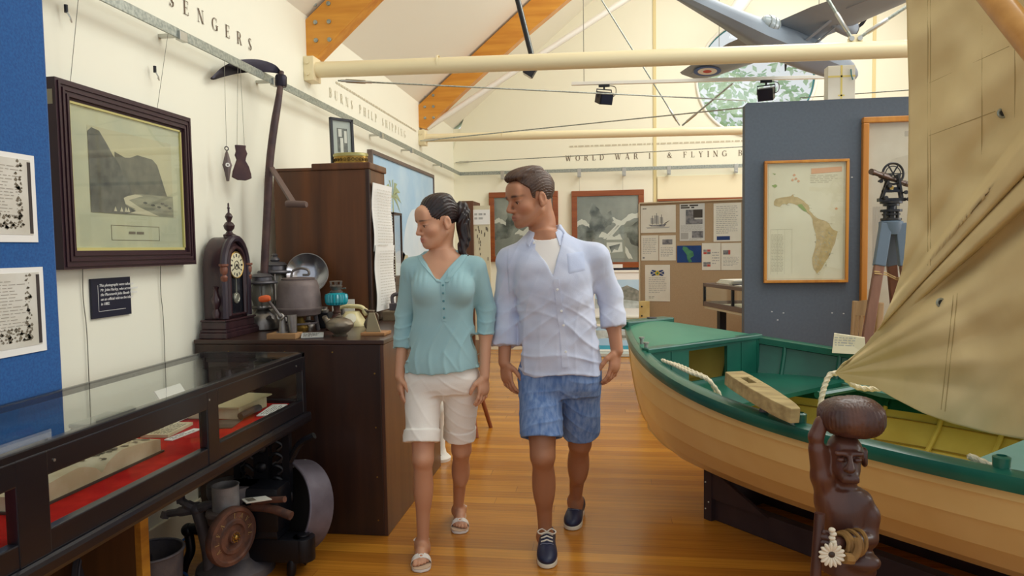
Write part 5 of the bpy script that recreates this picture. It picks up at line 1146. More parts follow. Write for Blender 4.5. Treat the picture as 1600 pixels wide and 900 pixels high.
for i, (x_, y_, lb) in enumerate(((.95, 6.0, 'paper inside table case at its far end'), (.95, 5.55, 'paper inside table case near the partition'))): flat('case_paper', lb, 'paper', rot_(x_, y_), .14, .24, .05+TR, .003, M_paper, z=tz0+.013)

# grey partition with two maps
gp = thing('grey_partition', 'tall slate grey display partition behind the boat', 'partition', (2.3, 5.05, 0))
GX0, GZ = .945, 2.385
MB().prism([(GX0, 5.0, 0), (3.7, 5.0, 0), (3.7, 5.0, GZ), (GX0+.012, 5.0, GZ), (GX0, 5.0, GZ-.012)], (0, .09, 0)).build('panel', M_part, gp, smooth=False)
mb = MB()
for (px, py) in ((1206, 487), (1224, 489), (1300, 489), (1318, 490), (1331, 277), (1215, 500)):
    p = UY(px, py, 4.999); mb.add([p + V(-.006, 0, -.003), p + V(.005, 0, -.004), p + V(.007, 0, .003), p + V(-.003, 0, .005)], [(0, 1, 2, 3)])
mb.build('paint_chips', mat('chip_white', (196, 200, 200), .8), gp, smooth=False)
def island(mb, f, pts, k): mb.add([f(u, v, k) for u, v in pts], [tuple(range(len(pts)))])
p0 = UY(1194, 252, 4.985); p1 = UY(1324, 441, 4.985)
mf = thing('framed_map', 'oak framed island map on the grey partition', 'map', ((p0.x+p1.x)/2, 4.98, p1.z))
xz_frame(MB(), p0.x, p1.x, p1.z, p0.z, .018, 4.965, 4.999).build('frame', M_oakframe, mf, smooth=False, bevel=.003)
MB().box((p0.x+.015, 4.985, p1.z+.015), (p1.x-.015, 4.995, p0.z-.015)).build('map_sheet', M_mapper, mf, smooth=False)
mw, mh = p1.x-p0.x, p0.z-p1.z
F = lambda u, v, k=0: (p0.x+mw*u, 4.9846-.0005*k, p0.z-mh*v)
isl = [(.12, .33), (.14, .31), (.20, .30), (.27, .295), (.32, .29), (.345, .275), (.36, .295), (.40, .30), (.44, .315), (.47, .33), (.50, .35), (.53, .365), (.545, .39), (.54, .41), (.57, .43), (.60, .455), (.64, .475), (.69, .49), (.74, .50), (.78, .52), (.80, .55), (.83, .57), (.88, .585), (.87, .61), (.86, .64), (.85, .68), (.82, .72), (.80, .76), (.77, .80), (.73, .84), (.70, .88), (.68, .90), (.655, .915), (.64, .93), (.625, .91), (.60, .89), (.585, .85), (.58, .80), (.60, .75), (.62, .70), (.63, .65), (.62, .60), (.60, .56), (.585, .52), (.58, .48), (.555, .45), (.52, .43), (.48, .40), (.43, .375), (.38, .36), (.34, .35), (.30, .345), (.27, .36), (.25, .35), (.22, .355), (.19, .375), (.15, .37), (.12, .36)]
mb = MB(); mb.cur = 0; island(mb, F, isl, 1)
mb.cur = 1; island(mb, F, [(.40, .36), (.45, .355), (.50, .40), (.52, .425), (.47, .41), (.42, .38)], 2); island(mb, F, [(.09, .20), (.14, .19), (.16, .205), (.13, .22)], 2); island(mb, F, [(.10, .10), (.14, .105), (.13, .115)], 2)
mb.cur = 2; island(mb, F, [(.56, .07), (.92, .06), (.92, .10), (.56, .115)], 2)
for u, v in ((.36, .12), (.38, .15), (.34, .16), (.41, .17), (.86, .4)): island(mb, F, [(u-.02, v), (u, v-.012), (u+.02, v), (u, v+.01)], 2)
mb.cur = 3
for (u0, v0, u1, v1) in ((.05, .03, .95, .032), (.05, .968, .95, .97), (.05, .03, .053, .97), (.947, .03, .95, .97), (.08, .56, .34, .562), (.08, .56, .082, .93), (.338, .56, .34, .93), (.165, .56, .167, .93), (.25, .56, .252, .93)): island(mb, F, [(u0, v0), (u1, v0), (u1, v1), (u0, v1)], 1)
rr = random.Random(4)
for i in range(26):
    v = .6+.31*i/26; greek(mb, F(.09, v, 1), (1, 0, 0), (0, 0, 1), mw*.24, mh*.008, 1, .5, .1, .012)
greek(mb, F(.55, .12, 1), (1, 0, 0), (0, 0, 1), mw*.36, mh*.07, 5, .3, .2, .03)
for i in range(40):
    u, v = rr.choice(isl); greek(mb, F(min(.9, u+.01*rr.random()), v, 1), (1, 0, 0), (0, 0, 1), .022, .003, 1, .6, 0, .01)
for i in range(60):
    u, v = .6+.2*rr.random(), .56+.3*rr.random(); mb.add([F(u, v, 2), F(u+.02, v+.012*rr.uniform(-1, 1), 2), F(u+.02, v+.004+.012*rr.uniform(-1, 1), 2)], [(0, 1, 2)])
mb.build('map_printing', [mat('island_tan', (206, 184, 134), .7, rgb2=(188, 164, 116), nscale=30), mat('island_olive', (148, 168, 98), .7), mat('map_orange', (222, 170, 130), .7), mat('map_lines', (188, 178, 148), .7)], mf, smooth=False)
MB().box((p0.x+.015, 4.976, p1.z+.015), (p1.x-.015, 4.978, p0.z-.015)).build('glass_pane', M_glass, mf, smooth=False)
p0 = UY(1347, 184, 4.985); bx1, bz0 = p0.x+.95, .62
mf = thing('framed_map', 'taller oak framed faded map behind the surveying tripod', 'map', (p0.x+.5, 4.98, bz0))
xz_frame(MB(), p0.x, bx1, bz0, p0.z, .038, 4.955, 4.999).build('frame', M_oakframe, mf, smooth=False, bevel=.006)
MB().box((p0.x+.03, 4.985, bz0+.03), (bx1-.03, 4.995, p0.z-.03)).build('map_sheet', mat('faded_map', (212, 202, 184), .6, rgb2=(196, 182, 162), nscale=4, detail=8), mf, smooth=False)
mb = MB(); w2, h2 = bx1-p0.x, p0.z-bz0; F2 = lambda u, v, k=0: (p0.x+w2*u, 4.9846-.0005*k, p0.z-h2*v)
mb.cur = 0; island(mb, F2, [(.12, .24), (.2, .17), (.34, .15), (.5, .18), (.6, .28), (.52, .36), (.5, .5), (.42, .6), (.36, .5), (.28, .42), (.16, .36)], 1)
mb.cur = 1; greek(mb, F2(.28, .055, 1), (1, 0, 0), (0, 0, 1), w2*.4, .05, 1, .7, 0, .05)
for i in range(10): island(mb, F2, [(.08+.018*i, .36), (.094+.018*i, .36), (.094+.018*i, .62), (.08+.018*i, .62)], 1 + i % 2)
for i in range(70):
    u, v = rr.uniform(.15, .55), rr.uniform(.16, .55); a = rr.uniform(0, 3); mb.add([F2(u, v, 2), F2(u+.02*math.cos(a), v+.012*math.sin(a), 2), F2(u+.02*math.cos(a)+.003, v+.012*math.sin(a)+.002, 2)], [(0, 1, 2)])
mb.build('map_printing', [mat('faded_land', (198, 186, 166), .6), mat('faded_lines', (178, 166, 150), .6)], mf, smooth=False)
MB().box((p0.x+.03, 4.974, bz0+.03), (bx1-.03, 4.976, p0.z-.03)).build('glass_pane', M_glass, mf, smooth=False)
# white taped box on top of partition
wb = thing('taped_box', 'small white box with yellow tape on top of the partition', 'box', (1.565, 5.04, GZ)); q0 = UY(1294, 103, 5.0); q1 = UY(1336, 156, 5.0)
MB().box((q0.x, 5.0, GZ), (q1.x, 5.088, q0.z)).build('box_body', M_paper, wb, smooth=False, bevel=.003)
mb = MB(); xm = q0.x+.085; zm = GZ+.15
mb.box((xm-.006, 4.9985, GZ+.004), (xm+.006, 5.0, q0.z)); mb.box((q0.x, 4.9985, zm-.006), (q1.x, 5.0, zm+.006)); mb.box((xm-.02, 4.9985, GZ+.02), (xm+.02, 4.9995, GZ+.03)); mb.build('tape', mat('yellow_tape', (232, 214, 130), .6), wb, smooth=False)
mb = MB(); mb.tube([(q1.x-.03, 4.994, q0.z-.03), (q1.x-.028, 4.99, q0.z-.07), (q1.x-.018, 4.99, q0.z-.10)], .004, 6); mb.build('hook', MATS['teal_seal'], wb)

# theodolite and tripod (the instrument screws on to the legs)
th = thing('theodolite', 'antique brass-black theodolite on wooden tripod before the tall map', 'theodolite', (1.70, 4.5, 0))
M_instr = mat('blackened_brass', (44, 46, 52), .35, .7, rgb2=(66, 64, 62), nscale=20); M_trip = wood('tripod_wood', (108, 72, 56), (136, 96, 76), 'Z', 6, .5); M_bluepaint = mat('slate_blue_paint', (96, 112, 128), .5)
def Q(px, py, y=4.5): return UY(px, py, y)
top = Q(1392, 352)
for i, (px, py, yy) in enumerate(((1352, 545, 4.35), (1405, 545, 4.75), (1428, 545, 4.42))):
    a = top + V(*((-.04, -.03, 0), (0, .04, 0), (.04, -.03, 0))[i]); b = Q(px, py, yy); b2 = a + (b-a)*((a.z-.02)/(a.z-b.z)); g = thing.__class__
    MB().bar(a, b2, .055, .035, (0, 1, 0)).build('leg', M_trip, th, smooth=False, bevel=.006)
    MB().bar(a + V(0, 0, .01), a + (b2-a)*.16, .064, .044, (0, 1, 0)).build('leg_socket', M_bluepaint, th, smooth=False, bevel=.006)
MB().lathe([(0, -.06), (.06, -.055), (.066, -.02), (.066, .02), (.05, .03), (0, .03)], top, n=28).build('tripod_head', M_bluepaint, th)
rp = [Q(1366, 424, 4.40), Q(1384, 426, 4.42), Q(1400, 434, 4.60), Q(1421, 436, 4.42)]; 
mb = MB(); mb.tube(rp, .004, 6); mb.tube([p + V(0, -.005, -.012) for p in rp], .004, 6); mb.build('tie_cord', mat('jute_cord', (186, 158, 106), .8), th)
mb = MB(); ax0 = top + V(0, 0, .03)
for z_, r_, h_ in ((0, .058, .012), (.03, .05, .01), (.05, .06, .014), (.085, .045, .012), (.10, .062, .012)): mb.lathe([(0, z_), (r_, z_), (r_, z_+h_), (0, z_+h_)], ax0, n=28)
mb.lathe([(0, 0), (.024, 0), (.024, .12), (0, .12)], ax0, n=18)
for t in range(4):
    c = ax0 + V(.048*math.cos(t*PI/2+.5), .048*math.sin(t*PI/2+.5), 0); mb.lathe([(0, .01), (.007, .01), (.007, .05), (.014, .052), (.014, .06), (0, .062)], c, n=12)
mb.build('levelling_base', M_instr, th)
mb = MB(); b0 = ax0.z+.112
mb.box((top.x-.075, top.y-.02, b0), (top.x+.075, top.y+.02, b0+.02))
for s in (-1, 1):
    for k_ in (-1, 1): mb.bar(V(top.x+s*.055, top.y+k_*.016, b0+.02), V(top.x+s*.022+.01, top.y+k_*.016, b0+.16), .012, .012)
    mb.bar(V(top.x+s*.042, top.y, b0+.07), V(top.x+s*.042-s*.03, top.y, b0+.07), .012, .03)
for k_ in (-1, 1): mb.box((top.x-.05, top.y+k_*.016-.004, b0+.055), (top.x+.05, top.y+k_*.016+.004, b0+.068))
mb.build('standards', M_instr, th, smooth=False)
wc = V(top.x+.008, top.y, b0+.165); mb = MB(); mb.torus(wc, (.15, -1, .05), .062, .007, 40, 8); mb.torus(wc, (.15, -1, .05), .045, .003, 32, 6)
for t in range(6): mb.bar(wc, wc + V(.06*math.cos(t*PI/3), .009*math.cos(t*PI/3), .06*math.sin(t*PI/3)), .006, .006)
mb.build('vertical_circle', M_instr, th)
ta, tb2 = Q(1361, 268, 4.36), Q(1418, 288, 4.6)
dv = (tb2-ta).normalized(); L_ = (tb2-ta).length
MB().lathe([(0, 0), (.017, 0), (.018, .03), (.014, .034), (.015, .10), (.02, .104), (.02, .16), (.014, .165), (.013, L_-.04), (.017, L_-.036), (.017, L_), (0, L_)], ta, dv, 20).build('telescope', mat('bronze_tube', (92, 78, 70), .35, .7), th)
for (dx, dz) in ((-.08, .12), (-.05, .02), (.075, .01), (.06, .05), (-.03, .09)): MB().lathe([(0, 0), (.006, 0), (.006, .02), (.012, .021), (.012, .028), (0, .029)], (top.x+dx, top.y-.02, b0+dz), (.2, -1, 0), 12).build('thumb_screw', M_instr, th)
MB().cyl((top.x-.012, top.y-.022, b0+.08), (top.x-.012, top.y-.035, b0+.08), .012, n=14).build('level_vial', M_brass, th)

# slatted wooden chair behind the boat
ch = thing('wooden_chair', 'pale weathered slat-back wooden chair behind the boat', 'chair', (1.6, 4.55, 0)); M_ch = wood('weathered_chair', (196, 162, 120), (168, 136, 98), 'Z', 6, .6)
c0 = UY(1327, 476, 4.62); c1 = UY(1362, 482, 4.50); up = V(-.03, .1, 1); cd = (c1-c0); cd.z = 0; fwd = V(-cd.y, cd.x, 0).normalized()*-1
zc = c0.z
def cpt(u, z, f=0): return V(c0.x, c0.y, 0) + cd*u + V(0, 0, z) + fwd*f + V(-.0, 0, 0) - fwd*max(0, (z-.45))*.12
for u in (-.05, 1.05): MB().bar(cpt(u, .0), cpt(u, zc+.02), .035, .035).build('back_post', M_ch, ch, smooth=False, bevel=.008)
MB().loft([[cpt(u, zc-.07, -.012 - .02*math.sin(PI*u)), cpt(u, zc-.07, .012-.02*math.sin(PI*u)), cpt(u, zc+.015+.015*math.sin(PI*u), .012-.02*math.sin(PI*u)), cpt(u, zc+.015+.015*math.sin(PI*u), -.012-.02*math.sin(PI*u))] for u in [i/8 for i in range(9)]]).build('top_rail', M_ch, ch)
for i in range(5): MB().bar(cpt(.12+.19*i, .55), cpt(.12+.19*i, zc-.07), .022, .01, fwd).build('back_slat', M_ch, ch, smooth=False, bevel=.003)
MB().bar(cpt(-.02, .55), cpt(1.02, .55), .02, .045).build('lower_rail', M_ch, ch, smooth=False, bevel=.004)
MB().prism([cpt(-.1, .44), cpt(1.1, .44), cpt(1.15, .44, .42), cpt(-.15, .44, .42)], (0, 0, .025)).build('seat', M_ch, ch, smooth=False, bevel=.006)
for u in (-.1, 1.1): MB().bar(cpt(u, 0, .39), cpt(u, .44, .39), .035, .035).build('front_leg', M_ch, ch, smooth=False, bevel=.006)

# ---- left wall beyond the cabinet
mu = thing('wall_mural', 'blue sky mural panel with palms and pale domes on the left wall', 'mural', (-2.08, 7.2, 1.0)); mx = XL+.03
m0, m1, mz0, mz1 = 6.14, 8.40, .92, 2.31
MB().box((XL, m0, mz0), (mx, m1, mz1)).build('panel', M_bluepic, mu, smooth=False)
mb = MB(); 
for p, q in (((m0, mz1-.02), (m1+.02, mz1+.015)), ((m1, mz0), (m1+.02, mz1)), ((m0-.03, mz0), (m0, mz1+.015)), ((m0-.03, mz0-.03), (m1+.02, mz0))): mb.box((XL, p[0], p[1]), (mx+.015, q[0], q[1]))
mb.build('frame', M_grw, mu, smooth=False)
mb = MB(); G = lambda y, z, k=1: (mx+.001*k, y, z)
mb.cur = 0
for (yc, zc_, r0, h0) in ((7.55, .92, .55, .95), (6.95, .92, .42, .5), (8.2, .92, .3, .4)): mb.add([G(yc + r0*math.cos(PI*i/16)*(1 if i < 8 else 1), zc_ + h0*math.sin(PI*i/16)**.8) for i in range(17)], [tuple(range(17))])
mb.cur = 1
for (yc, z_, s) in ((6.75, 1.95, .22), (6.4, 1.8, .16)):
    for i in range(9):
        t = -.5 + i*.5; dy, dz = math.cos(t)*s*1.3, math.sin(t)*s; mb.add([G(yc, z_, 3), G(yc+dy*.5-.02, z_+dz*.5+.05, 3), G(yc+dy, z_+dz-.05, 3), G(yc+dy*.5, z_+dz*.5-.01, 3)], [(0, 1, 2, 3)])
    mb.add([G(yc-.015, z_, 2), G(yc+.015, z_, 2), G(yc+.05, .95, 2), G(yc+.01, .95, 2)], [(0, 1, 2, 3)])
mb.cur = 2
for (yc, w_, h_) in ((7.15, .3, .42), (8.1, .25, .3)): mb.add([G(yc-w_, .95, 4), G(yc+w_, .95, 4), G(yc+w_*.7, .95+h_*.6, 4), G(yc+w_*.2, .95+h_, 4), G(yc-w_*.1, .95+h_, 4), G(yc-w_*.7, .95+h_*.6, 4)], [tuple(range(6))])
mb.build('painting', [mat('mural_white', (206, 224, 236), .7, rgb2=(220, 232, 240), nscale=3), mat('mural_palm', (166, 180, 140), .7), mat('mural_hut', (190, 186, 158), .7)], mu, smooth=False)
wcs = thing('glass_wall_case', 'narrow dark framed glass case against the mural', 'showcase', (-1.95, 5.9, .985))
mb = MB(); xz = (-2.06, -1.79)
for p, q in (((xz[0], 5.85, 1.12), (xz[1], 6.10, 1.20)), ((xz[0], 5.85, 1.73), (xz[1], 6.10, 1.75)), ((xz[1]-.015, 5.85, 1.2), (xz[1], 5.87, 1.75)), ((xz[1]-.015, 6.08, 1.2), (xz[1], 6.10, 1.75)), ((xz[0], 5.85, 1.2), (xz[0]+.015, 6.10, 1.75))): mb.box(p, q)
mb.build('frame', M_darkwood, wcs, smooth=False, bevel=.003)
MB().box((xz[0]+.015, 5.856, 1.2), (xz[1]-.01, 5.859, 1.73)).build('glass_pane', M_glass, wcs, smooth=False)
MB().box((xz[1]-.008, 5.87, 1.2), (xz[1]-.005, 6.08, 1.73)).build('glass_pane', M_glass, wcs, smooth=False)
MB().prism([(-2.05, 5.98, 1.2), (-1.9, 5.98, 1.2), (-1.9, 6.0, 1.55), (-1.95, 6.01, 1.66), (-2.02, 6.01, 1.66), (-2.05, 6.0, 1.55)], (0, .02, 0)).build('backing_card', mat('tan_card', (168, 150, 116), .7), wcs, smooth=False)
MB().box((-2.06, 5.8, 0), (-1.80, 6.12, 1.12)).build('plinth', M_darkwood, wcs, smooth=False, bevel=.004)
tp = thing('information_cabinet', 'tall narrow dark cabinet with pale specimen board by the mural end', 'cabinet', (-1.6, 8.6, 0))
MB().box((-1.78, 8.5, 0), (-1.60, 9.0, 2.01)).build('carcass', M_hutch, tp, smooth=False, bevel=.004)
MB().box((-1.60, 8.52, .3), (-1.40, 8.56, 1.95)).build('board', mat('specimen_card', (214, 206, 176), .7), tp, smooth=False)
MB().box((-1.60, 8.51, 1.72), (-1.395, 8.52, 1.90)).build('title_strip', M_cardwhite, tp, smooth=False)
for i in range(20): u, v = rr.random(), rr.random(); MB().box((-1.58+.15*u, 8.517, 1.2+.48*v), (-1.57+.15*u, 8.52, 1.22+.03*rr.random()+.48*v)).build('specimen', M_oldprint, tp, smooth=False)
mb = MB(); greek(mb, (-1.585, 8.509, 1.87), (1, 0, 0), (0, 0, 1), .17, .1, 2, .5, .1, .05); mb.build('printing', M_lt, tp, smooth=False)
# flat iron box on cabinet right of the hutch
fi = thing('flat_iron', 'old flat iron standing on a wooden box beside the tall cupboard', 'iron', (-1.30, 4.33, PZ))
MB().box((-1.385, 4.24, PZ), (-1.225, 4.42, PZ+.06)).build('wood_box', wood('iron_box', (128, 112, 88), (104, 88, 68), 'X', 8, .6), fi, smooth=False, bevel=.004)
MB().prism([(-1.36, 4.30, PZ+.06), (-1.36, 4.36, PZ+.06), (-1.29, 4.375, PZ+.06), (-1.235, 4.33, PZ+.06), (-1.29, 4.285, PZ+.06)], (0, 0, .045)).build('sole', M_castiron, fi, smooth=False, bevel=.004)
MB().tube(smoothpath([(-1.345, 4.33, PZ+.10), (-1.345, 4.33, PZ+.15), (-1.30, 4.33, PZ+.165), (-1.265, 4.33, PZ+.15), (-1.265, 4.33, PZ+.10)]), .012, 10).build('handle', M_castiron, fi)
# white post and stool behind the woman
wp = thing('white_post', 'white turned post with flared foot behind the woman', 'post', (-1.08, 4.62, 0)); pc0 = UZ(685, 722, 0)
MB().lathe([(0, 0), (.072, 0), (.075, .02), (.06, .035), (.045, .05), (.036, .09), (.036, .30), (.048, .33), (.05, .36), (.036, .39), (.036, .52), (.055, .55), (.055, .57), (0, .57)], (pc0.x, pc0.y+.05, 0), n=28).build('post', M_white, wp)
MB().ell((pc0.x, pc0.y+.05, .63), (.065, .065, .06)).build('stone_ball', mat('mottled_stone', (150, 146, 138), .8, rgb2=(100, 96, 90), nscale=30), wp)
mb = MB(); greek(mb, (pc0.x-.02, pc0.y-.028, .06), (1, 0, 0), (0, 0, 1), .05, .02, 2, .5, .1, .02); mb.build('foot_lettering', M_ink, wp, smooth=False)
so = thing('wooden_stool', 'small red-brown wooden stool with splayed legs behind the couple', 'stool', (-1.02, 5.4, 0)); M_st = wood('stool_wood', (128, 66, 36), (154, 86, 50), 'Z', 6, .4)
s0, s1 = UZ(745, 684, 0), UZ(767, 668, 0); sc_ = V(s0.x-.14, (s0.y+s1.y)/2, 0)
for p in (s0, s1, V(2*sc_.x-s0.x, s0.y, 0), V(2*sc_.x-s1.x, s1.y, 0)): MB().tube([(p.x, p.y, 0), (sc_.x+(p.x-sc_.x)*.45, sc_.y+(p.y-sc_.y)*.45, .44)], [.016, .02], 10).build('leg', M_st, so)
MB().lathe([(0, .43), (.15, .43), (.16, .44), (.16, .458), (.15, .465), (0, .462)], (sc_.x, sc_.y, 0), n=32).build('seat', M_st, so)
# ================================================================ OVERHEAD
M_glu = wood('glulam', (230, 164, 62), (202, 128, 40), 'X', 5, .35, coat=.2, ratio=10)
def glulam(y, label):
    r = thing('roof_beam', label, 'beam', (XC, y, ZE)); cz = lambda x: ZE + (x-XL)*math.tan(math.radians(40)) - .03
    low = [(XL-.04, 2.83), (-2.03, 2.80), (-1.577, 3.20), (-.9, 3.76), (-.386, 4.15), (.4, 4.73), (1.2, 5.28), (XC, 5.78)]
    up = [(x, cz(x)) for x in (XC, 1.2, .4, -.4, -1.2, XL-.04)]
    for s, nm in ((1, 'left_arch'), (-1, 'right_arch')):
        pts = [(x if s == 1 else 2*XC-x, y-.065, z) for x, z in low + up]
        MB().prism(pts, (0, .13, 0)).build(nm, M_glu, r, smooth=False, bevel=.006)
    for i in range(3):
        for k_ in range(2):
            p = V(XL+.075+.10*k_, y-.066, 2.92+.125*i); MB().lathe([(0, 0), (.016, 0), (.016, .008), (.009, .012), (0, .012)], p, (0, -1, 0), 8).build('bolt', M_galv, r)
    return r
glulam(4.93, 'nearer honey timber roof beam with bolted foot at left wall'); glulam(7.98, 'farther honey timber roof beam crossing behind the cream pipe')
def tie(y, zl, zr, r_, label):
    t = thing('tie_pipe', label, 'pipe', (0, y, zl)); f = (zr-zl)/(XR-XL)
    MB().cyl((XL+.06, y, zl), (XR, y, zl + f*(XR-XL)), r_, n=28).build('pipe', M_cream, t)
    MB().box((XL, y-.065, zl-.085), (XL+.075, y+.065, zl+.085)).build('end_plate', M_cream, t, smooth=False, bevel=.006)
    MB().lathe([(r_+.001, 0), (r_+.004, .002), (r_+.004, .012), (r_+.001, .014)], (XL+.95, y, zl), (1, 0, 0), 28, cap=False).build('weld_collar', M_cream, t)
    for s in (-1, 1): MB().cyl((XL+.03, y-.066, zl+.04*s), (XL+.03, y-.076, zl+.04*s), .014, n=8).build('bolt', M_cream, t)
    return t
tie(4.87, 2.715, 2.60, .055, 'nearer cream steel tie pipe crossing the room overhead'); tie(7.95, 2.70, 2.60, .046, 'farther cream steel tie pipe above the end wall lettering')
def cable(a, b, label, r_=.006, tb=True):
    c = thing('bracing_cable', label, 'cable', a); a = Vector(a); b = Vector(b); d = (b-a).normalized()
    MB().tube([a, b], r_, 8).build('rod', M_galv, c)
    if tb: MB().tube([a + d*.02, a + d*.05, a + d*.06, a + d*.19, a + d*.2, a + d*.24], [.009, .009, .014, .014, .009, .009], 10).build('turnbuckle', M_steel, c)
    return c
cable(UY(528, 126, 4.85), UY(1165, 157, 6.8), 'cable from the near pipe foot sloping across to the right')
cable(UY(657, 220, 7.85), UY(1165, 168, 6.6), 'cable rising right from foot of the far pipe')
cable(UY(712, 254, YB-.01), UY(1165, 229, 8.9), 'lowest cable at the end wall corner', .006)
cable(UY(1062, 196, 7.9), UY(940, 0, 7.6), 'long thin rod rising left from the far pipe', .008)
cable(UY(1066, 196, 7.9), UY(1145, 130, 7.6), 'short rod rising right from the far pipe', .01)
cable(UY(1331, 60, 4.87), UY(1288, -10, 4.9), 'steel rod rising left beside the model plane engine', .011)
cable(UY(1341, 60, 4.87), UY(1425, 5, 4.8), 'steel rod rising right toward the sail', .011)
cable(UY(1250, 153, 6.2), UY(1470, 137, 5.0), 'thin cable just above the partition top', .004, False)
gz = UY(1336, 72, 4.87)
pl = thing('rod_bracket', 'cream gusset plate on the near pipe joining two rods', 'bracket', gz); MB().prism([(gz.x-.07, 4.865, gz.z-.06), (gz.x+.07, 4.865, gz.z-.06), (gz.x+.035, 4.865, gz.z+.075), (gz.x-.035, 4.865, gz.z+.075)], (0, .012, 0)).build('plate', M_cream, pl, smooth=False, bevel=.004)
for s in (-1, 1): MB().cyl((gz.x+s*.025, 4.85, gz.z+.045), (gz.x+s*.025, 4.89, gz.z+.045), .016, n=12).build('bolt', M_steel, pl)
def strut(a, b, r_, label):
    return tag(MB().cyl(a, b, r_, n=16).build('ceiling_strut', M_white, origin=a), label, 'strut')
strut(UY(667, 200, 8.0), UY(985, -5, 8.3), .035, 'white tube rising right from the left wall behind far beam')
st = UY(1140, 30, 9.3); strut(st, UY(1180, -25, 9.3), .09, 'broad white tube rising behind the model plane')
# pendant tube spot
ps = thing('pendant_spotlight', 'black pendant tube spotlight hanging behind the near pipe', 'lamp', UY(830, 105, 5.6))
a, b = UY(806, -12, 5.6), UY(832, 92, 5.6); MB().tube([a, b], .022, 14).build('stem', M_black, ps); MB().tube([a + V(.012, -.012, 0), b + V(.012, -.012, 0)], .006, 8).build('stem_painted_highlight', M_galv, ps)  # second, pale tube along the stem stands in for its highlight
c1, c2 = UY(836, 98, 5.6), UY(824, 118, 5.6); MB().bar(c1, c2, .085, .06, (0, 1, 0)).build('lamp_head', M_black, ps, smooth=False, bevel=.006)
MB().bar(c2, c2 + (c2-c1).normalized()*.006, .07, .045, (0, 1, 0)).build('lamp_face', M_paper, ps, smooth=False)
# track with two spots
tk = thing('lighting_track', 'pale lighting track hanging below the far roof', 'track', UY(893, 131, 6.6)); a, b = UY(893, 131, 6.6), UY(1300, 120, 6.6)
MB().bar(a, b, .035, .03).build('track_bar', M_white, tk, smooth=False, bevel=.003)
for u in (.05, .95): p = a.lerp(b, u); MB().tube([p, p + V(0, 0, 1.6)], .003, 6).build('suspension_wire', M_wire, tk)
def spot(px, py, label, turn):
    p = UY(px, py, 6.6); tz = a.lerp(b, (p.x-a.x)/(b.x-a.x)).z - .015
    r = thing('track_spotlight', label, 'lamp', p); M = Matrix.Translation((p.x, p.y, tz-.12)) @ Matrix.Rotation(turn, 4, 'Z') @ Matrix.Rotation(.35, 4, 'X')
    MB().box((p.x-.05, p.y-.012, tz-.022), (p.x+.05, p.y+.012, tz)).build('adapter', M_black, r, smooth=False, bevel=.003)
    mb = MB(); mb.M = Matrix.Translation((p.x, p.y, tz)) @ Matrix.Rotation(turn, 4, 'Z')
    mb.tube([(-.075, 0, -.12), (-.075, 0, -.045), (.075, 0, -.045), (.075, 0, -.12)], .006, 8); mb.cyl((0, 0, -.045), (0, 0, -.015), .009, n=10); mb.build('yoke', M_black, r)
    mb = MB(); mb.M = M; mb.loft([[(-.066, -.05, -.055), (.066, -.05, -.055), (.066, -.05, .055), (-.066, -.05, .055)], [(-.066, .05, -.05), (.066, .05, -.05), (.066, .05, .05), (-.066, .05, .05)], [(-.05, .075, -.035), (.05, .075, -.035), (.05, .075, .035), (-.05, .075, .035)]]); mb.build('lamp_housing', M_black, r, smooth=False, bevel=.005)
    mb = MB(); mb.M = M; mb.box((-.055, -.056, -.045), (.055, -.05, .045)); mb.build('lamp_glass', mat('dark_lens', (40, 44, 60), .1) if 'dark_lens' not in MATS else MATS['dark_lens'], r, smooth=False)
    mb = MB(); q0 = V(p.x, p.y, tz); mb.tube(smoothpath([q0 + V(.03, 0, -.01), q0 + V(.10, -.01, -.03), q0 + V(.10, -.02, -.10), q0 + V(.04, 0, -.13)]), .004, 6); mb.build('flex', M_wire, r)
spot(944, 148, 'black track spotlight left, clear of the model plane', .5); spot(1197, 138, 'black track spotlight in front of the round window', -.4)

# model flying boat
fb = thing('model_flying_boat', 'grey model twin-engined flying boat hanging before the round window', 'model plane', (1.35, 6.25, 3.2))
M_ac = mat('aircraft_grey', (142, 154, 166), .45, rgb2=(132, 142, 154), nscale=3); M_acd = mat('aircraft_under_grey', (128, 132, 138), .5)
head = math.radians(36)
MA = Matrix.Translation((1.42, 5.9, 2.97)) @ Matrix.Rotation(head, 4, 'Z') @ Matrix.Rotation(math.radians(9), 4, 'Y') @ Matrix.Rotation(math.radians(-4), 4, 'X') @ Matrix.Scale(.90, 4)
MWG = MA @ Matrix.Translation((.1, 0, .15)) @ Matrix.Rotation(math.radians(-2), 4, 'Y') @ Matrix.Translation((-.1, 0, -.15))
def ac(): q = MB(); q.M = MA; return q
def aw(): q = MB(); q.M = MWG; return q
def airfoil(y, x0, ch_, th_, z): # chord along -x
    out = []; x0 += ch_*.14; ch_ *= 1.32; th_ *= 1.25
    for u, t in ((0, 0), (.08, .6), (.25, 1), (.5, .85), (.8, .35), (1, 0)): out.append((x0-ch_*u, y, z + th_*t))
    for u, t in ((.8, -.12), (.5, -.3), (.25, -.4), (.08, -.28)): out.append((x0-ch_*u, y, z + th_*t))
    return out
q = aw(); q.loft([airfoil(y, x0, c_, t_h, z) for y, x0, c_, t_h, z in ((-1.30, .17, .16, .012, .155), (-1.26, .20, .24, .02, .15), (-1.1, .23, .30, .03, .148), (-.45, .26, .42, .05, .145), (.45, .26, .42, .05, .145), (1.1, .23, .30, .03, .148), (1.26, .20, .24, .02, .15), (1.30, .17, .16, .012, .155))]); q.build('wing', M_ac, fb)
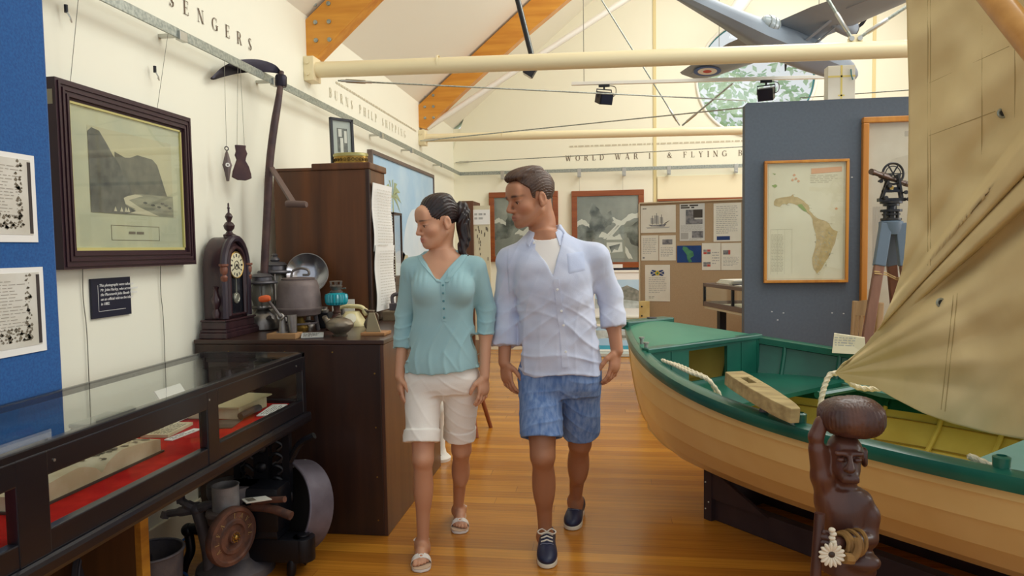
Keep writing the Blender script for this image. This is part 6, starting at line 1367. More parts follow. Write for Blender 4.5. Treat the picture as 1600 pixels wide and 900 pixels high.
hullx = [(.98, .0, .0, .012), (.93, .045, .01, .05), (.82, .085, .01, .085), (.6, .115, .02, .11), (.3, .125, .02, .125), (0, .125, .02, .125), (-.1, .12, .02, .12), (-.35, .10, .035, .10), (-.7, .07, .06, .075), (-1.1, .045, .085, .055), (-1.4, .025, .10, .035)]
rings = []
for x, hw, zc_, hh in hullx:
    ring = []; hw *= 1.22; hh *= 1.22
    for i in range(20):
        t = 2*PI*i/20; y = max(hw, .004)*math.sin(t); z = zc_ + hh*math.cos(t)
        if math.cos(t) < -.2: z = zc_ - hh*(.95 - .55*abs(math.sin(t))**1.2) if x > -.15 else zc_ - hh*(.8-.3*abs(math.sin(t)))
        ring.append((x, y, z))
    rings.append(ring)
q = ac(); q.loft(rings); q.build('hull', M_ac, fb, angle=50)
q = ac(); q.loft([[(.2, y, .1), (-.02, y*.9, .1), (-.04, y*.7, .15), (.22, y*.8, .15)] for y in (-.05, .05)]); q.build('pylon', M_ac, fb, smooth=False)
for s in (-1, 1):
    q = aw(); q.lathe([(0, -.12), (.03, -.08), (.06, .0), (.066, .10), (.066, .17), (.06, .185), (.045, .19), (0, .18)], (.22, s*.36, .15), (1, 0, 0), 24); q.build('engine_nacelle', M_ac, fb)
    q = aw(); q.torus((.395, s*.36, .15), (1, 0, 0), .058, .010, 24, 8); q.build('cowling_ring', mat('cowl_bronze', (92, 84, 80), .4, .4) if 'cowl_bronze' not in MATS else MATS['cowl_bronze'], fb)
    q = aw(); q.lathe([(0, 0), (.02, 0), (.016, .03), (0, .045)], (.405, s*.36, .15), (1, 0, 0), 14)
    for t in (.5, 2.6, 4.7):
        c = V(.425, s*.36, .15); d = V(0, math.cos(t), math.sin(t)); n2 = V(0, -math.sin(t), math.cos(t)); q.loft([[c + d*.01 + n2*.008, c + d*.01 - n2*.008, c + d*.01 - n2*.008 + V(.005, 0, 0), c + d*.01 + n2*.008 + V(.005, 0, 0)], [c + d*.08 + n2*.017 + V(.006, 0, 0), c + d*.08 - n2*.015, c + d*.08 - n2*.015 + V(.004, 0, 0), c + d*.08 + n2*.017 + V(.01, 0, 0)], [c + d*.14 + n2*.007, c + d*.14 - n2*.006, c + d*.14 - n2*.006 + V(.003, 0, 0), c + d*.14 + n2*.007 + V(.003, 0, 0)]])
    q.build('propeller', M_black, fb)
    q = ac(); q.ell((-.30, s*.095, .10), (.11, .06, .065), 18, 10); q.build('blister_window', mat('blister_glass', (168, 180, 186), .1, coat=.4) if 'blister_glass' not in MATS else MATS['blister_glass'], fb)
    q = ac()
    for k_ in (-.05, 0, .05): q.torus((-.30+k_, s*.095, .10), (1, 0, 0), .062 if k_ == 0 else .057, .003, 20, 5)
    q.build('blister_frame', M_galv, fb)
    q = ac(); q.bar((.08, s*.11, .03), (.06, s*.44, .14), .03, .008); q.bar((.2, s*.10, .03), (.17, s*.44, .14), .02, .008); q.build('wing_strut', M_ac, fb, smooth=False)
    q = ac(); q.bar((.1, s*.55, .135), (.1, s*.545, .07), .06, .006, (1, 0, 0)); q.build('float_arm', M_ac, fb, smooth=False) if False else None
    # roundels under each wing tip
    for k_, (r_, m_) in enumerate(((.135, mat('roundel_blue', (44, 88, 160), .5) if 'roundel_blue' not in MATS else MATS['roundel_blue']), (.095, mat('roundel_white', (236, 236, 230), .5) if 'roundel_white' not in MATS else MATS['roundel_white']), (.042, mat('roundel_red', (196, 54, 44), .5) if 'roundel_red' not in MATS else MATS['roundel_red']))):
        q = aw(); q.add([(.075 + r_*math.cos(2*PI*i/32), s*1.03 + r_*math.sin(2*PI*i/32), .1285-.0012*k_ + .006*(math.cos(2*PI*i/32)*r_/.1)*0) for i in range(32)], [tuple(range(32))]); q.build('roundel_' + ('blue', 'white', 'red')[k_], m_, fb, smooth=False)
    q = aw()  # aileron hinge line
    q.bar((-.02, s*.6, .128), (-.005, s*1.2, .132), .006, .002); q.build('aileron_line', M_acd, fb, smooth=False)
q = ac(); q.loft([airfoil(y, x0, c_, t_h, z) for y, x0, c_, t_h, z in ((-.46, -1.22, .10, .008, .24), (-.38, -1.16, .18, .014, .24), (0, -1.10, .26, .022, .24), (.38, -1.16, .18, .014, .24), (.46, -1.22, .10, .008, .24))]); q.build('tailplane', M_ac, fb)
q = ac(); q.loft([[(x0, -t_h, z), (x0-c_*.3, -t_h*1.6, z), (x0-c_, 0, z), (x0-c_*.3, t_h*1.6, z), (x0, t_h, z)] for x0, c_, t_h, z in ((-.95, .46, .008, .10), (-1.04, .36, .008, .25), (-1.12, .32, .007, .40), (-1.2, .2, .004, .5))]); q.build('fin', M_ac, fb)
q = ac(); q.lathe([(0, 0), (.05, .01), (.075, .05), (.06, .09), (0, .11)], (.62, 0, .08), (.3, 0, 1), 18); q.build('cockpit_canopy', MATS['blister_glass'], fb)
q = ac(); q.add([(-.5, .088, .07), (-.75, .066, .08), (-.75, .07, .094), (-.5, .095, .09)], [(0, 1, 2, 3)]); q.build('hull_lettering_band', M_acd, fb, smooth=False)
for (x, y) in ((.1, -.9), (.1, .9), (-1.1, 0)):
    p = MA @ V(x, y, .2 if x > 0 else .5); MB().tube([p, (p.x, p.y, 5.4)], .0025, 6).build('suspension_wire', M_wire, fb)
# ================================================================ BOAT, SAIL, CARVED FIGURE
M_hull = mat('boat_buff_paint', (234, 204, 138), .32, rgb2=(226, 192, 124), nscale=3, coat=.15)
M_green = mat('boat_green_paint', (18, 82, 68), .33, rgb2=(26, 98, 80), nscale=4, coat=.2, bump=.06, bscale=30)
M_deck = mat('deck_green', (56, 122, 98), .42, rgb2=(66, 134, 108), nscale=3)
M_yellow = mat('boat_yellow_inside', (228, 208, 104), .5, rgb2=(214, 188, 84), nscale=4)
M_grgreen = mat('bench_grey_green', (56, 104, 92), .45, rgb2=(72, 116, 104), nscale=4)
M_rope = mat('cotton_rope', (222, 212, 184), .85, bump=.4, bscale=160)
M_canvas = mat('ochre_canvas', (228, 208, 158), .95, rgb2=(214, 192, 142), nscale=3, bump=.06, bscale=220)
M_cradle = mat('cradle_dark', (48, 34, 36), .55, rgb2=(58, 42, 42), nscale=8)
BX0, BY0, BTH, BB, BSX, BPW, BW0, BZ0, BA, BC = .263, 4.357, .734, .656, 1.698, 2.255, .172, .935, .191, .049
AX = V(math.sin(BTH), -math.cos(BTH), 0); PN = V(-math.cos(BTH), -math.sin(BTH), 0)
BL = 3.75
def b_c(s): return V(BX0, BY0, 0) + AX*s
def b_hb(s):
    h = BW0 + BB*(1 - max(0, 1-s/BSX)**BPW)
    return h if s < 2.3 else h - .16*((s-2.3)/1.45)**2
def b_zs(s): return BZ0 - BA*s + BC*s*s
def b_zk(s): return interp([0, .12, .25, .5, .9, 1.6, 3.0, 3.75], [.345, .27, .235, .21, .215, .235, .25, .28], s)
def section(s, u):
    """u 0 sheer .. 1 keel -> (half breadth, z)"""
    f = min(1, s/1.3); e1 = .92 - .14*f; e2 = 1.0 - .05*f; t = u*PI/2
    b = b_hb(s)*math.cos(t)**e1 if u < 1 else 0.0
    if s < .5: b = b*(1-.35*(1-s/.5)*math.sin(t*1.2)*u)
    return max(b, .012), b_zs(s) + (b_zk(s)-b_zs(s))*math.sin(t)**(1.15+.2*f)
def bpt(s, b, z): return b_c(s) + PN*b + V(0, 0, z)      # b>0: near side
boat = thing('rowing_boat', 'cream clinker rowing boat with green gunwale on a dark cradle', 'boat', tuple(b_c(1.8)))
NS = 60; SS = [BL*i/NS for i in range(NS+1)]
UU = [0, .13, .27, .42, .56, .70, .83, .93, 1.0]
mb = MB()
for side in (1, -1):
    for k_ in range(len(UU)-1):       # overlapping strakes
        rings = []
        for s in SS:
            b0, z0 = section(s, UU[k_]); b1, z1 = section(s, min(1, UU[k_+1]+.012)); lap = .014*min(1, s/.3+.25)
            p0, p1 = bpt(s, side*b0, z0), bpt(s, side*(b1 + (lap if k_ < 6 else .004)), z1 - .0)
            q0, q1 = bpt(s, side*max(b0-.012, .004), z0), bpt(s, side*max(b1-.006, .003), z1+.006)
            rings.append([p0, p1, q1, q0])
        mb.loft(rings)
# bow and stern transoms
for s, d in ((0, -.012), (BL, .012)):
    pts = [bpt(s, section(s, i/16)[0], section(s, i/16)[1]) for i in range(17)] + [bpt(s, -section(s, i/16)[0], section(s, i/16)[1]) for i in range(16, -1, -1)]
    mb.prism(pts, AX*d)
mb.build('hull', M_hull, boat, angle=28)
# keel and stem strip
mb = MB(); mb.loft([[bpt(s, .02, b_zk(s)+.02), bpt(s, .02, b_zk(s)-.035), bpt(s, -.02, b_zk(s)-.035), bpt(s, -.02, b_zk(s)+.02)] for s in SS]); mb.build('keel', M_hull, boat, smooth=False)
# inner lining: green upper strakes, yellow below
def lining(u0, u1, nm, m, s0=.02, s1=9, inset=.02):
    mb = MB()
    for side in (1, -1):
        rings = []
        for s in SS:
            if s < s0 or s > min(s1, BL-.02): continue
            row = []
            for i in range(7):
                u = u0+(u1-u0)*i/6; b, z = section(s, u); row.append(bpt(s, side*max(b-inset, .002), z + (.012 if u > .6 else 0)))
            rings.append(row)
        n = len(rings[0]); mb.add([p for r in rings for p in r], [(i*n+k, i*n+k+1, (i+1)*n+k+1, (i+1)*n+k) for i in range(len(rings)-1) for k in range(n-1)])
    return mb.build(nm, m, boat)
lining(0, .36, 'upper_lining', M_green, s0=.37); lining(.36, 1.0, 'lower_lining', M_yellow); lining(0, .36, 'cuddy_lining', M_yellow, s1=.45)
mb = MB()                              # plank seams inside
for side in (1, -1):
    for u in UU[3:7]: mb.tube([bpt(s, side*max(section(s, u)[0]-.022, .002), section(s, u)[1]+.012) for s in SS if .1 < s < BL-.1], .0035, 5)
mb.build('plank_seams', mat('seam_ochre', (150, 124, 48), .6), boat)
for s in [.3+.27*i for i in range(13)]:   # bent ribs, green above and yellow below
    for side in (1, -1):
        P_ = lambda u: bpt(s, side*max(section(s, u)[0]-.03, .0), section(s, u)[1]+.014)
        MB().tube([P_(u) for u in (.02, .12, .24, .36)], .012, 6).build('upper_rib', M_green, boat)
        MB().tube([P_(u) for u in (.36, .45, .55, .65, .75, .85, .95, 1.0)], .012, 6).build('lower_rib', M_yellow, boat)
for side, nm in ((1, 'near_gunwale'), (-1, 'far_gunwale')):
    mb = MB(); mb.loft([[bpt(s, side*(b_hb(s)+.028), b_zs(s)+.012), bpt(s, side*(b_hb(s)+.034), b_zs(s)-.008), bpt(s, side*(b_hb(s)+.028), b_zs(s)-.034), bpt(s, side*(b_hb(s)-.0), b_zs(s)-.036), bpt(s, side*(b_hb(s)-.045), b_zs(s)-.02), bpt(s, side*(b_hb(s)-.045), b_zs(s)+.014), bpt(s, side*(b_hb(s)-.005), b_zs(s)+.022)] for s in SS]); mb.build(nm, M_green, boat)
    for s in (1.55, 2.2): MB().lathe([(0, .015), (.022, .015), (.024, .05), (.014, .055), (.013, .03), (0, .03)], bpt(s, side*(b_hb(s)-.02), b_zs(s)), n=14).build('rowlock_socket', M_green, boat)
MB().bar(bpt(-.03, -.20, b_zs(0)+.022), bpt(-.03, .20, b_zs(0)+.022), .10, .05).build('bow_cap', M_green, boat, smooth=False, bevel=.01)
MB().lathe([(0, 0), (.03, 0), (.03, .006), (.012, .008), (0, .008)], bpt(-.03, -.05, b_zs(0)+.047), n=18).build('bow_fitting', M_castiron, boat)
# foredeck and bulkhead with cuddy opening
SD = .43
mb = MB(); rings = []
for i in range(13):
    s = .01+(SD+.02-.01)*i/12; hb = b_hb(s)-.01; row = []
    for k_ in range(9):
        v = -1+2*k_/8; row.append(bpt(s, hb*v, b_zs(s)+.022+.018*(1-v*v)))
    rings.append(row + [p - V(0, 0, .02) for p in reversed(row)])
mb.loft(rings).build('foredeck', M_deck, boat, angle=50)
hb = b_hb(SD)
ZP = .665
def bulk(b0, b1, z0, z1): return [bpt(SD-.0, b0, z0), bpt(SD, b1, z0), bpt(SD, b1, z1), bpt(SD, b0, z1)]
zt_ = b_zs(SD)+.02
mb = MB()
for b0, b1, z0, z1 in ((hb-.03, hb*.32, ZP, zt_), (-hb*.34, -hb+.03, ZP, zt_), (hb*.32, -hb*.34, zt_-.03, zt_), (hb*.32, -hb*.34, ZP, ZP+.012)): mb.prism(bulk(b0, b1, z0, z1), AX*.02)
for i in range(7):
    b = hb*.9 - i*hb*.3
    if -hb*.34 < b < hb*.32: continue
    mb.bar(bpt(SD+.021, b, ZP), bpt(SD+.021, b, zt_-.02), .006, .004, tuple(AX))
mb.build('bulkhead', M_green, boat, smooth=False)
MB().prism([bpt(.2, .2, .62), bpt(.2, -.2, .62), bpt(SD, -hb*.5, .62), bpt(SD, hb*.5, .62)], (0, 0, .01)).build('cuddy_sole', M_yellow, boat, smooth=False)
mb = MB(); mb.loft([[bpt(SD+.03, b, zt_+.012), bpt(SD-.02, b, zt_+.016), bpt(SD-.02, b, zt_-.012), bpt(SD+.03, b, zt_-.016)] for b in (hb-.01, hb*.3, 0, -hb*.3, -hb+.01)]); mb.build('deck_edge', M_green, boat, smooth=False, bevel=.006)
# platform, side bench, thwarts
def width_at(s, z): 
    lo, hi = 0., 1.
    for _ in range(24):
        m = (lo+hi)/2
        if section(s, m)[1] > z: lo = m
        else: hi = m
    return section(s, lo)[0]-.022
def planked(nm, s0, s1, fb0, fb1, z, m, th_=.022, n=14):
    rings = []
    for i in range(n+1):
        s = s0+(s1-s0)*i/n; a, b = fb0(s), fb1(s); rings.append([bpt(s, a, z), bpt(s, b, z), bpt(s, b, z-th_), bpt(s, a, z-th_)])
    return MB().loft(rings).build(nm, m, boat, angle=30)
planked('fore_platform', SD+.02, .92, lambda s: width_at(s, ZP)*(1 if s < .7 else 1-.25*(s-.7)/.22), lambda s: -width_at(s, ZP), ZP, M_green)
planked('side_bench', .88, 2.95, lambda s: -width_at(s, ZP-.02)+.30*min(1, .3+(s-.88)*2), lambda s: -width_at(s, ZP-.02), ZP-.005, M_grgreen)
MB().tube(smoothpath([bpt(1.05, -.1, ZP+.01), bpt(1.08, -width_at(1.08, ZP)+.16, ZP+.012), bpt(1.1, -width_at(1.1, .72)+.05, ZP+.05), bpt(1.1, -width_at(1.1, .74)+.01, .74)]), .018, 8).build('thwart_knee', M_green, boat)
planked('thwart', 2.02, 2.34, lambda s: width_at(s, .70), lambda s: -width_at(s, .70), .70, M_grgreen)
planked('thwart', 3.2, 3.7, lambda s: width_at(s, .70), lambda s: -width_at(s, .70), .70, M_grgreen)
for s in (.33, .42): MB().lathe([(0, 0), (.01, 0), (.01, .03), (.016, .032), (.016, .04), (0, .042)], bpt(s, b_hb(s)-.03, b_zs(s)+.02), n=10).build('cleat', M_galv, boat)
MB().bar(bpt(-.015, .06, .56), bpt(-.04, .06, .56), .03, .03).build('bow_ring_plate', M_castiron, boat, smooth=False)
# cradle
cr = thing('boat_cradle', 'dark painted timber cradle under the boat', 'cradle', tuple(b_c(1.8)))
for b in (.20, -.20): MB().prism([bpt(.62, b-.03, 0), bpt(3.2, b-.03, 0), bpt(3.2, b-.03, .12), bpt(.62, b-.03, .12)], PN*.06).build('side_beam', M_cradle, cr, smooth=False, bevel=.004)
def chock(s):
    out = [bpt(s, .26, 0)] + [bpt(s, b, max(.16, z)) for b, z in ((.26, .285), (.2, .262), (.08, .17), (-.08, .17), (-.2, .262), (-.26, .285))] + [bpt(s, -.26, 0)]
    MB().prism(out, AX*.05).build('chock', M_cradle, cr, smooth=False, bevel=.003)
chock(.64); chock(2.9)
for b in (.235, -.235): MB().prism([bpt(.69, b, .12), bpt(1.02, b, .12), bpt(.69, b, .27)], PN*.02).build('gusset', M_cradle, cr, smooth=False)
for (s, z) in ((.655, .06), (.655, .2), (.675, .1)): MB().cyl(bpt(s, .262, z), bpt(s, .265, z), .004, n=6).build('screw', M_paper, cr)

# weathered slotted timber and ropes lying in the boat
wt = thing('slotted_timber', 'weathered grey-yellow slotted timber resting across the near gunwale', 'timber', UZ(1200, 630, .8))
a = UZ(1243, 650, .815); b = UY(1146, 590, a.y + .42)
d = (b-a).normalized(); sd = d.cross(V(0, 0, 1)).normalized(); uu = sd.cross(d)
mb = MB(); W = lambda t: interp([0, .15, .5, .85, 1], [.018, .035, .046, .046, .040], t); H_ = .028
L_ = (b-a).length
for t0, t1, so in ((0, .66, 0), (.66, .82, 1), (.82, 1, 0)):
    if not so: mb.loft([[a + d*L_*t + sd*W(t) + uu*H_, a + d*L_*t - sd*W(t) + uu*H_, a + d*L_*t - sd*W(t) - uu*H_, a + d*L_*t + sd*W(t) - uu*H_] for t in [t0+(t1-t0)*i/6 for i in range(7)]])
    else:
        for s_ in (1, -1): mb.loft([[a + d*L_*t + sd*W(t)*s_ + uu*H_, a + d*L_*t + sd*.016*s_ + uu*H_, a + d*L_*t + sd*.016*s_ - uu*H_, a + d*L_*t + sd*W(t)*s_ - uu*H_] for t in (t0, t1)])
mb.build('timber', wood('weathered_timber', (196, 176, 124), (150, 130, 88), 'X', 9, .8, ratio=5, bump=.3), wt, smooth=False, bevel=.004)
MB().lathe([(0, 0), (.016, 0), (.02, .03), (.012, .06), (0, .062)], a + d*L_*.45 - uu*.09, tuple(uu), 12).build('pin', M_castiron, wt)
def rope(pts, label, r_=.009, n=8):
    sp_ = smoothpath(pts, n); mb = MB(); o_ = thing('rope', label, 'rope', pts[0]); L = 0
    rings = []; prev = None
    mb.tube(sp_, r_, 8); mb.build('core', M_rope, o_)
    acc = 0; tw = [MB(), MB()]; dense = smoothpath(pts, n*4); hp = [[], []]
    for i, p in enumerate(dense):
        if i: acc += (p - dense[i-1]).length
        dd = (dense[min(i+1, len(dense)-1)] - dense[max(i-1, 0)]).normalized(); u = dd.cross(V(.3, .5, .8)).normalized(); w = dd.cross(u)
        for k_ in (0, 1): t = acc/.035*2*PI/1.5 + PI*k_; hp[k_].append(p + (u*math.cos(t)+w*math.sin(t))*r_*.65)
    for k_ in (0, 1): MB().tube(hp[k_], r_*.62, 6).build('strand', M_rope, o_)
    return o_
g = lambda s, dz=.03, db=-.02: bpt(s, b_hb(s)+db, b_zs(s)+dz)
rope([g(.62, .028, -.05), g(.72, .03, -.075), g(.84, .03, -.09), g(.95, .02, -.13), g(1.0, -.05, -.17), g(.98, -.10, -.16)], 'doubled cotton rope lying along near gunwale by the bulkhead', .008)
rope([g(.66, .028, -.065), g(.74, .03, -.10), g(.84, .028, -.12), g(.92, .01, -.16), g(.95, -.06, -.19)], 'second cotton strand beside the near gunwale by the bulkhead', .008)
rope([g(2.08, .012, -.10), g(2.16, -.03, -.16), g(2.24, -.04, -.2), g(2.34, -.04, -.22), g(2.43, .0, -.12), g(2.46, .026, -.05)], 'twisted white rope lying on the aft thwart', .010)
CL = UY(1306, 583, 3.12)
rope([CL + V(.01, 0, .0), CL + V(-.03, -.01, -.01), CL + V(-.07, -.05, -.09), CL + V(-.085, -.08, -.18), CL + V(-.09, -.12, -.30), CL + V(-.05, -.16, -.40)], 'white rope dropping from sail corner into the boat', .010)
rope([CL + V(.03, -.01, -.015), CL + V(.08, -.02, -.055), CL + V(.15, -.03, -.06), CL + V(.20, -.04, -.045), CL + V(.24, -.04, -.02)], 'short white rope loop on bench under the sail corner', .010)
cdp = bpt(1.02, -b_hb(1.02)+.02, b_zs(1.02)+.015); cdn = thing('leaning_card', 'small white printed card resting on far gunwale by the chair', 'card', cdp)
q = UY(1326, 552, cdp.y+.02); d0 = V(.93, -.36, 0); c0_ = V(q.x-.085, cdp.y+.03, q.z)
mb = MB(); mb.prism([c0_, c0_ + d0*.17, c0_ + d0*.17 + V(-.0, .02, .09), c0_ + V(.02, .03, .105)], V(.01, .035, .0)); mb.build('card', mat('cream_card', (222, 214, 186), .7), cdn, smooth=False)
mb = MB(); greek(mb, c0_ + V(.018, .02, .092) - V(.01, .035, 0)*.06, d0, V(0, .2, 1), .13, .07, 5, .4, .1, .02); mb.build('printing', M_lt, cdn, smooth=False)

# ---------------------------------------------------------------- canvas sail
sail = thing('canvas_sail', 'large ochre canvas sail hanging in folds over the boat', 'sail', CL)
def sdepth(px): return 3.12 - (px-1306)*(.78/294)
left_edge = [(1306, 583), (1312, 573), (1330, 558), (1352, 540), (1376, 508), (1395, 470), (1408, 430), (1416, 380), (1420, 320), (1421, 200), (1420, 100), (1417, 0), (1415, -120)]
bot_edge = [(1306, 583), (1316, 592), (1340, 600), (1367, 604), (1401, 624), (1445, 646), (1488, 661), (1553, 678), (1600, 686), (1700, 702)]
def pl_at(poly, t):
    L = [0]
    for p, q in zip(poly, poly[1:]): L.append(L[-1] + math.hypot(q[0]-p[0], q[1]-p[1]))
    s = t*L[-1]; return np.array([np.interp(s, L, [p[0] for p in poly]), np.interp(s, L, [p[1] for p in poly])])
outer = [(1415, -120), (1560, -120), (1700, -120), (1700, 100), (1700, 300), (1700, 500), (1700, 702)]
NT, NR = 190, 120; cl2 = np.array([1306., 583.]); pv = []
def ridge(x, c, w): return math.exp(-((x-c)/w)**2)
def sstep(x): x = min(1, max(0, x)); return x*x*(3-2*x)
def sail_y(px, py):
    """distance of the canvas along the room at a place on the cloth, folds included"""
    ang = math.degrees(math.atan2(583-py, px-1306+1e-6)); rad = math.hypot(px-1306, 583-py); amp = min(1, rad/110)
    disp = 0
    disp += .10*sstep((52.5-ang)/2.2)*amp - .085*sstep((47.5-ang)/2.5)*amp        # first tube fold
    disp += .085*sstep((46.5-ang)/1.6)*amp*min(1, rad/200) - .11*sstep((42.5-ang)/1.6)*amp*sstep((rad-150)/120)   # second fold and the dark pleat
    disp += .06*sstep((39.5-ang)/6)*amp
    for c, w, h in ((31, 3.5, .018), (23, 4, .016), (56.5, 2, -.014), (61, 2.5, .012), (14, 3.5, -.012), (5, 4, .016), (-6, 4, -.010)): disp += h*ridge(ang, c, w)*amp
    if ang > 50:
        disp += .030*math.sin((py - 20 + (px-1418)*.9)/30.)*ridge(px, 1492, 50)*ridge(py, 200, 190) + .014*math.sin(py/22 + px/50 + 1.5*math.sin(py/61))*ridge(px, 1436, 16) + .012*math.sin((py+px*.5)/17 + 2*math.sin(py/45))*ridge(px, 1535, 26)*ridge(py, 230, 150)
    disp += .008*math.sin(px/31 + py/53) + .006*math.sin(py/19 - px/37 + math.sin(px/23)) + .0025*math.sin((px*.8+py)/9)*amp
    return sdepth(px) - disp
for i in range(NT+1):
    t = i/NT; B = pl_at(outer, t)
    for j in range(NR+1):
        r_ = j/NR; p = pl_at(left_edge, r_)*(1-t) + pl_at(bot_edge, r_)*t + r_*(B - (1-t)*np.array(outer[0]) - t*np.array(outer[-1]))
        pv.append(UY(p[0], p[1], sail_y(p[0], p[1])))
fs = [(i*(NR+1)+j, i*(NR+1)+j+1, (i+1)*(NR+1)+j+1, (i+1)*(NR+1)+j) for i in range(NT) for j in range(NR)]
so_ = MB().add(pv, fs).build('cloth', M_canvas, sail, angle=180)
md = so_.modifiers.new('thickness', 'SOLIDIFY'); md.thickness = .004
def on_sail(px, py, off=.004): return UY(px, py, sail_y(px, py) - off)
M_eyelet = mat('eyelet_dark', (40, 40, 44), .5)
for px, py in ((1566, 177), (1470, 473)): MB().torus(on_sail(px, py, .006), (.2, -1, .1), .013, .004, 20, 8).build('grommet', M_galv, sail); MB().lathe([(0, 0), (.011, 0), (.011, .002), (0, .002)], on_sail(px, py, .006), (.2, -1, .1), 14).build('grommet_hole', M_eyelet, sail)
M_seam = mat('seam_thread', (176, 156, 108), .9)
for pts in ([(1450, -20), (1450, 420)], [(1454, -20), (1454, 420)], [(1535, 40), (1534, 270)], [(1452, 130), (1582, 70)], [(1452, 212), (1560, 172)], [(1492, 440), (1484, 520), (1470, 645)], [(1498, 440), (1490, 520), (1476, 648)], [(1586, 60), (1586, 200)]):
    dn = []
    for (p, q) in zip(pts, pts[1:]):
        n_s = int(math.hypot(q[0]-p[0], q[1]-p[1])/5)
        for k_ in range(n_s): dn.append(on_sail(p[0]+(q[0]-p[0])*k_/n_s, p[1]+(q[1]-p[1])*k_/n_s, .0045))
    MB().tube(dn, .0016, 5).build('seam', M_seam, sail)
tag(MB().cyl(UY(1524, -40, 2.28), UY(1660, 128, 2.0), .036, n=24).build('spar', wood('varnished_spar', (206, 150, 74), (180, 124, 54), 'X', 5, .35, coat=.3), origin=UY(1570, 30, 2.2)), 'varnished yellow wooden spar at top of the sail', 'spar')

# ---------------------------------------------------------------- carved wooden figure
cf = thing('carved_figure', 'dark carved wooden statue of a man carrying a round load on his head', 'statue', (.66, 1.9, 0))
SY = 1.90
def sp2(px, py, dy=0.0): p = UY(px, py, SY+dy); return np.array([p.x, p.y, p.z])
p = sp2(1322, 780); sx_, sy_ = p[0], SY
f = Field((sx_-.20, SY-.17, -.005), (sx_+.20, SY+.17, 1.06), .0035)
# legs, hips, torso
for s in (-1, 1):
    f.chain([(sx_+s*.048, SY, .03), (sx_+s*.046, SY-.008, .24), (sx_+s*.04, SY, .47)], [.032, .036, .050], .015)
    f.ell((sx_+s*.05, SY-.035, .025), (.034, .07, .028), .02)
f.ell((sx_, SY, .012), (.13, .12, .02), .01)
z_ = lambda py: sp2(1320, py)[2]
f.stack([z_(890), z_(862), z_(850), z_(838), z_(815), z_(790), z_(772), z_(762)], [sx_+.004]*3 + [sx_-.004, sx_-.010, sx_-.013, sx_-.013, sx_-.008], [SY]*8, [.070, .066, .056, .052, .058, .064, .060, .036], [.058, .056, .048, .044, .048, .048, .042, .034], .012, 2.3)
f.ell(np.array([sx_+.028, SY-.042, z_(866)]), (.044, .03, .024), .010)      # skirt flap
# neck and head
hc = sp2(1321, 712, -.012)
f.cap(sp2(1320, 768), sp2(1321, 735), .028, .030, .012)
f.ell(hc + (0, .008, .012), (.043, .052, .046), .008); f.ell(hc + (-.004, -.016, -.028), (.034, .040, .036), .015)
f.ell(hc + (-.006, -.05, -.062+.02), (.022, .02, .016), .012)   # muzzle
f.cap(hc + (-.008, -.056, .012), hc + (-.011, -.07, -.014), .007, .011, .006); f.ell(hc + (-.011, -.064, -.016), (.016, .012, .008), .005)
f.cap(hc + (-.034, -.044, .018), hc + (.022, -.048, .018), .007, k=.008)
for s in (-1, 1):
    f.ell(hc + (-.006+s*.020, -.056, .004), (.013, .012, .008), .006, mode='s'); f.ell(hc + (-.006+s*.020, -.047, .003), (.011, .009, .006), .003)
    f.ell(hc + (s*.048, .004, -.004), (.010, .018, .026), .006); f.ell(hc + (s*.056, -.006, -.004), (.006, .010, .016), .003, mode='s')
for dz in (-.040, -.048): f.cap(hc + (-.022, -.058, dz), hc + (.010, -.060, dz), .0055, k=.003)
# raised arm (viewer's left): upper arm, sleeve edge, forearm and hand under the load
f.chain([sp2(1294, 782), sp2(1284, 745, -.01), sp2(1277, 702, -.015)], [.030, .026, .022], .014)
f.chain([sp2(1276, 705, -.015), sp2(1275, 682, -.015), sp2(1284, 660, -.012)], [.017, .019, .018], .005)
# hanging arm (viewer's right) bent across to the staff
f.chain([sp2(1344, 782), sp2(1356, 805, -.0), sp2(1357, 838, -.01)], [.030, .027, .024], .014)
f.chain([sp2(1356, 843, -.02), sp2(1336, 846, -.065), sp2(1304, 850, -.10)], [.023, .021, .017], .010)
hh = sp2(1290, 848, -.105)
f.ell(hh, (.019, .018, .023), .008)
for i in range(4): f.cap(hh + (-.016, -.016, .022-.014*i), hh + (.010, -.024, .020-.014*i), .0068, k=.002)
f.cap(hh + (.008, -.01, .028), hh + (-.010, -.018, .034), .007, k=.003)
# V neckline groove and waist band
for s in (-1, 1): f.cap(sp2(1320+s*18, 765, -.062), sp2(1318, 790, -.066), .0035, k=.004, mode='s')
f.cap(sp2(1336, 830, -.045), sp2(1368, 846, -.0), .008, k=.005)
fv, ff = f.mesh()
M_carve = mat('carved_dark_wood', (68, 40, 34), .38, rgb2=(96, 56, 40), nscale=7, stretch=(1, 1, .25), coat=.2, bump=.25, bscale=50)
np_mesh('figure', fv, ff, M_carve, cf, relax=1)
lo = sp2(1327, 651, -.005); g2 = Field(lo - .12, lo + .12, .004)
g2.op(lambda p: (((np.abs(p[..., 0]-lo[0])/.080)**2.7 + (np.abs(p[..., 1]-lo[1])/.072)**2.5 + (np.abs(p[..., 2]-lo[2])/.050)**2.5)**(1/2.6) - 1)*.050, lo-.12, lo+.12, 0); g2.op(lambda p: .0012*np.sin(np.arctan2(p[..., 1]-lo[1], p[..., 0]-lo[0])*46 + p[..., 2]*60) + .003*np.sin(p[..., 0]*26), lo-.12, lo+.12, 0, 'd')
lv, lf = g2.mesh(); np_mesh('head_load', lv, lf, mat('carved_load_wood', (92, 56, 40), .42, rgb2=(62, 38, 34), nscale=9, stretch=(2, 2, .4), coat=.15, bump=.3, bscale=60), cf, relax=1)
a, b = sp2(1281, 802, -.11), sp2(1272, 960, -.125)
bz_ = V(*a) + (V(*b)-V(*a))*((a[2]-.02)/(a[2]-b[2]))
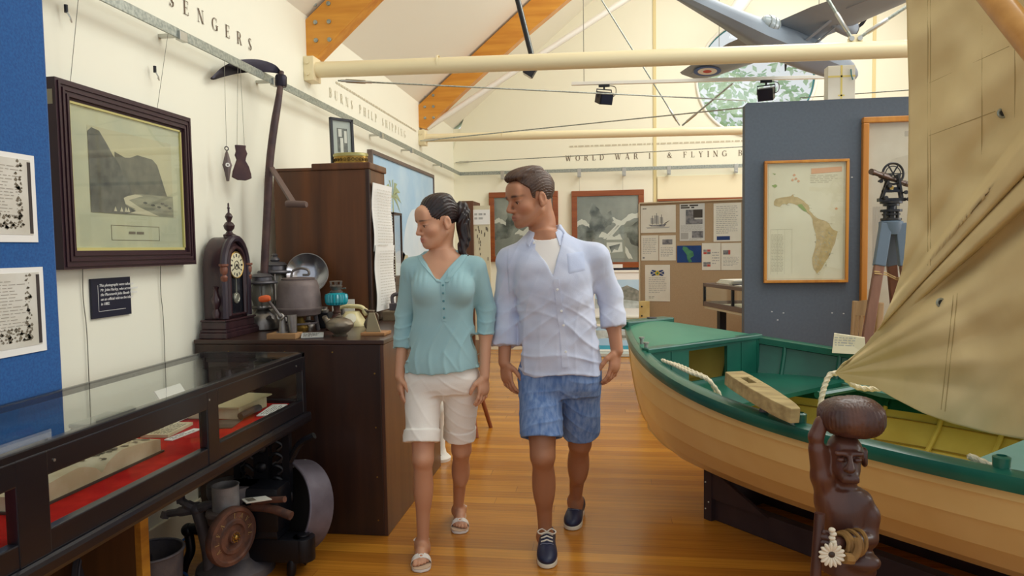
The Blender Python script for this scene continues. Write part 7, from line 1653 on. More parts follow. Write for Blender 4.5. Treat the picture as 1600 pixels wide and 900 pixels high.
MB().tube(smoothpath([V(*a), V(*a)*.7+bz_*.3 + V(-.002, 0, 0), bz_]), [.013]*9 + [.018]*8, 12).build('staff', M_carve, cf)
# shell ornament hung at the wrist, straw wrap
sh = thing('shell_bracelet', 'white cowrie shell string with rosette hanging from the statue wrist', 'bracelet', V(*sp2(1300, 850, -.13)))
M_shell = mat('cowrie_white', (226, 214, 190), .25, coat=.3)
for i in range(6):
    c = V(*sp2(1300 + (i % 2)*2, 828+i*6.2, -.135)); MB().ell(c, (.0085, .008, .0062), 10, 7).build('shell', M_shell, sh)
rc_ = V(*sp2(1299, 866, -.14))
for i in range(15):
    t = 2*PI*i/15; d = V(math.cos(t), -.15, math.sin(t)); MB().tube([rc_ + d*.008, rc_ + d*.016, rc_ + d*.026, rc_ + d*.031], [.002, .0045, .005, .002], 7).build('shell', M_shell, sh)
MB().ell(rc_, (.009, .006, .009), 10, 6).build('rosette_centre', mat('dark_seed', (60, 44, 34), .5), sh)
st_ = thing('straw_wrap', 'twisted dry straw band wound on the statue forearm', 'band', V(*sp2(1325, 850, -.1)))
ca, cb2 = sp2(1338, 846, -.075), sp2(1304, 850, -.10); mb = MB(); M_straw = mat('dry_straw', (150, 112, 58), .8, rgb2=(120, 86, 44), nscale=20, bump=.3, bscale=80)
for i in range(5):
    c = V(*(ca*(1-i/5)+cb2*i/5)) + V(.0, -.002, -.002); ax = V(*(cb2-ca)).normalized() + V(.25*math.sin(i*2), 0, .3*math.cos(i*1.7)); MB().torus(c, ax, .031-.001*i, .0055, 22, 6).build('straw_turn', M_straw, st_)
MB().tube(smoothpath([V(*(ca+(-.01, -.03, .02))), V(*sp2(1340, 858, -.12)), V(*sp2(1332, 872, -.13)), V(*sp2(1318, 872, -.14))]), [.010]*17+[.014]*8, 8).build('loose_end', M_straw, st_)
# ================================================================ PEOPLE
from mathutils.bvhtree import BVHTree
M_skin_m = mat('skin_man', (172, 120, 88), .5, vcol=True, bump=.04, bscale=180); M_skin_w = mat('skin_woman', (214, 164, 136), .45, vcol=True, bump=.03, bscale=180)
for m_ in (M_skin_m, M_skin_w):
    b_ = m_.node_tree.nodes['Principled BSDF']; b_.inputs['Subsurface Weight'].default_value = .12; b_.inputs['Subsurface Radius'].default_value = (.012, .005, .003)
M_hair = mat('dark_brown_hair', (70, 51, 41), .42, rgb2=(88, 66, 53), nscale=30, stretch=(1, 1, 1)); M_hair2 = mat('near_black_hair', (28, 20, 22), .36, rgb2=(48, 34, 34), nscale=30)
M_eyewhite = mat('eye_white', (226, 220, 212), .2); M_iris = mat('eye_iris', (46, 30, 22), .15)
M_btn = mat('shirt_button', (236, 236, 232), .3)
A3 = lambda v: np.array([v[0], v[1], v[2]], np.float64)
def frame_from(fwd, up=(0, 0, 1)):
    y = Vector(fwd).normalized(); x = y.cross(Vector(up)).normalized(); z = x.cross(y); return np.array([[x.x, y.x, z.x], [x.y, y.y, z.y], [x.z, y.z, z.z]])
class Loc:
    """local frame helper on a field: coordinates in metres, x right, y forward, z up"""
    def __init__(s, f, O, R, sc=1.0): s.f, s.O, s.R, s.sc = f, np.array(O, float), R, sc
    def p(s, q): return s.O + s.R@(np.array(q, float)*s.sc)
    def ell(s, c, r, k=.01, mode='u'): s.f.ell(s.p(c), np.array(r)*s.sc, k, s.R, mode)
    def cap(s, a, b, ra, rb=None, k=.01, mode='u'): s.f.cap(s.p(a), s.p(b), ra*s.sc, None if rb is None else rb*s.sc, k, mode)
    def inv(s, P): return ((np.asarray(P)-s.O)@s.R)/s.sc
def head_sdf(H, male):
    H.ell((0, -.012, .035), (.074, .096, .082), 0 if False else .02)
    H.ell((0, .028, -.03), (.060, .066, .078), .03)
    H.ell((0, .046, -.082), (.042 if male else .038, .046, .030), .03)
    H.ell((0, .083, -.101 if male else -.098), (.019 if male else .015, .016, .017), .018)
    for s in (-1, 1):
        H.cap((s*(.056 if male else .052), .0, -.055), (s*.020, .070, -.098), .017 if male else .013, .013, .025)
        H.ell((s*.043, .058, -.032), (.022, .024, .020), .025)          # cheekbone
    H.cap((-.036, .085 if male else .082, .016), (.036, .085 if male else .082, .016), .012 if male else .008, k=.018)
    H.ell((0, .078, .045), (.050, .022, .035), .03)                    # forehead
    for s in (-1, 1): H.ell((s*.032, .096, -.004), (.017, .013, .011), .010, 's')
    H.cap((0, .091, .010), (0, .118 if male else .113, -.034), .0075, .0105 if male else .009, .009)       # nose
    H.ell((0, .111, -.038), (.0125, .011, .009), .006)
    for s in (-1, 1): H.ell((s*.011, .099, -.042), (.008, .011, .008), .005)
    for s in (-1, 1):
        H.ell((s*.032, .079, -.004), (.0150, .0135, .0125), .004)      # lids
        H.ell((s*.032, .093, -.0085), (.0105, .008, .0026), .002, 's')
    H.ell((0, .088, -.070), (.026, .016, .016), .012)                  # mouth mound
    H.cap((-.019, .094, -.066), (.019, .094, -.066), .0045, k=.005); H.cap((-.016, .094, -.0765), (.016, .094, -.0765), .0055, k=.005)
    H.cap((0, .099, -.066), (0, .0985, -.0765), .0045, k=.004)
    H.cap((-.022, .103, -.0712), (.022, .103, -.0712), .0028, k=.004, mode='s')
    for s in (-1, 1):                                                 # ears
        H.ell((s*.078, -.012, -.012), (.011, .019, .031), .008); H.ell((s*.088, -.008, -.008), (.006, .010, .018), .004, 's'); H.ell((s*.079, -.004, -.036), (.008, .010, .010), .005)
def hand_sdf(f, wrist, d, n, side, sc=1.0, curl=.5, spread=1.0):
    """wrist point, direction d to the fingers, palm normal n, side = unit vector towards the thumb"""
    d = np.array(d, float); d /= np.linalg.norm(d); n = np.array(n, float); n -= d*(n@d); n /= np.linalg.norm(n)
    s = np.array(side, float); s -= d*(s@d) + n*(s@n); s /= np.linalg.norm(s); w = np.array(wrist, float)
    R = np.stack([s, d, n], 1)
    f.ell(w + d*.048*sc, (.040*sc, .050*sc, .016*sc), .012, R); f.ell(w + d*.070*sc, (.040*sc, .024*sc, .014*sc), .010, R)
    L = (.074, .082, .076, .060); rr_ = (.0086, .0088, .0084, .0074)
    for i in range(4):
        b = w + d*(.086 - .004*abs(i-1.2))*sc + s*(.0295 - .0198*i)*sc*spread; l = L[i]*sc; ang = curl*(.55 + .12*i); P = [b - d*.018*sc]; cur = ang*.4; p = b
        P.append(p)
        for k_, fr in enumerate((.45, .32, .23)):
            dv = d*math.cos(cur) + n*math.sin(cur) + s*(.10*(1.2-i))*.35; p = p + dv*l*fr; P.append(p); cur += ang*.8
        f.chain(P, [rr_[i]*sc*1.02, rr_[i]*sc, rr_[i]*sc*.95, rr_[i]*sc*.88, rr_[i]*sc*.78], .004, .004)
    t0 = w + d*.022*sc + s*.026*sc + n*.004*sc; t1 = t0 + (d*.55 + s*.62 + n*.25)*.040*sc; t2 = t1 + (d*.86 + s*.25 + n*.35)*.032*sc; t3 = t2 + (d*.92 + n*.38)*.024*sc
    f.chain([t0, t1, t2, t3], [.0155*sc, .0115*sc, .0100*sc, .0085*sc], .010, .004)
def field_bvh(v, fc): return BVHTree.FromPolygons([tuple(p) for p in v], [tuple(int(i) for i in q) for q in fc])
def cast(bvh, px, py):
    h = bvh.ray_cast(Vector((0, 0, CAM_H)), _ray(px, py).normalized()); return h[0], h[1]
def on_cloth(bvh, pts, off=.002):
    out = []
    for px, py in pts:
        c, n = cast(bvh, px, py)
        if c is not None: out.append(c + n*(off if n.y < 0 else -off))
    return out
def strip(bvh, path, wpx, name, m, par, off=.0035, thick=.004, n=40):
    """a sewn band following the cloth"""
    L = [0]
    for p, q in zip(path, path[1:]): L.append(L[-1] + math.hypot(q[0]-p[0], q[1]-p[1]))
    rings = []
    for i in range(n+1):
        s_ = L[-1]*i/n; x = np.interp(s_, L, [p[0] for p in path]); y = np.interp(s_, L, [p[1] for p in path])
        c = on_cloth(bvh, [(x-wpx/2, y), (x+wpx/2, y)], off); e = on_cloth(bvh, [(x-wpx/2, y), (x+wpx/2, y)], off-thick)
        if len(c) == 2: rings.append([c[0], c[1], e[1], e[0]])
    return MB().loft(rings).build(name, m, par, angle=60)
def patch(bvh, quad_px, name, m, par, off=.003, n=10):
    a, b, c, d = [np.array(q, float) for q in quad_px]; vs = []
    for i in range(n+1):
        for j in range(n+1):
            u, v = i/n, j/n; p = (a*(1-u)+b*u)*(1-v) + (d*(1-u)+c*u)*v; r = on_cloth(bvh, [p], off if 0 < i < n and 0 < j < n else -.002); vs.append(r[0] if r else Vector((0, 0, 0)))
    return MB().add(vs, [(i*(n+1)+j, i*(n+1)+j+1, (i+1)*(n+1)+j+1, (i+1)*(n+1)+j) for i in range(n) for j in range(n)]).build(name, m, par, angle=60)
def tint(base, n): return np.tile(np.array(lin(base)[:3]), (n, 1))
def blend(col, w, rgb): return col*(1-w[:, None]) + w[:, None]*np.array(lin(rgb)[:3])
def gauss(q, c, r): return np.exp(-(((q-np.array(c))/np.array(r))**2).sum(1))
def face_colors(v, H, base, male, lip, brow):
    q = H.inv(v); col = tint(base, len(v)); near = np.linalg.norm(q, axis=1) < .2
    w = np.zeros(len(v))
    w = np.maximum(gauss(q, (0, .098, -.066), (.021, .016, .0050)), gauss(q, (0, .098, -.0775), (.018, .016, .0058))); col = blend(col, np.clip(w*1.1, 0, .6)*near, lip)
    w = gauss(q, (0, .10, -.0712), (.021, .016, .0015)); col = blend(col, np.clip(w, 0, .45)*near, (130, 70, 62))
    for s in (-1, 1):
        bz = .020 - (np.abs(q[:, 0])-.032)**2*6
        w = np.exp(-((q[:, 2]-bz)/(.0048 if male else .0030))**2)*np.exp(-((q[:, 0]-s*.034)/.0175)**4)*(q[:, 1] > .05); col = blend(col, np.clip(w*1.25, 0, .92)*near, brow)
        w = np.exp(-((q[:, 2]+.0045)/.0024)**2)*np.exp(-((q[:, 0]-s*.032)/.0145)**4)*(q[:, 1] > .06); col = blend(col, np.clip(w*1.1, 0, .85)*near, (44, 28, 26))
        w = gauss(q, (s*.045, .07, -.035), (.022, .03, .018)); col = blend(col, w*.22*near, (214, 120, 104))
    if male:
        w = np.clip(gauss(q, (0, .06, -.085), (.055, .05, .03))*1.2, 0, 1)*(q[:, 2] < -.05); col = blend(col, w*.30*near, (92, 74, 66))
    w = gauss(q, (0, .110, -.036), (.012, .01, .01)); col = blend(col, w*.2*near, (206, 120, 100))
    return col
def eyes(H, root):
    for s in (-1, 1):
        g = Field(H.p((s*.032, .079, -.004)) - .02, H.p((s*.032, .079, -.004)) + .02, .0012); K = Loc(g, H.O, H.R, H.sc); K.ell((s*.032, .0785, -.006), (.0122, .0122, .0118), 0)
        v, fc = g.mesh(); q = K.inv(v); col = tint((222, 214, 206), len(v)); ir = np.hypot(q[:, 0]-s*.032, q[:, 2]+.0095) < .0062; col[ir & (q[:, 1] > .08)] = lin((44, 30, 24))[:3]
        np_mesh('eye', v, fc, MATS.get('eye_paint') or mat('eye_paint', (222, 214, 206), .15, vcol=True), root, col)
def shoe(root, heel, toe, up=0.0, lace=True):
    """navy boat shoe from heel to toe points on the floor"""
    h = A3(heel); t = A3(toe); d = t-h; L = np.linalg.norm(d); y = d/L; x = np.cross(y, (0, 0, 1)); x /= np.linalg.norm(x); z = np.cross(x, y); R = np.stack([x, y, z], 1)
    r = thing.__class__
    f = Field(np.minimum(h, t)-.1, np.maximum(h, t)+.16, .0035); K = Loc(f, h, R)
    s0 = bpy.data.objects.new('shoe', None)
    def outline(k_, zz): return [( .038, .0), (.046, .05), (.040, .12), (.050, .20), (.040, .265), (.018, .293)]
    for (y0, w0, zt) in ((.04, .034, .050), (.09, .034, .055), (.14, .038, .050), (.19, .044, .036), (.235, .042, .026)):
        K.ell((0, y0*L/.29, zt*.55+.018), (w0, .055, zt*.6+.012), .03)
    K.ell((0, .03, .055), (.033, .036, .045), .03)
    K.ell((0, .05, .105), (.030, .055, .045), .004, 's')
    f.op(lambda p: .016 - ((p-h)@R)[..., 2], f.lo, f.lo+f.h*f.n, 0, 'i')
    v, fc = f.mesh(); up_ = np_mesh('shoe', v, fc, MATS.get('navy_leather') or mat('navy_leather', (28, 36, 62), .45, rgb2=(38, 46, 74), nscale=20, bump=.1), root, relax=1)
    f2 = Field(np.minimum(h, t)-.08, np.maximum(h, t)+.08, .0035); K2 = Loc(f2, h, R)
    for (y0, w0, l) in ((.04, .038, .045), (.09, .036, .05), (.14, .040, .05), (.195, .047, .055), (.24, .042, .048)):
        def fn(p, y0=y0, w0=w0, l=l):
            q = (p-h)@R; dxy = (np.sqrt((q[..., 0]/w0)**2 + ((q[..., 1]-y0*L/.29)/l)**2)-1)*min(w0, l)*.9; return np.maximum(dxy, np.maximum(q[..., 2]-.022, .001-q[..., 2]))
        f2.op(fn, f2.lo, f2.lo+f2.h*f2.n, .02)
    v, fc = f2.mesh(); np_mesh('sole', v, fc, MATS.get('cream_sole') or mat('cream_sole', (226, 218, 196), .6), up_, relax=1)
    bv = field_bvh(*f.mesh()); lp = lambda q: Vector(K.p(q)); M_l = MATS.get('cream_lace') or mat('cream_lace', (224, 214, 196), .8)
    def down(qx, qy):
        hit = bv.ray_cast(lp((qx, qy, .3)), Vector(-z)); return hit[0] + Vector(z)*.003 if hit[0] is not None else lp((qx, qy, .08))
    for i in range(3):
        yy = (.115+.028*i)*L/.29; MB().tube([down(-.026+.024*k_*.542, yy + .006*(k_ % 2)) for k_ in range(5)], .0036, 6).build('lace', M_l, up_)
    for s in (-1, 1):
        b0 = down(0, .115*L/.29) + Vector(z)*.004
        MB().tube(smoothpath([b0, b0 + Vector(x)*s*.022 + Vector(y)*.0 + Vector(z)*.014, b0 + Vector(x)*s*.042 + Vector(z)*.006 + Vector(y)*.012, b0 + Vector(x)*s*.03 + Vector(y)*.024, b0 + Vector(x)*s*.006 + Vector(y)*.006]), .0032, 6).build('lace_bow', M_l, up_)
    q0 = [down(s*.036*math.sin(PI*k_/10) if False else (-.03+.006*k_), .20*L/.29 - .012*abs(k_-5)/5) for k_ in range(11)]
    MB().tube(q0, .0016, 5).build('toe_seam', MATS.get('pale_stitch') or mat('pale_stitch', (120, 126, 148), .7), up_)

# ------------------------------------------------------------------------------------------------ the man
MY = 3.25
man = thing('person', 'man in pale blue linen shirt, blue shorts and navy boat shoes walking', 'person', (-.22, 3.25, 0))
m = lambda px, py, dy=0.0: A3(UY(px, py, MY+dy))
mz = lambda py: float(m(868, py)[2])
f = Field((-.72, 2.78, -.02), (.30, 3.82, 1.86), .0036)
cx = lambda px, py=450: float(m(px, py)[0])
# torso
zs = [mz(615), mz(590), mz(560), mz(530), mz(490), mz(450), mz(415), mz(392), mz(374), mz(360)]
xs = [cx(874, 600)]*2 + [cx(873, 560), cx(871, 530), cx(869, 490), cx(866, 450), cx(862, 415), cx(860, 392), cx(856, 374), cx(851, 360)]
f.stack(zs, xs, [MY+.0]*3 + [MY-.005, MY-.01, MY-.015, MY-.01, MY, MY+.005, MY+.005], [.128, .160, .158, .152, .150, .162, .168, .150, .090, .060], [.075, .105, .104, .10, .104, .114, .108, .088, .070, .058], .02, 2.3)
shR, shL = m(799, 408, .0), m(929, 404, .02)
elR, elL = m(791, 470, .04), m(953, 462, .06)
wrR, wrL = m(788, 566, -.03), m(964, 548, .00)
nk = m(851, 372, .01)
for sh_ in (shR, shL): f.cap(nk + (0, .0, -.015), sh_ + np.array((0, 0, -.006)), .045, .045, .04)
f.chain([shR, elR, wrR], [.046, .039, .0275], .03, .012); f.chain([shL, elL, wrL], [.046, .039, .0285], .03, .012)
f.ell(elR*.65+wrR*.35, (.040, .042, .07), .03); f.ell(elL*.65+wrL*.35, (.040, .042, .07), .03)
hand_sdf(f, wrR, m(797, 620, -.06)-wrR, (.55, .55, 0.), (.75, -.65, 0), .98, .75)
hand_sdf(f, wrL, m(955, 602, -.03)-wrL, (-.75, .45, 0), (-.55, -.8, .1), 1.05, .75)
# legs
hipR, hipL = m(845, 585, .0), m(905, 585, .02)
knR, knL = m(848, 712, -.13), m(906, 692, .14)
anR, anL = m(852, 836, -.13), m(899, 783, .37)
tpR = UZ(855, 890, 0); htR = tpR + V(-.085, 1, 0).normalized()*.285; anR = A3(UY(852, 838, htR.y-.06))
f.chain([hipR, knR], [.086, .056], .02); f.chain([knR, anR], [.050, .030], .02); f.chain([hipL, knL], [.088, .056], .03); f.chain([knL, anL], [.050, .030], .02)
for k_, a in ((knR, anR), (knL, anL)):
    mid = k_*.68 + a*.32 + np.array((0, .022, 0)); f.ell(mid, (.047, .052, .115), .04); f.ell(k_ + (0, -.036, -.002), (.031, .023, .036), .012)
def foot(f, an, heel, toe, w=.042, k=.02):
    h = A3(heel); t = A3(toe); d = (t-h)/np.linalg.norm(t-h); 
    f.cap(an, h + d*.04 + (0, 0, .04), .036, .034, k); f.cap(an, h + d*.15 + (0, 0, .035), .034, .030, .03); f.cap(h + d*.12 + (0, 0, .032), t - d*.03 + (0, 0, .022), .032, .022, .03)
htR, tpR = UZ(851, 857, 0) , UZ(855, 890, 0); htR = tpR + V(-.085, 1, 0).normalized()*.285; tpL = UZ(892, 830, 0); htL = tpL + V(.10, 1, 0).normalized()*.285
foot(f, anR, htR, tpR); foot(f, anL, htL, tpL)
# neck and head
HO = m(829, 309, -.03); a_ = math.radians(54); HR = frame_from((-math.sin(a_)*math.cos(.20), -math.cos(a_)*math.cos(.20), -math.sin(.20)), (-.02, 0, 1))
H = Loc(f, HO, HR, 1.06)
f.chain([m(852, 385, .02), m(846, 345, .02), H.p((0, -.035, -.03))], [.066, .060, .058], .02, .02)
head_sdf(H, True)
f.cap(H.p((.03, -.03, -.06)), m(858, 372, -.045), .018, .014, .03)
mv, mf_ = f.mesh(); mcol = face_colors(mv, H, (184, 130, 98), True, (184, 112, 98), (50, 36, 30))
leg_w = np.clip((mz(640)-mv[:, 2])/.1, 0, 1); mcol = blend(mcol, leg_w*.6, (156, 106, 76))  # legs blended darker, shade put into the skin colour
eyes(H, np_mesh('body', mv, mf_, M_skin_m, man, mcol, relax=1))
# hair: swept back on top, short at the sides
def hair_field(H, r, c, hl, extra=(), amp=.0016, freq=70, sc=.0030):
    g = Field(H.O-.17*H.sc, H.O+.17*H.sc, sc); K = Loc(g, H.O, H.R, H.sc); K.ell(c, r, 0)
    for (cc, rr2, k_) in extra: K.ell(cc, rr2, k_)
    ys, hs = zip(*hl)
    def fn(p): q = ((p-H.O)@H.R)/H.sc; return (np.interp(q[..., 1], ys, hs) + .004*np.sin(q[..., 0]*160) - q[..., 2])*.7
    g.op(fn, g.lo, g.lo+g.h*g.n, 0, 'i')
    def dn(p): q = ((p-H.O)@H.R)/H.sc; a = np.arctan2(q[..., 0], np.maximum(.02, q[..., 2]+.03)); return amp*(np.sin(a*freq + 6*np.sin(q[..., 1]*22)) + .6*np.sin(a*freq*2.3 + q[..., 1]*30))
    g.op(dn, g.lo, g.lo+g.h*g.n, 0, 'd'); return g, K
g, K = hair_field(H, (.0815, .104, .088), (0, -.016, .038), ((-.2, -.072), (-.06, -.068), (-.035, -.02), (-.015, .022), (.012, .022), (.016, -.022), (.028, -.02), (.034, .035), (.055, .066), (.07, .086), (.2, .09)), extra=(((.0, .050, .098), (.056, .050, .026), .02), ((0, .0, .112), (.058, .075, .022), .02)))
hv, hf = g.mesh(); np_mesh('hair', hv, hf, M_hair, man, relax=1)
# --- T-shirt under the shirt
t = Field((-.45, 2.98, mz(470)), (.12, 3.46, mz(345)), .004)
t.stack(zs[4:], xs[4:], [MY-.01, MY-.015, MY-.01, MY, MY+.005, MY+.005], [.156, .168, .172, .154, .088, .060], [.112, .122, .116, .096, .078, .062], 0, 2.3)
for sh_ in (shR, shL): t.cap(nk + (0, .0, -.02), sh_ + np.array((0, 0, -.006)), .046, .046, .03)
tz = mz(371)
def nfn(p): return np.sqrt(((p[..., 0]-cx(853, 372))/1.0)**2 + ((p[..., 1]-(MY-.01))/1.0)**2 + ((p[..., 2]-(tz+.035))/.75)**2) - .088
t.op(nfn, t.lo, t.lo+t.h*t.n, 0, 's')
tv, tf = t.mesh(); np_mesh('t_shirt', tv, tf, mat('white_jersey', (236, 232, 226), .9), man, relax=1)
# --- linen shirt
M_linen = mat('pale_blue_linen', (192, 202, 226), .9, rgb2=(210, 216, 234), nscale=5, bump=.15, bscale=260, sheen=.15)
sh = Field((-.60, 2.94, mz(592)), (.22, 3.54, mz(340)), .0038)
zz = [mz(582), mz(566), mz(530), mz(490), mz(450), mz(415), mz(394), mz(376), mz(362), mz(352)]
xx = [cx(876, 575), cx(875, 560), cx(873, 530), cx(870, 490), cx(867, 450), cx(862, 415), cx(860, 394), cx(857, 376), cx(852, 362), cx(851, 352)]
sh.stack(zz, xx, [MY-.005]*4 + [MY-.015, MY-.01, MY, MY+.01, MY+.012, MY+.012], [.190, .188, .180, .174, .180, .186, .168, .100, .072, .066], [.138, .136, .130, .126, .132, .126, .106, .085, .070, .064], 0, 2.4)
for s_ in (shR, shL): sh.cap(nk + (0, .005, -.004), s_, .056, .060, .04)
cuR, cuL = elR*.32 + wrR*.68, elL*.48 + wrL*.52
sh.chain([shR, elR + (0, 0, -.0), cuR], [.063, .056, .053], .035, .02); sh.chain([shL, elL, cuL], [.063, .056, .055], .035, .02)
for c_, e_ in ((cuR, elR), (cuL, elL)):       # rolled cuffs
    d_ = (c_-e_)/np.linalg.norm(c_-e_); sh.cap(c_ - d_*.045, c_ - d_*.004, .058, .059, .006)
    sh.op(lambda p, c_=c_, d_=d_: np.where(np.linalg.norm(p-c_, axis=-1) < .11, -(((p-c_)@d_)-.012), 1.0), c_-.12, c_+.12, 0, 's')
# shirt tail: curved hem and a split at the placket
hx = cx(880, 570)
def hem(p): return (mz(575) + .020*np.cos((p[..., 0]-hx)*14) - .022 + .05*np.clip(np.abs(p[..., 0]-hx)-.09, 0, 1)) - p[..., 2]
sh.op(lambda p: np.where(np.abs(p[..., 0]-cx(874, 570)) < .21, hem(p), -1), sh.lo, sh.lo+sh.h*sh.n, 0, 'i')
# open neck
vx, vz = cx(868, 432), mz(432)
lx, lz, rx2, rz = cx(831, 362), mz(362), cx(884, 358), mz(358)
def vcut(p):
    x, z = p[..., 0], p[..., 2]
    nl = np.array([lz-vz, -(lx-vx)]); nl = nl/np.linalg.norm(nl); nr = np.array([-(rz-vz), (rx2-vx)]); nr = nr/np.linalg.norm(nr)
    dl = -((x-vx)*nl[0] + (z-vz)*nl[1]); dr = -((x-vx)*nr[0] + (z-vz)*nr[1]); return np.maximum(np.maximum(dl, dr), p[..., 1]-(MY-.02))
sh.op(vcut, sh.lo, sh.lo+sh.h*sh.n, .004, 's')
def necktop(p): return np.sqrt(((p[..., 0]-cx(853, 365)))**2 + ((p[..., 1]-(MY+.0)))**2*1.0 + ((p[..., 2]-mz(345))*.7)**2) - .070
sh.op(necktop, sh.lo, sh.lo+sh.h*sh.n, .004, 's')
def wrinkle(p):
    x, y, z = p[..., 0], p[..., 1], p[..., 2]
    w = .0042*wav(p*np.array([1, .6, 1.5]), [(26, 1), (48, .6)], 3)
    r1 = 1-np.abs(np.sin(z*34 + x*16 + 2.2*np.sin(x*9+z*6) + .8*np.sin(z*21))); r2 = 1-np.abs(np.sin(z*22 - x*26 + 1.7*np.sin(z*11) + 1.1)); r3 = 1-np.abs(np.sin((x-.2*z)*40 + 1.5*np.sin(z*7)))
    low = np.clip((mz(430)-z)*5, .15, 1)
    mod = .5+.5*wav(p, [(9, 1.6)], 21); mod2 = .5-.5*wav(p, [(8, 1.6)], 22)
    w = w + .0022*wav(p, [(75, 1), (120, .5)], 77)
    return -(w + .0055*(r1**2.5)*low*np.clip(mod, 0, 1) + .0045*(r2**2.5)*low*np.clip(mod2, 0, 1) + .0030*(r3**3)*np.clip(mod2, 0, 1))
sh.op(wrinkle, sh.lo, sh.lo+sh.h*sh.n, 0, 'd')
sv, sf_ = sh.mesh(); shirt = np_mesh('shirt', sv, sf_, M_linen, man, relax=1); bvs = field_bvh(sv, sf_)
strip(bvs, [(869, 436), (874, 480), (880, 530), (883, 574)], 9, 'placket', M_linen, shirt, .004, .006)
for px, py in ((871, 452), (877, 486), (881, 508), (884, 550)):
    c = on_cloth(bvs, [(px, py)], .005)
    if c: MB().lathe([(0, -.002), (.0055, -.002), (.0058, .0), (.004, .0012), (0, .0006)], c[0], (.05, -1, .05), 14).build('button', M_btn, shirt)
for px, py in ((838, 380), (852, 402)):
    c = on_cloth(bvs, [(px-3, py)], .005)
    if c: MB().lathe([(0, -.002), (.0055, -.002), (.0058, .0), (.004, .0012), (0, .0006)], c[0], (.05, -1, .05), 14).build('button', M_btn, shirt)
patch(bvs, ((884, 395), (913, 391), (916, 424), (887, 430)), 'chest_pocket', mat('pocket_linen', (184, 196, 224), .9, rgb2=(200, 208, 230), nscale=5, bump=.15, bscale=260), shirt)
strip(bvs, [(884, 398), (913, 394)], 5, 'pocket_hem', M_linen, man, .006, .004, 14) if False else None
# collar
M_collar = M_linen
nc = np.array([cx(853, 366), MY+.008])
rings = []
for i in range(41):
    a0 = math.radians(-90-38 - (284*i/40)); u = abs(i-20)/20     # from the near-left opening round the back to the right opening
    ex, ey = math.cos(a0), math.sin(a0)
    rx3, ry3 = .068, .062; zt3 = mz(363) + .030*(1-u**2)+.006; tip = max(0, (u-.72)/.28)
    top = V(nc[0]+ex*rx3, nc[1]+ey*ry3, zt3); inn = V(nc[0]+ex*(rx3-.004), nc[1]+ey*(ry3-.004), zt3-.03)
    out1 = V(nc[0]+ex*(rx3+.010), nc[1]+ey*(ry3+.010), zt3-.006); out2 = V(nc[0]+ex*(rx3+.024+.022*tip), nc[1]+ey*(ry3+.024+.036*tip), zt3-.036-.032*tip)
    out3 = V(nc[0]+ex*(rx3+.020+.022*tip), nc[1]+ey*(ry3+.018+.034*tip), zt3-.038-.032*tip)
    rings.append([inn, top, out1, out2, out3, V(nc[0]+ex*(rx3+.006), nc[1]+ey*(ry3+.006), zt3-.012)])
MB().loft(rings).build('collar', M_collar, shirt, angle=70)
# --- shorts
M_short = mat('chambray_blue', (92, 124, 178), .92, rgb2=(132, 158, 200), nscale=60, stretch=(1, 1, .25), bump=.2, bscale=240)
so = Field((-.55, 2.90, mz(705)), (.22, 3.62, mz(545)), .0038)
so.stack([mz(616), mz(604), mz(590), mz(568), mz(550)], [cx(875, 600), cx(875, 600), cx(875, 590), cx(875, 565), cx(875, 550)], [MY]*5, [.165, .178, .181, .172, .150], [.095, .120, .128, .118, .100], 0, 2.4)
thR, thL = hipR*.16 + knR*.84, hipL*.12 + knL*.88
thR = m(846, 686, -.11); thL = m(907, 678, .12)
so.chain([hipR + (.0, 0, 0), thR], [.102, .097], .03); so.chain([hipL, thL], [.102, .092], .03)
for th_, hp in ((thR, hipR), (thL, hipL)):
    d_ = (th_-hp)/np.linalg.norm(th_-hp); so.op(lambda p, c_=th_, d_=d_: np.where(np.linalg.norm(p-c_, axis=-1) < .19, -(((p-c_)@d_)+.004), 1.0), th_-.2, th_+.2, 0, 's')
    so.op(lambda p, c_=th_, hp=hp, d_=d_: np.linalg.norm(p-c_ - ((p-c_)@d_)[..., None]*d_, axis=-1) - .082 + 4*np.clip(-((p-c_)@d_)-.03, 0, 1), th_-.12, th_+.12, .004, 's')
def wr2(p):
    x, y, z = p[..., 0], p[..., 1], p[..., 2]; c0 = cx(877, 600)
    r1 = 1-np.abs(np.sin(z*42 + np.abs(x-c0)*24 + 1.6*np.sin(x*14+z*5))); r2 = 1-np.abs(np.sin(z*26 - np.abs(x-c0)*22 + 1.2*np.sin(z*9+x*7)))
    mod = np.clip(.5+.5*wav(p, [(11, 1.6)], 31), 0, 1)
    return -(.0035*wav(p, [(30, 1), (55, .5)], 9) + .0042*r1**3*mod + .0040*r2**3*(1-mod))
so.op(wr2, so.lo, so.lo+so.h*so.n, 0, 'd')
ov, of = so.mesh(); m_shorts = np_mesh('shorts', ov, of, M_short, man, relax=1); bvo = field_bvh(ov, of)
strip(bvo, [(881, 578), (882, 604)], 7, 'fly_seam', M_short, m_shorts, .003, .004, 14)
for px in (841, 901):
    MB().tube(on_cloth(bvo, [(px + (y-672)*.02, 678 - (1 if px > 880 else 0)*4) for y in (0,)], .001)*2, .001, 4) if False else None
shoe(man, htR, tpR); shoe(man, htL, tpL)

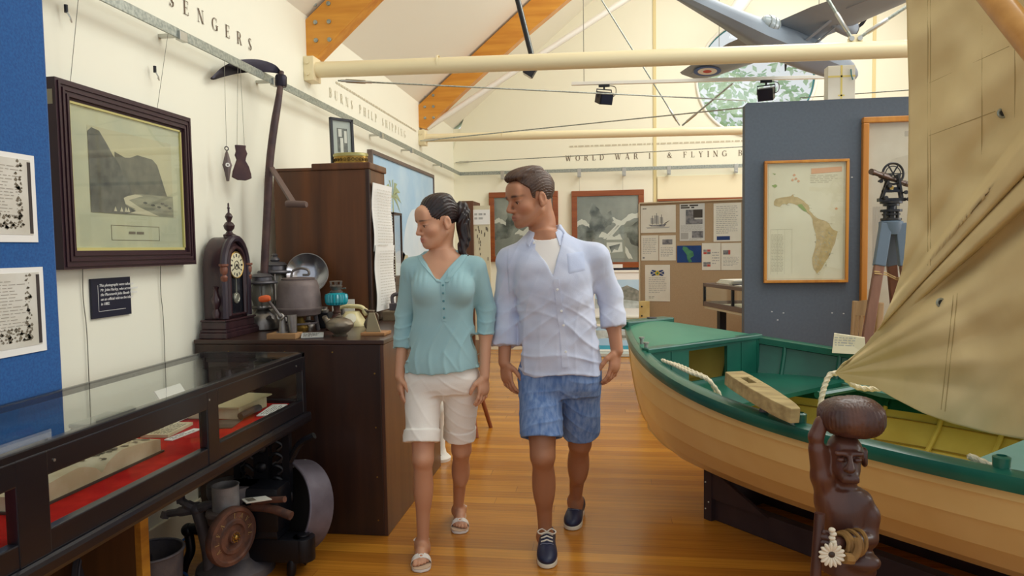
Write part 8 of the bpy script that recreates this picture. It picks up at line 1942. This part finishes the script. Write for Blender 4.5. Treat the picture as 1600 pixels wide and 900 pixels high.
# ------------------------------------------------------------------------------------------------ the woman
WY = 3.17
wo = thing('person', 'dark-haired woman in teal top, white shorts and white sandals walking', 'person', (-.78, 3.17, 0))
w = lambda px, py, dy=0.0: A3(UY(px, py, WY+dy)); wz = lambda py: float(w(695, py)[2]); wx = lambda px, py=450: float(w(px, py)[0])
f = Field((-1.22, 2.76, -.02), (-.42, 3.66, 1.74), .0034)
zs = [wz(612), wz(590), wz(562), wz(535), wz(495), wz(460), wz(440), wz(418), wz(402), wz(390)]
xs = [wx(690, 600)]*2 + [wx(691, 562), wx(692, 535), wx(693, 495), wx(693, 460), wx(693, 440), wx(693, 418), wx(692, 402), wx(690, 390)]
f.stack(zs, xs, [WY+.005]*3 + [WY, WY, WY-.005, WY-.005, WY, WY+.008, WY+.01], [.108, .146, .146, .128, .112, .124, .130, .122, .075, .048], [.070, .100, .098, .088, .082, .092, .092, .080, .058, .046], .02, 2.2)
for s in (-1, 1): f.ell(w(693+s*25, 452, -.075), (.058, .05, .056), .03)
shR, shL = w(645, 419, .0), w(743, 418, .01); elR, elL = w(633, 490, .04), w(760, 482, .05); wrR, wrL = w(625, 588, -.03), w(757, 588, -.02); nk = w(691, 400, .01)
for s_ in (shR, shL): f.cap(nk + (0, 0, -.01), s_, .040, .042, .03)
f.chain([shR, elR, wrR], [.042, .033, .0225], .02, .010); f.chain([shL, elL, wrL], [.042, .033, .0225], .02, .010)
f.ell(elR*.68+wrR*.32, (.033, .034, .06), .02); f.ell(elL*.68+wrL*.32, (.033, .034, .06), .02)
hand_sdf(f, wrR, w(627, 636, -.055)-wrR, (.85, .45, 0), (.5, -.85, 0), .86, .75)
hand_sdf(f, wrL, w(753, 640, -.045)-wrL, (-.75, .5, 0), (-.6, -.8, 0), .88, .7)
WZR_ = (UZ(658, 894, 0) + V(-.25, 1, 0).normalized()*.245).y; WZL_ = (UZ(719, 834, 0) + V(-.21, 1, 0).normalized()*.245).y
hipR, hipL = w(662, 590, .0), w(721, 590, .02); knR, knL = w(661, 716, -.10), w(721, 702, .12); anR, anL = w(661, 858, -.09), w(716, 796, .33)
anR = A3(UY(661, 857, WZR_ - .05)); anL = A3(UY(716, 797, WZL_ - .05))
f.chain([hipR, knR], [.078, .046], .012); f.chain([hipL, knL], [.078, .046], .012); f.chain([knR, anR], [.043, .025], .02); f.chain([knL, anL], [.043, .025], .02)
for k_, a in ((knR, anR), (knL, anL)):
    f.ell(k_*.70 + a*.30 + np.array((0, .018, 0)), (.037, .043, .10), .035); f.ell(k_ + (0, -.030, -.002), (.026, .020, .032), .012)
tpR = UZ(658, 894, 0); htR = tpR + V(-.25, 1, 0).normalized()*.245; tpL = UZ(719, 834, 0); htL = tpL + V(-.21, 1, 0).normalized()*.245
def bare_foot(f, an, heel, toe):
    h = A3(heel) + (0, 0, .022); t = A3(toe) + (0, 0, .022); d = (t-h); L = np.linalg.norm(d); d /= L; s = np.cross(d, (0, 0, 1)); s /= np.linalg.norm(s)
    f.ell(h + d*.035 + (0, 0, .022), (.030, .038, .028), .02); f.cap(an, h + d*.05 + (0, 0, .03), .028, .030, .02); f.cap(an + d*.01, h + d*.14 + (0, 0, .028), .026, .022, .03)
    f.cap(h + d*.10 + (0, 0, .018), h + d*.185 + (0, 0, .012), .026, .018, .02); f.ell(h + d*.175 + (0, 0, .010), (.040, .035, .014), .015, np.stack([s, d, np.array((0, 0, 1.))], 1))
    sgn = 1
    for i, (o, r_, e) in enumerate(((.027, .0115, .232), (.010, .0085, .233), (-.004, .0078, .226), (-.017, .0072, .217), (-.029, .0068, .205))):
        ss = s*o*foot_side; f.cap(h + d*.185 + ss*.95 + (0, 0, .008), h + d*(e-.010) + ss*1.05 + (0, 0, .004), r_, r_*.9, .004)
foot_side = -1; bare_foot(f, anL, htL, tpL); foot_side = 1; bare_foot(f, anR, htR, tpR)
HO = w(684, 345, -.02); a_ = math.radians(52); HR = frame_from((-math.sin(a_)*math.cos(.22), -math.cos(a_)*math.cos(.22), -math.sin(.22)), (.03, 0, 1))
H = Loc(f, HO, HR, .96)
f.chain([w(692, 412, .02), w(691, 385, .02), H.p((0, -.03, -.04))], [.052, .045, .045], .02, .02)
head_sdf(H, False)
f.cap(H.p((.028, -.02, -.06)), w(697, 404, -.035), .013, .010, .025)
wv, wf_ = f.mesh(); wcol = face_colors(wv, H, (210, 158, 126), False, (208, 112, 108), (58, 40, 36)); wcol = blend(wcol, np.clip((wz(640)-wv[:, 2])/.1, 0, 1)*.4, (196, 140, 108))
eyes(H, np_mesh('body', wv, wf_, M_skin_w, wo, wcol, relax=1))
g, K = hair_field(H, (.0785, .101, .085), (0, -.014, .037), ((-.2, -.058), (-.075, -.055), (-.045, -.03), (-.02, .016), (.012, .020), (.022, -.005), (.034, .004), (.046, .020), (.060, .036), (.074, .052), (.2, .058)), extra=(((0, -.02, .095), (.06, .07, .03), .02),), amp=.0012, freq=56)
v_, f_ = g.mesh(); np_mesh('hair', v_, f_, M_hair2, wo, relax=1)
pt0 = H.p((0, -.105, .035)); tail = smoothpath([V(*pt0), V(*H.p((0, -.14, .03))), V(*w(723, 345, .03)), V(*w(726, 372, .02)), V(*w(722, 392, .0)), V(*w(730, 400, -.01))], 8)
g = Field(np.array([min(p[i] for p in tail)-.06 for i in range(3)]), np.array([max(p[i] for p in tail)+.06 for i in range(3)]), .003)
for i in range(len(tail)-1):
    t_a, t_b = i/(len(tail)-1), (i+1)/(len(tail)-1); R_ = lambda t: interp([0, .12, .35, .7, 1], [.019, .026, .033, .022, .004], t); g.cap(tail[i], tail[i+1], R_(t_a), R_(t_b), .006)
g.op(lambda p: .0022*np.sin(p[..., 0]*260 + 5*np.sin(p[..., 2]*30)) + .0016*np.sin(p[..., 1]*300 + 4*np.sin(p[..., 2]*24)), g.lo, g.lo+g.h*g.n, 0, 'd')
v_, f_ = g.mesh(); pony = np_mesh('ponytail', v_, f_, M_hair2, wo, relax=1)
MB().torus(V(*H.p((0, -.113, .034))), tuple(H.R@np.array((0, -1, .1))), .020, .005, 20, 8).build('hair_tie', M_black, pony)
# --- teal top
M_teal = mat('teal_jersey', (152, 192, 198), .88, rgb2=(162, 200, 204), nscale=4, sheen=.2)
sh = Field((-1.20, 2.92, wz(588)), (-.42, 3.42, wz(382)), .0036)
zz = [wz(578), wz(560), wz(530), wz(495), wz(462), wz(440), wz(418), wz(404), wz(394)]
sh.stack(zz, [wx(691, 575), wx(691, 560), wx(692, 530), wx(693, 495), wx(693, 460), wx(693, 440), wx(693, 418), wx(692, 404), wx(691, 394)], [WY]*4 + [WY-.005]*2 + [WY, WY+.008, WY+.01], [.170, .166, .150, .136, .142, .144, .134, .100, .070], [.124, .120, .108, .100, .104, .104, .090, .070, .056], 0, 2.3)
for s in (-1, 1): sh.ell(w(693+s*25, 452, -.075), (.066, .058, .062), .035)
for s_ in (shR, shL): sh.cap(nk + (0, .0, -.010), s_, .042, .047, .035)
cuR, cuL = elR*.46 + wrR*.54, elL*.62 + wrL*.38
sh.chain([shR, elR, cuR], [.050, .044, .038], .02, .015); sh.chain([shL, elL, cuL], [.050, .044, .039], .02, .015)
for c_, e_ in ((cuR, elR), (cuL, elL)):
    d_ = (c_-e_)/np.linalg.norm(c_-e_); sh.op(lambda p, c_=c_, d_=d_: np.where(np.linalg.norm(p-c_, axis=-1) < .09, -(((p-c_)@d_)-.004), 1.0), c_-.1, c_+.1, 0, 's')
def hemw(p): return (wz(577) + .012*np.sin((p[..., 0]-wx(690))*11) + .03*np.clip(np.abs(p[..., 0]-wx(691))-.1, 0, 1)) - p[..., 2]
sh.op(lambda p: np.where(np.abs(p[..., 0]-wx(691, 570)) < .19, hemw(p), -1), sh.lo, sh.lo+sh.h*sh.n, 0, 'i')
vx, vz, lx, lz, rx2, rz = wx(692, 438), wz(438), wx(655, 392), wz(392), wx(728, 390), wz(390)
sh.op(vcut_w := (lambda p: np.maximum(np.maximum(-((p[..., 0]-vx)*(lz-vz) + (p[..., 2]-vz)*-(lx-vx))/math.hypot(lz-vz, lx-vx), -((p[..., 0]-vx)*-(rz-vz) + (p[..., 2]-vz)*(rx2-vx))/math.hypot(rz-vz, rx2-vx)), p[..., 1]-(WY-.005))), sh.lo, sh.lo+sh.h*sh.n, .006, 's')
sh.op(lambda p: np.sqrt((p[..., 0]-wx(691, 395))**2 + (p[..., 1]-(WY-.0))**2 + ((p[..., 2]-wz(380))*.8)**2) - .066, sh.lo, sh.lo+sh.h*sh.n, .004, 's')
def wr3(p):
    x, y, z = p[..., 0], p[..., 1], p[..., 2]; xc = wx(693); a = np.arctan2(x-xc, z-wz(440)+1e-4)
    low = np.clip((wz(475)-z)*6, 0, 1); gather = np.clip(1-np.abs(z-wz(432))/.05, 0, 1)
    r1 = 1-np.abs(np.sin(x*46 + 1.5*np.sin(z*9) + .6*np.sin(z*21))); r2 = 1-np.abs(np.sin(z*24 + np.abs(x-xc-.02)*30 + 1.3*np.sin(x*11))); r3 = 1-np.abs(np.sin(z*60+x*12+np.sin(x*31)))
    sl = (np.abs(x-xc) > .155)
    return -(.003*wav(p, [(24, 1), (42, .5)], 5) + .0042*r1**2*low + .0034*r2**3*low*np.clip(.5+.5*wav(p, [(9, 1.6)], 51), 0, 1) + .0035*np.abs(np.sin(x*120))*gather*(np.abs(x-xc) > .04) + .0045*r3**3*sl*np.clip((wz(470)-z)*8, 0, 1))
sh.op(wr3, sh.lo, sh.lo+sh.h*sh.n, 0, 'd')
sv, sf_ = sh.mesh(); wtop = np_mesh('top', sv, sf_, M_teal, wo, relax=1); bvw = field_bvh(sv, sf_)
strip(bvw, [(692, 440), (693, 470), (694, 502)], 6, 'placket', M_teal, wtop, .0035, .005)
M_tb = mat('teal_button', (92, 146, 154), .35)
for py in (446, 458, 470, 482, 496):
    c = on_cloth(bvw, [(693 + (py-446)*.02, py)], .005)
    if c: MB().lathe([(0, -.002), (.005, -.002), (.0052, 0), (.0035, .0012), (0, .0006)], c[0], (0, -1, .05), 12).build('button', M_tb, wtop)
for nm, path in (('neckband', [(657, 396), (666, 410), (678, 425), (690, 440)]), ('neckband', [(726, 394), (716, 409), (704, 425), (694, 440)])):
    d_ = 4 if path[0][0] > 690 else -4; strip(bvw, [(x+d_, y+1) for x, y in path], 7, nm, M_teal, wtop, .004, .006, 26)
# --- white shorts with turned cuffs
M_white_den = mat('white_denim', (248, 244, 236), .85, rgb2=(242, 236, 226), nscale=6, bump=.12, bscale=220)
so = Field((-1.16, 2.90, wz(708)), (-.45, 3.54, wz(556)), .0036)
so.stack([wz(612), wz(602), wz(592), wz(572), wz(560)], [wx(690, 600)]*5, [WY+.005]*5, [.145, .156, .160, .150, .136], [.095, .112, .118, .108, .096], 0, 2.3)
thR, thL = w(659, 690, -.085), w(718, 682, .10)
so.chain([hipR, thR], [.088, .073], .025); so.chain([hipL, thL], [.088, .070], .025)
for th_, hp, rr_ in ((thR, hipR, .080), (thL, hipL, .074)):
    d_ = (th_-hp)/np.linalg.norm(th_-hp)
    def cuff(p, c_=th_, d_=d_, rr_=rr_):
        q = p-c_; a = q@d_; r_ = np.linalg.norm(q - a[..., None]*d_, axis=-1); return np.maximum(r_-rr_, np.abs(a+.026)-.024) - .003
    so.op(cuff, th_-.13, th_+.13, .004); so.op(lambda p, c_=th_, d_=d_: np.where(np.linalg.norm(p-c_, axis=-1) < .16, -(((p-c_)@d_)-.002), 1.0), th_-.17, th_+.17, 0, 's')
def wr4(p):
    x, y, z = p[..., 0], p[..., 1], p[..., 2]; c0 = wx(692, 600); r1 = 1-np.abs(np.sin(z*48 + np.abs(x-c0)*20 + 1.2*np.sin(x*17))); r2 = 1-np.abs(np.sin(z*30 - np.abs(x-c0)*34 + .8*np.sin(z*13)))
    mod = np.clip(.5+.5*wav(p, [(13, 1.6)], 41), 0, 1)
    return -(.0022*wav(p, [(34, 1), (60, .5)], 12) + .0030*r1**3*mod + .0026*r2**3*(1-mod))
so.op(wr4, so.lo, so.lo+so.h*so.n, 0, 'd')
ov, of = so.mesh(); np_mesh('shorts', ov, of, M_white_den, wo, relax=1)
# --- sandals
M_sand = mat('white_sandal', (236, 230, 222), .5); M_insole = mat('tan_insole', (206, 178, 150), .6)
for hl, tp in ((htR, tpR), (htL, tpL)):
    h = A3(hl); t = A3(tp); d = t-h; L = np.linalg.norm(d); y = d/L; x = np.cross(y, (0, 0, 1)); R = np.stack([x, y, np.array((0, 0, 1.))], 1); pts = []
    for (yy, ww) in ((-.012, .0), (-.008, .020), (.02, .033), (.08, .030), (.14, .036), (.19, .045), (.225, .042), (.245, .030), (.256, .0)): pts.append((ww, yy))
    poly = [V(*(h + R@np.array((a, b, .001)))) for a, b in pts] + [V(*(h + R@np.array((-a, b, .001)))) for a, b in reversed(pts[1:-1])]
    sd_ = MB().prism(poly, (0, 0, .013)).build('sandal', M_sand, wo, bevel=.003, angle=60)
    MB().prism([p + V(0, 0, .0135) for p in poly], (0, 0, .003)).build('insole', M_insole, sd_, angle=60)
    arc = lambda yc, hgt, wd, n=15: [V(*(h + R@np.array((wd*math.cos(PI*k_/n), yc, .012 + hgt*math.sin(PI*k_/n)**.8)))) for k_ in range(n+1)]
    a1, a2 = arc(.168, .043, .045), arc(.200, .037, .047)
    rings = [[p, q, q + V(0, 0, -.004), p + V(0, 0, -.004)] for p, q in zip(a1, a2)]; MB().loft(rings).build('toe_strap', M_sand, sd_, angle=60)
    MB().torus(V(*(h + R@np.array((0, .19, .050)))), tuple(R@np.array((0, .3, 1))), .010, .004, 16, 6).build('strap_knot', M_sand, sd_)
    MB().tube([V(*(h + R@np.array((.034*math.cos(t_), .055 + .050*math.sin(t_)*-1 + .0, .055+.012*math.cos(t_)**2)))) for t_ in [PI*k_/14 for k_ in range(15)]], .0035, 6).build('heel_strap', M_sand, sd_)
# ================================================================ fittings that belong to one part of their thing become its sub-parts
RULES = {'framed_photograph': {'glass_pane': 'frame', 'slip': 'frame', 'paper_tab': 'frame', 'photograph': 'mat_board', 'caption': 'mat_board'},
 'scythe': {'grip': 'grip_arm', 'collar': 'snath'}, 'mantel_clock': {'hands': 'dial', 'dial_ring': 'dial', 'finial': 'crest', 'door_glass': 'door_frame'},
 'pressure_lantern': {'filler_cap': 'fount', 'finial': 'hood'}, 'iron_boiler': {'handle': 'lid', 'burner': 'trivet'}, 'hand_grinder': {'knob': 'crank_arm', 'crank_boss': 'crank_arm'},
 'oil_lamp': {'chimney_gallery': 'burner'}, 'telephone': {'dial': 'body', 'cradle': 'body'}, 'cream_separator': {'raised_lettering': 'disc', 'hub_nut': 'disc'},
 'round_drum': {'tap': 'drum_wall', 'rim': 'drum_wall'}, 'aerial_photograph': {'glass_pane': 'frame', 'caption_strip': 'frame'}, 'framed_map': {'map_printing': 'map_sheet', 'glass_pane': 'frame'},
 'theodolite': {'level_vial': 'standards', 'thumb_screw': 'standards'}, 'rowing_boat': {'bow_fitting': 'bow_cap', 'deck_edge': 'foredeck'}, 'canvas_sail': {'grommet': 'cloth', 'grommet_hole': 'cloth', 'seam': 'cloth'},
 'pinned_print': {'writing': 'page_image', 'ink_drawing': 'page_image'}, 'caption_card': {'lettering': 'card', 'rule_line': 'card'}, 'model_flying_boat': {'roundel_blue': 'wing', 'roundel_white': 'wing', 'roundel_red': 'wing', 'aileron_line': 'wing', 'hull_lettering_band': 'hull'},
 'biscuit_tin': {'embossing': 'tin_body'}, 'pendant_spotlight': {'lamp_face': 'lamp_head', 'stem_painted_highlight': 'stem'}, 'track_spotlight': {'lamp_glass': 'lamp_housing'}, 'information_cabinet': {'specimen': 'board', 'title_strip': 'board', 'printing': 'board'}, 'wall_mural': {'painting': 'panel'}}
def base(n): return n.split('.')[0]
for o in [o for o in COL.objects if o.parent is None and base(o.name) in RULES]:
    r = RULES[base(o.name)]; kids = list(o.children); by = {}
    for c in kids: by.setdefault(base(c.name), c)
    for c in kids:
        p = by.get(r.get(base(c.name)))
        if p is not None and p is not c: c.parent = p
for o in list(COL.objects):   # propellers and cowlings on their own engines, blister frames on their blisters
    if o.parent is not None and base(o.parent.name) == 'model_flying_boat':
        if base(o.name) in ('propeller', 'cowling_ring', 'blister_frame'):
            want = 'blister_window' if base(o.name) == 'blister_frame' else 'engine_nacelle'
            c0 = sum((v.co for v in o.data.vertices), Vector())/len(o.data.vertices)
            o.parent = min((q for q in o.parent.children if base(q.name) == want), key=lambda q: (sum((v.co for v in q.data.vertices), Vector())/len(q.data.vertices) - c0).length)
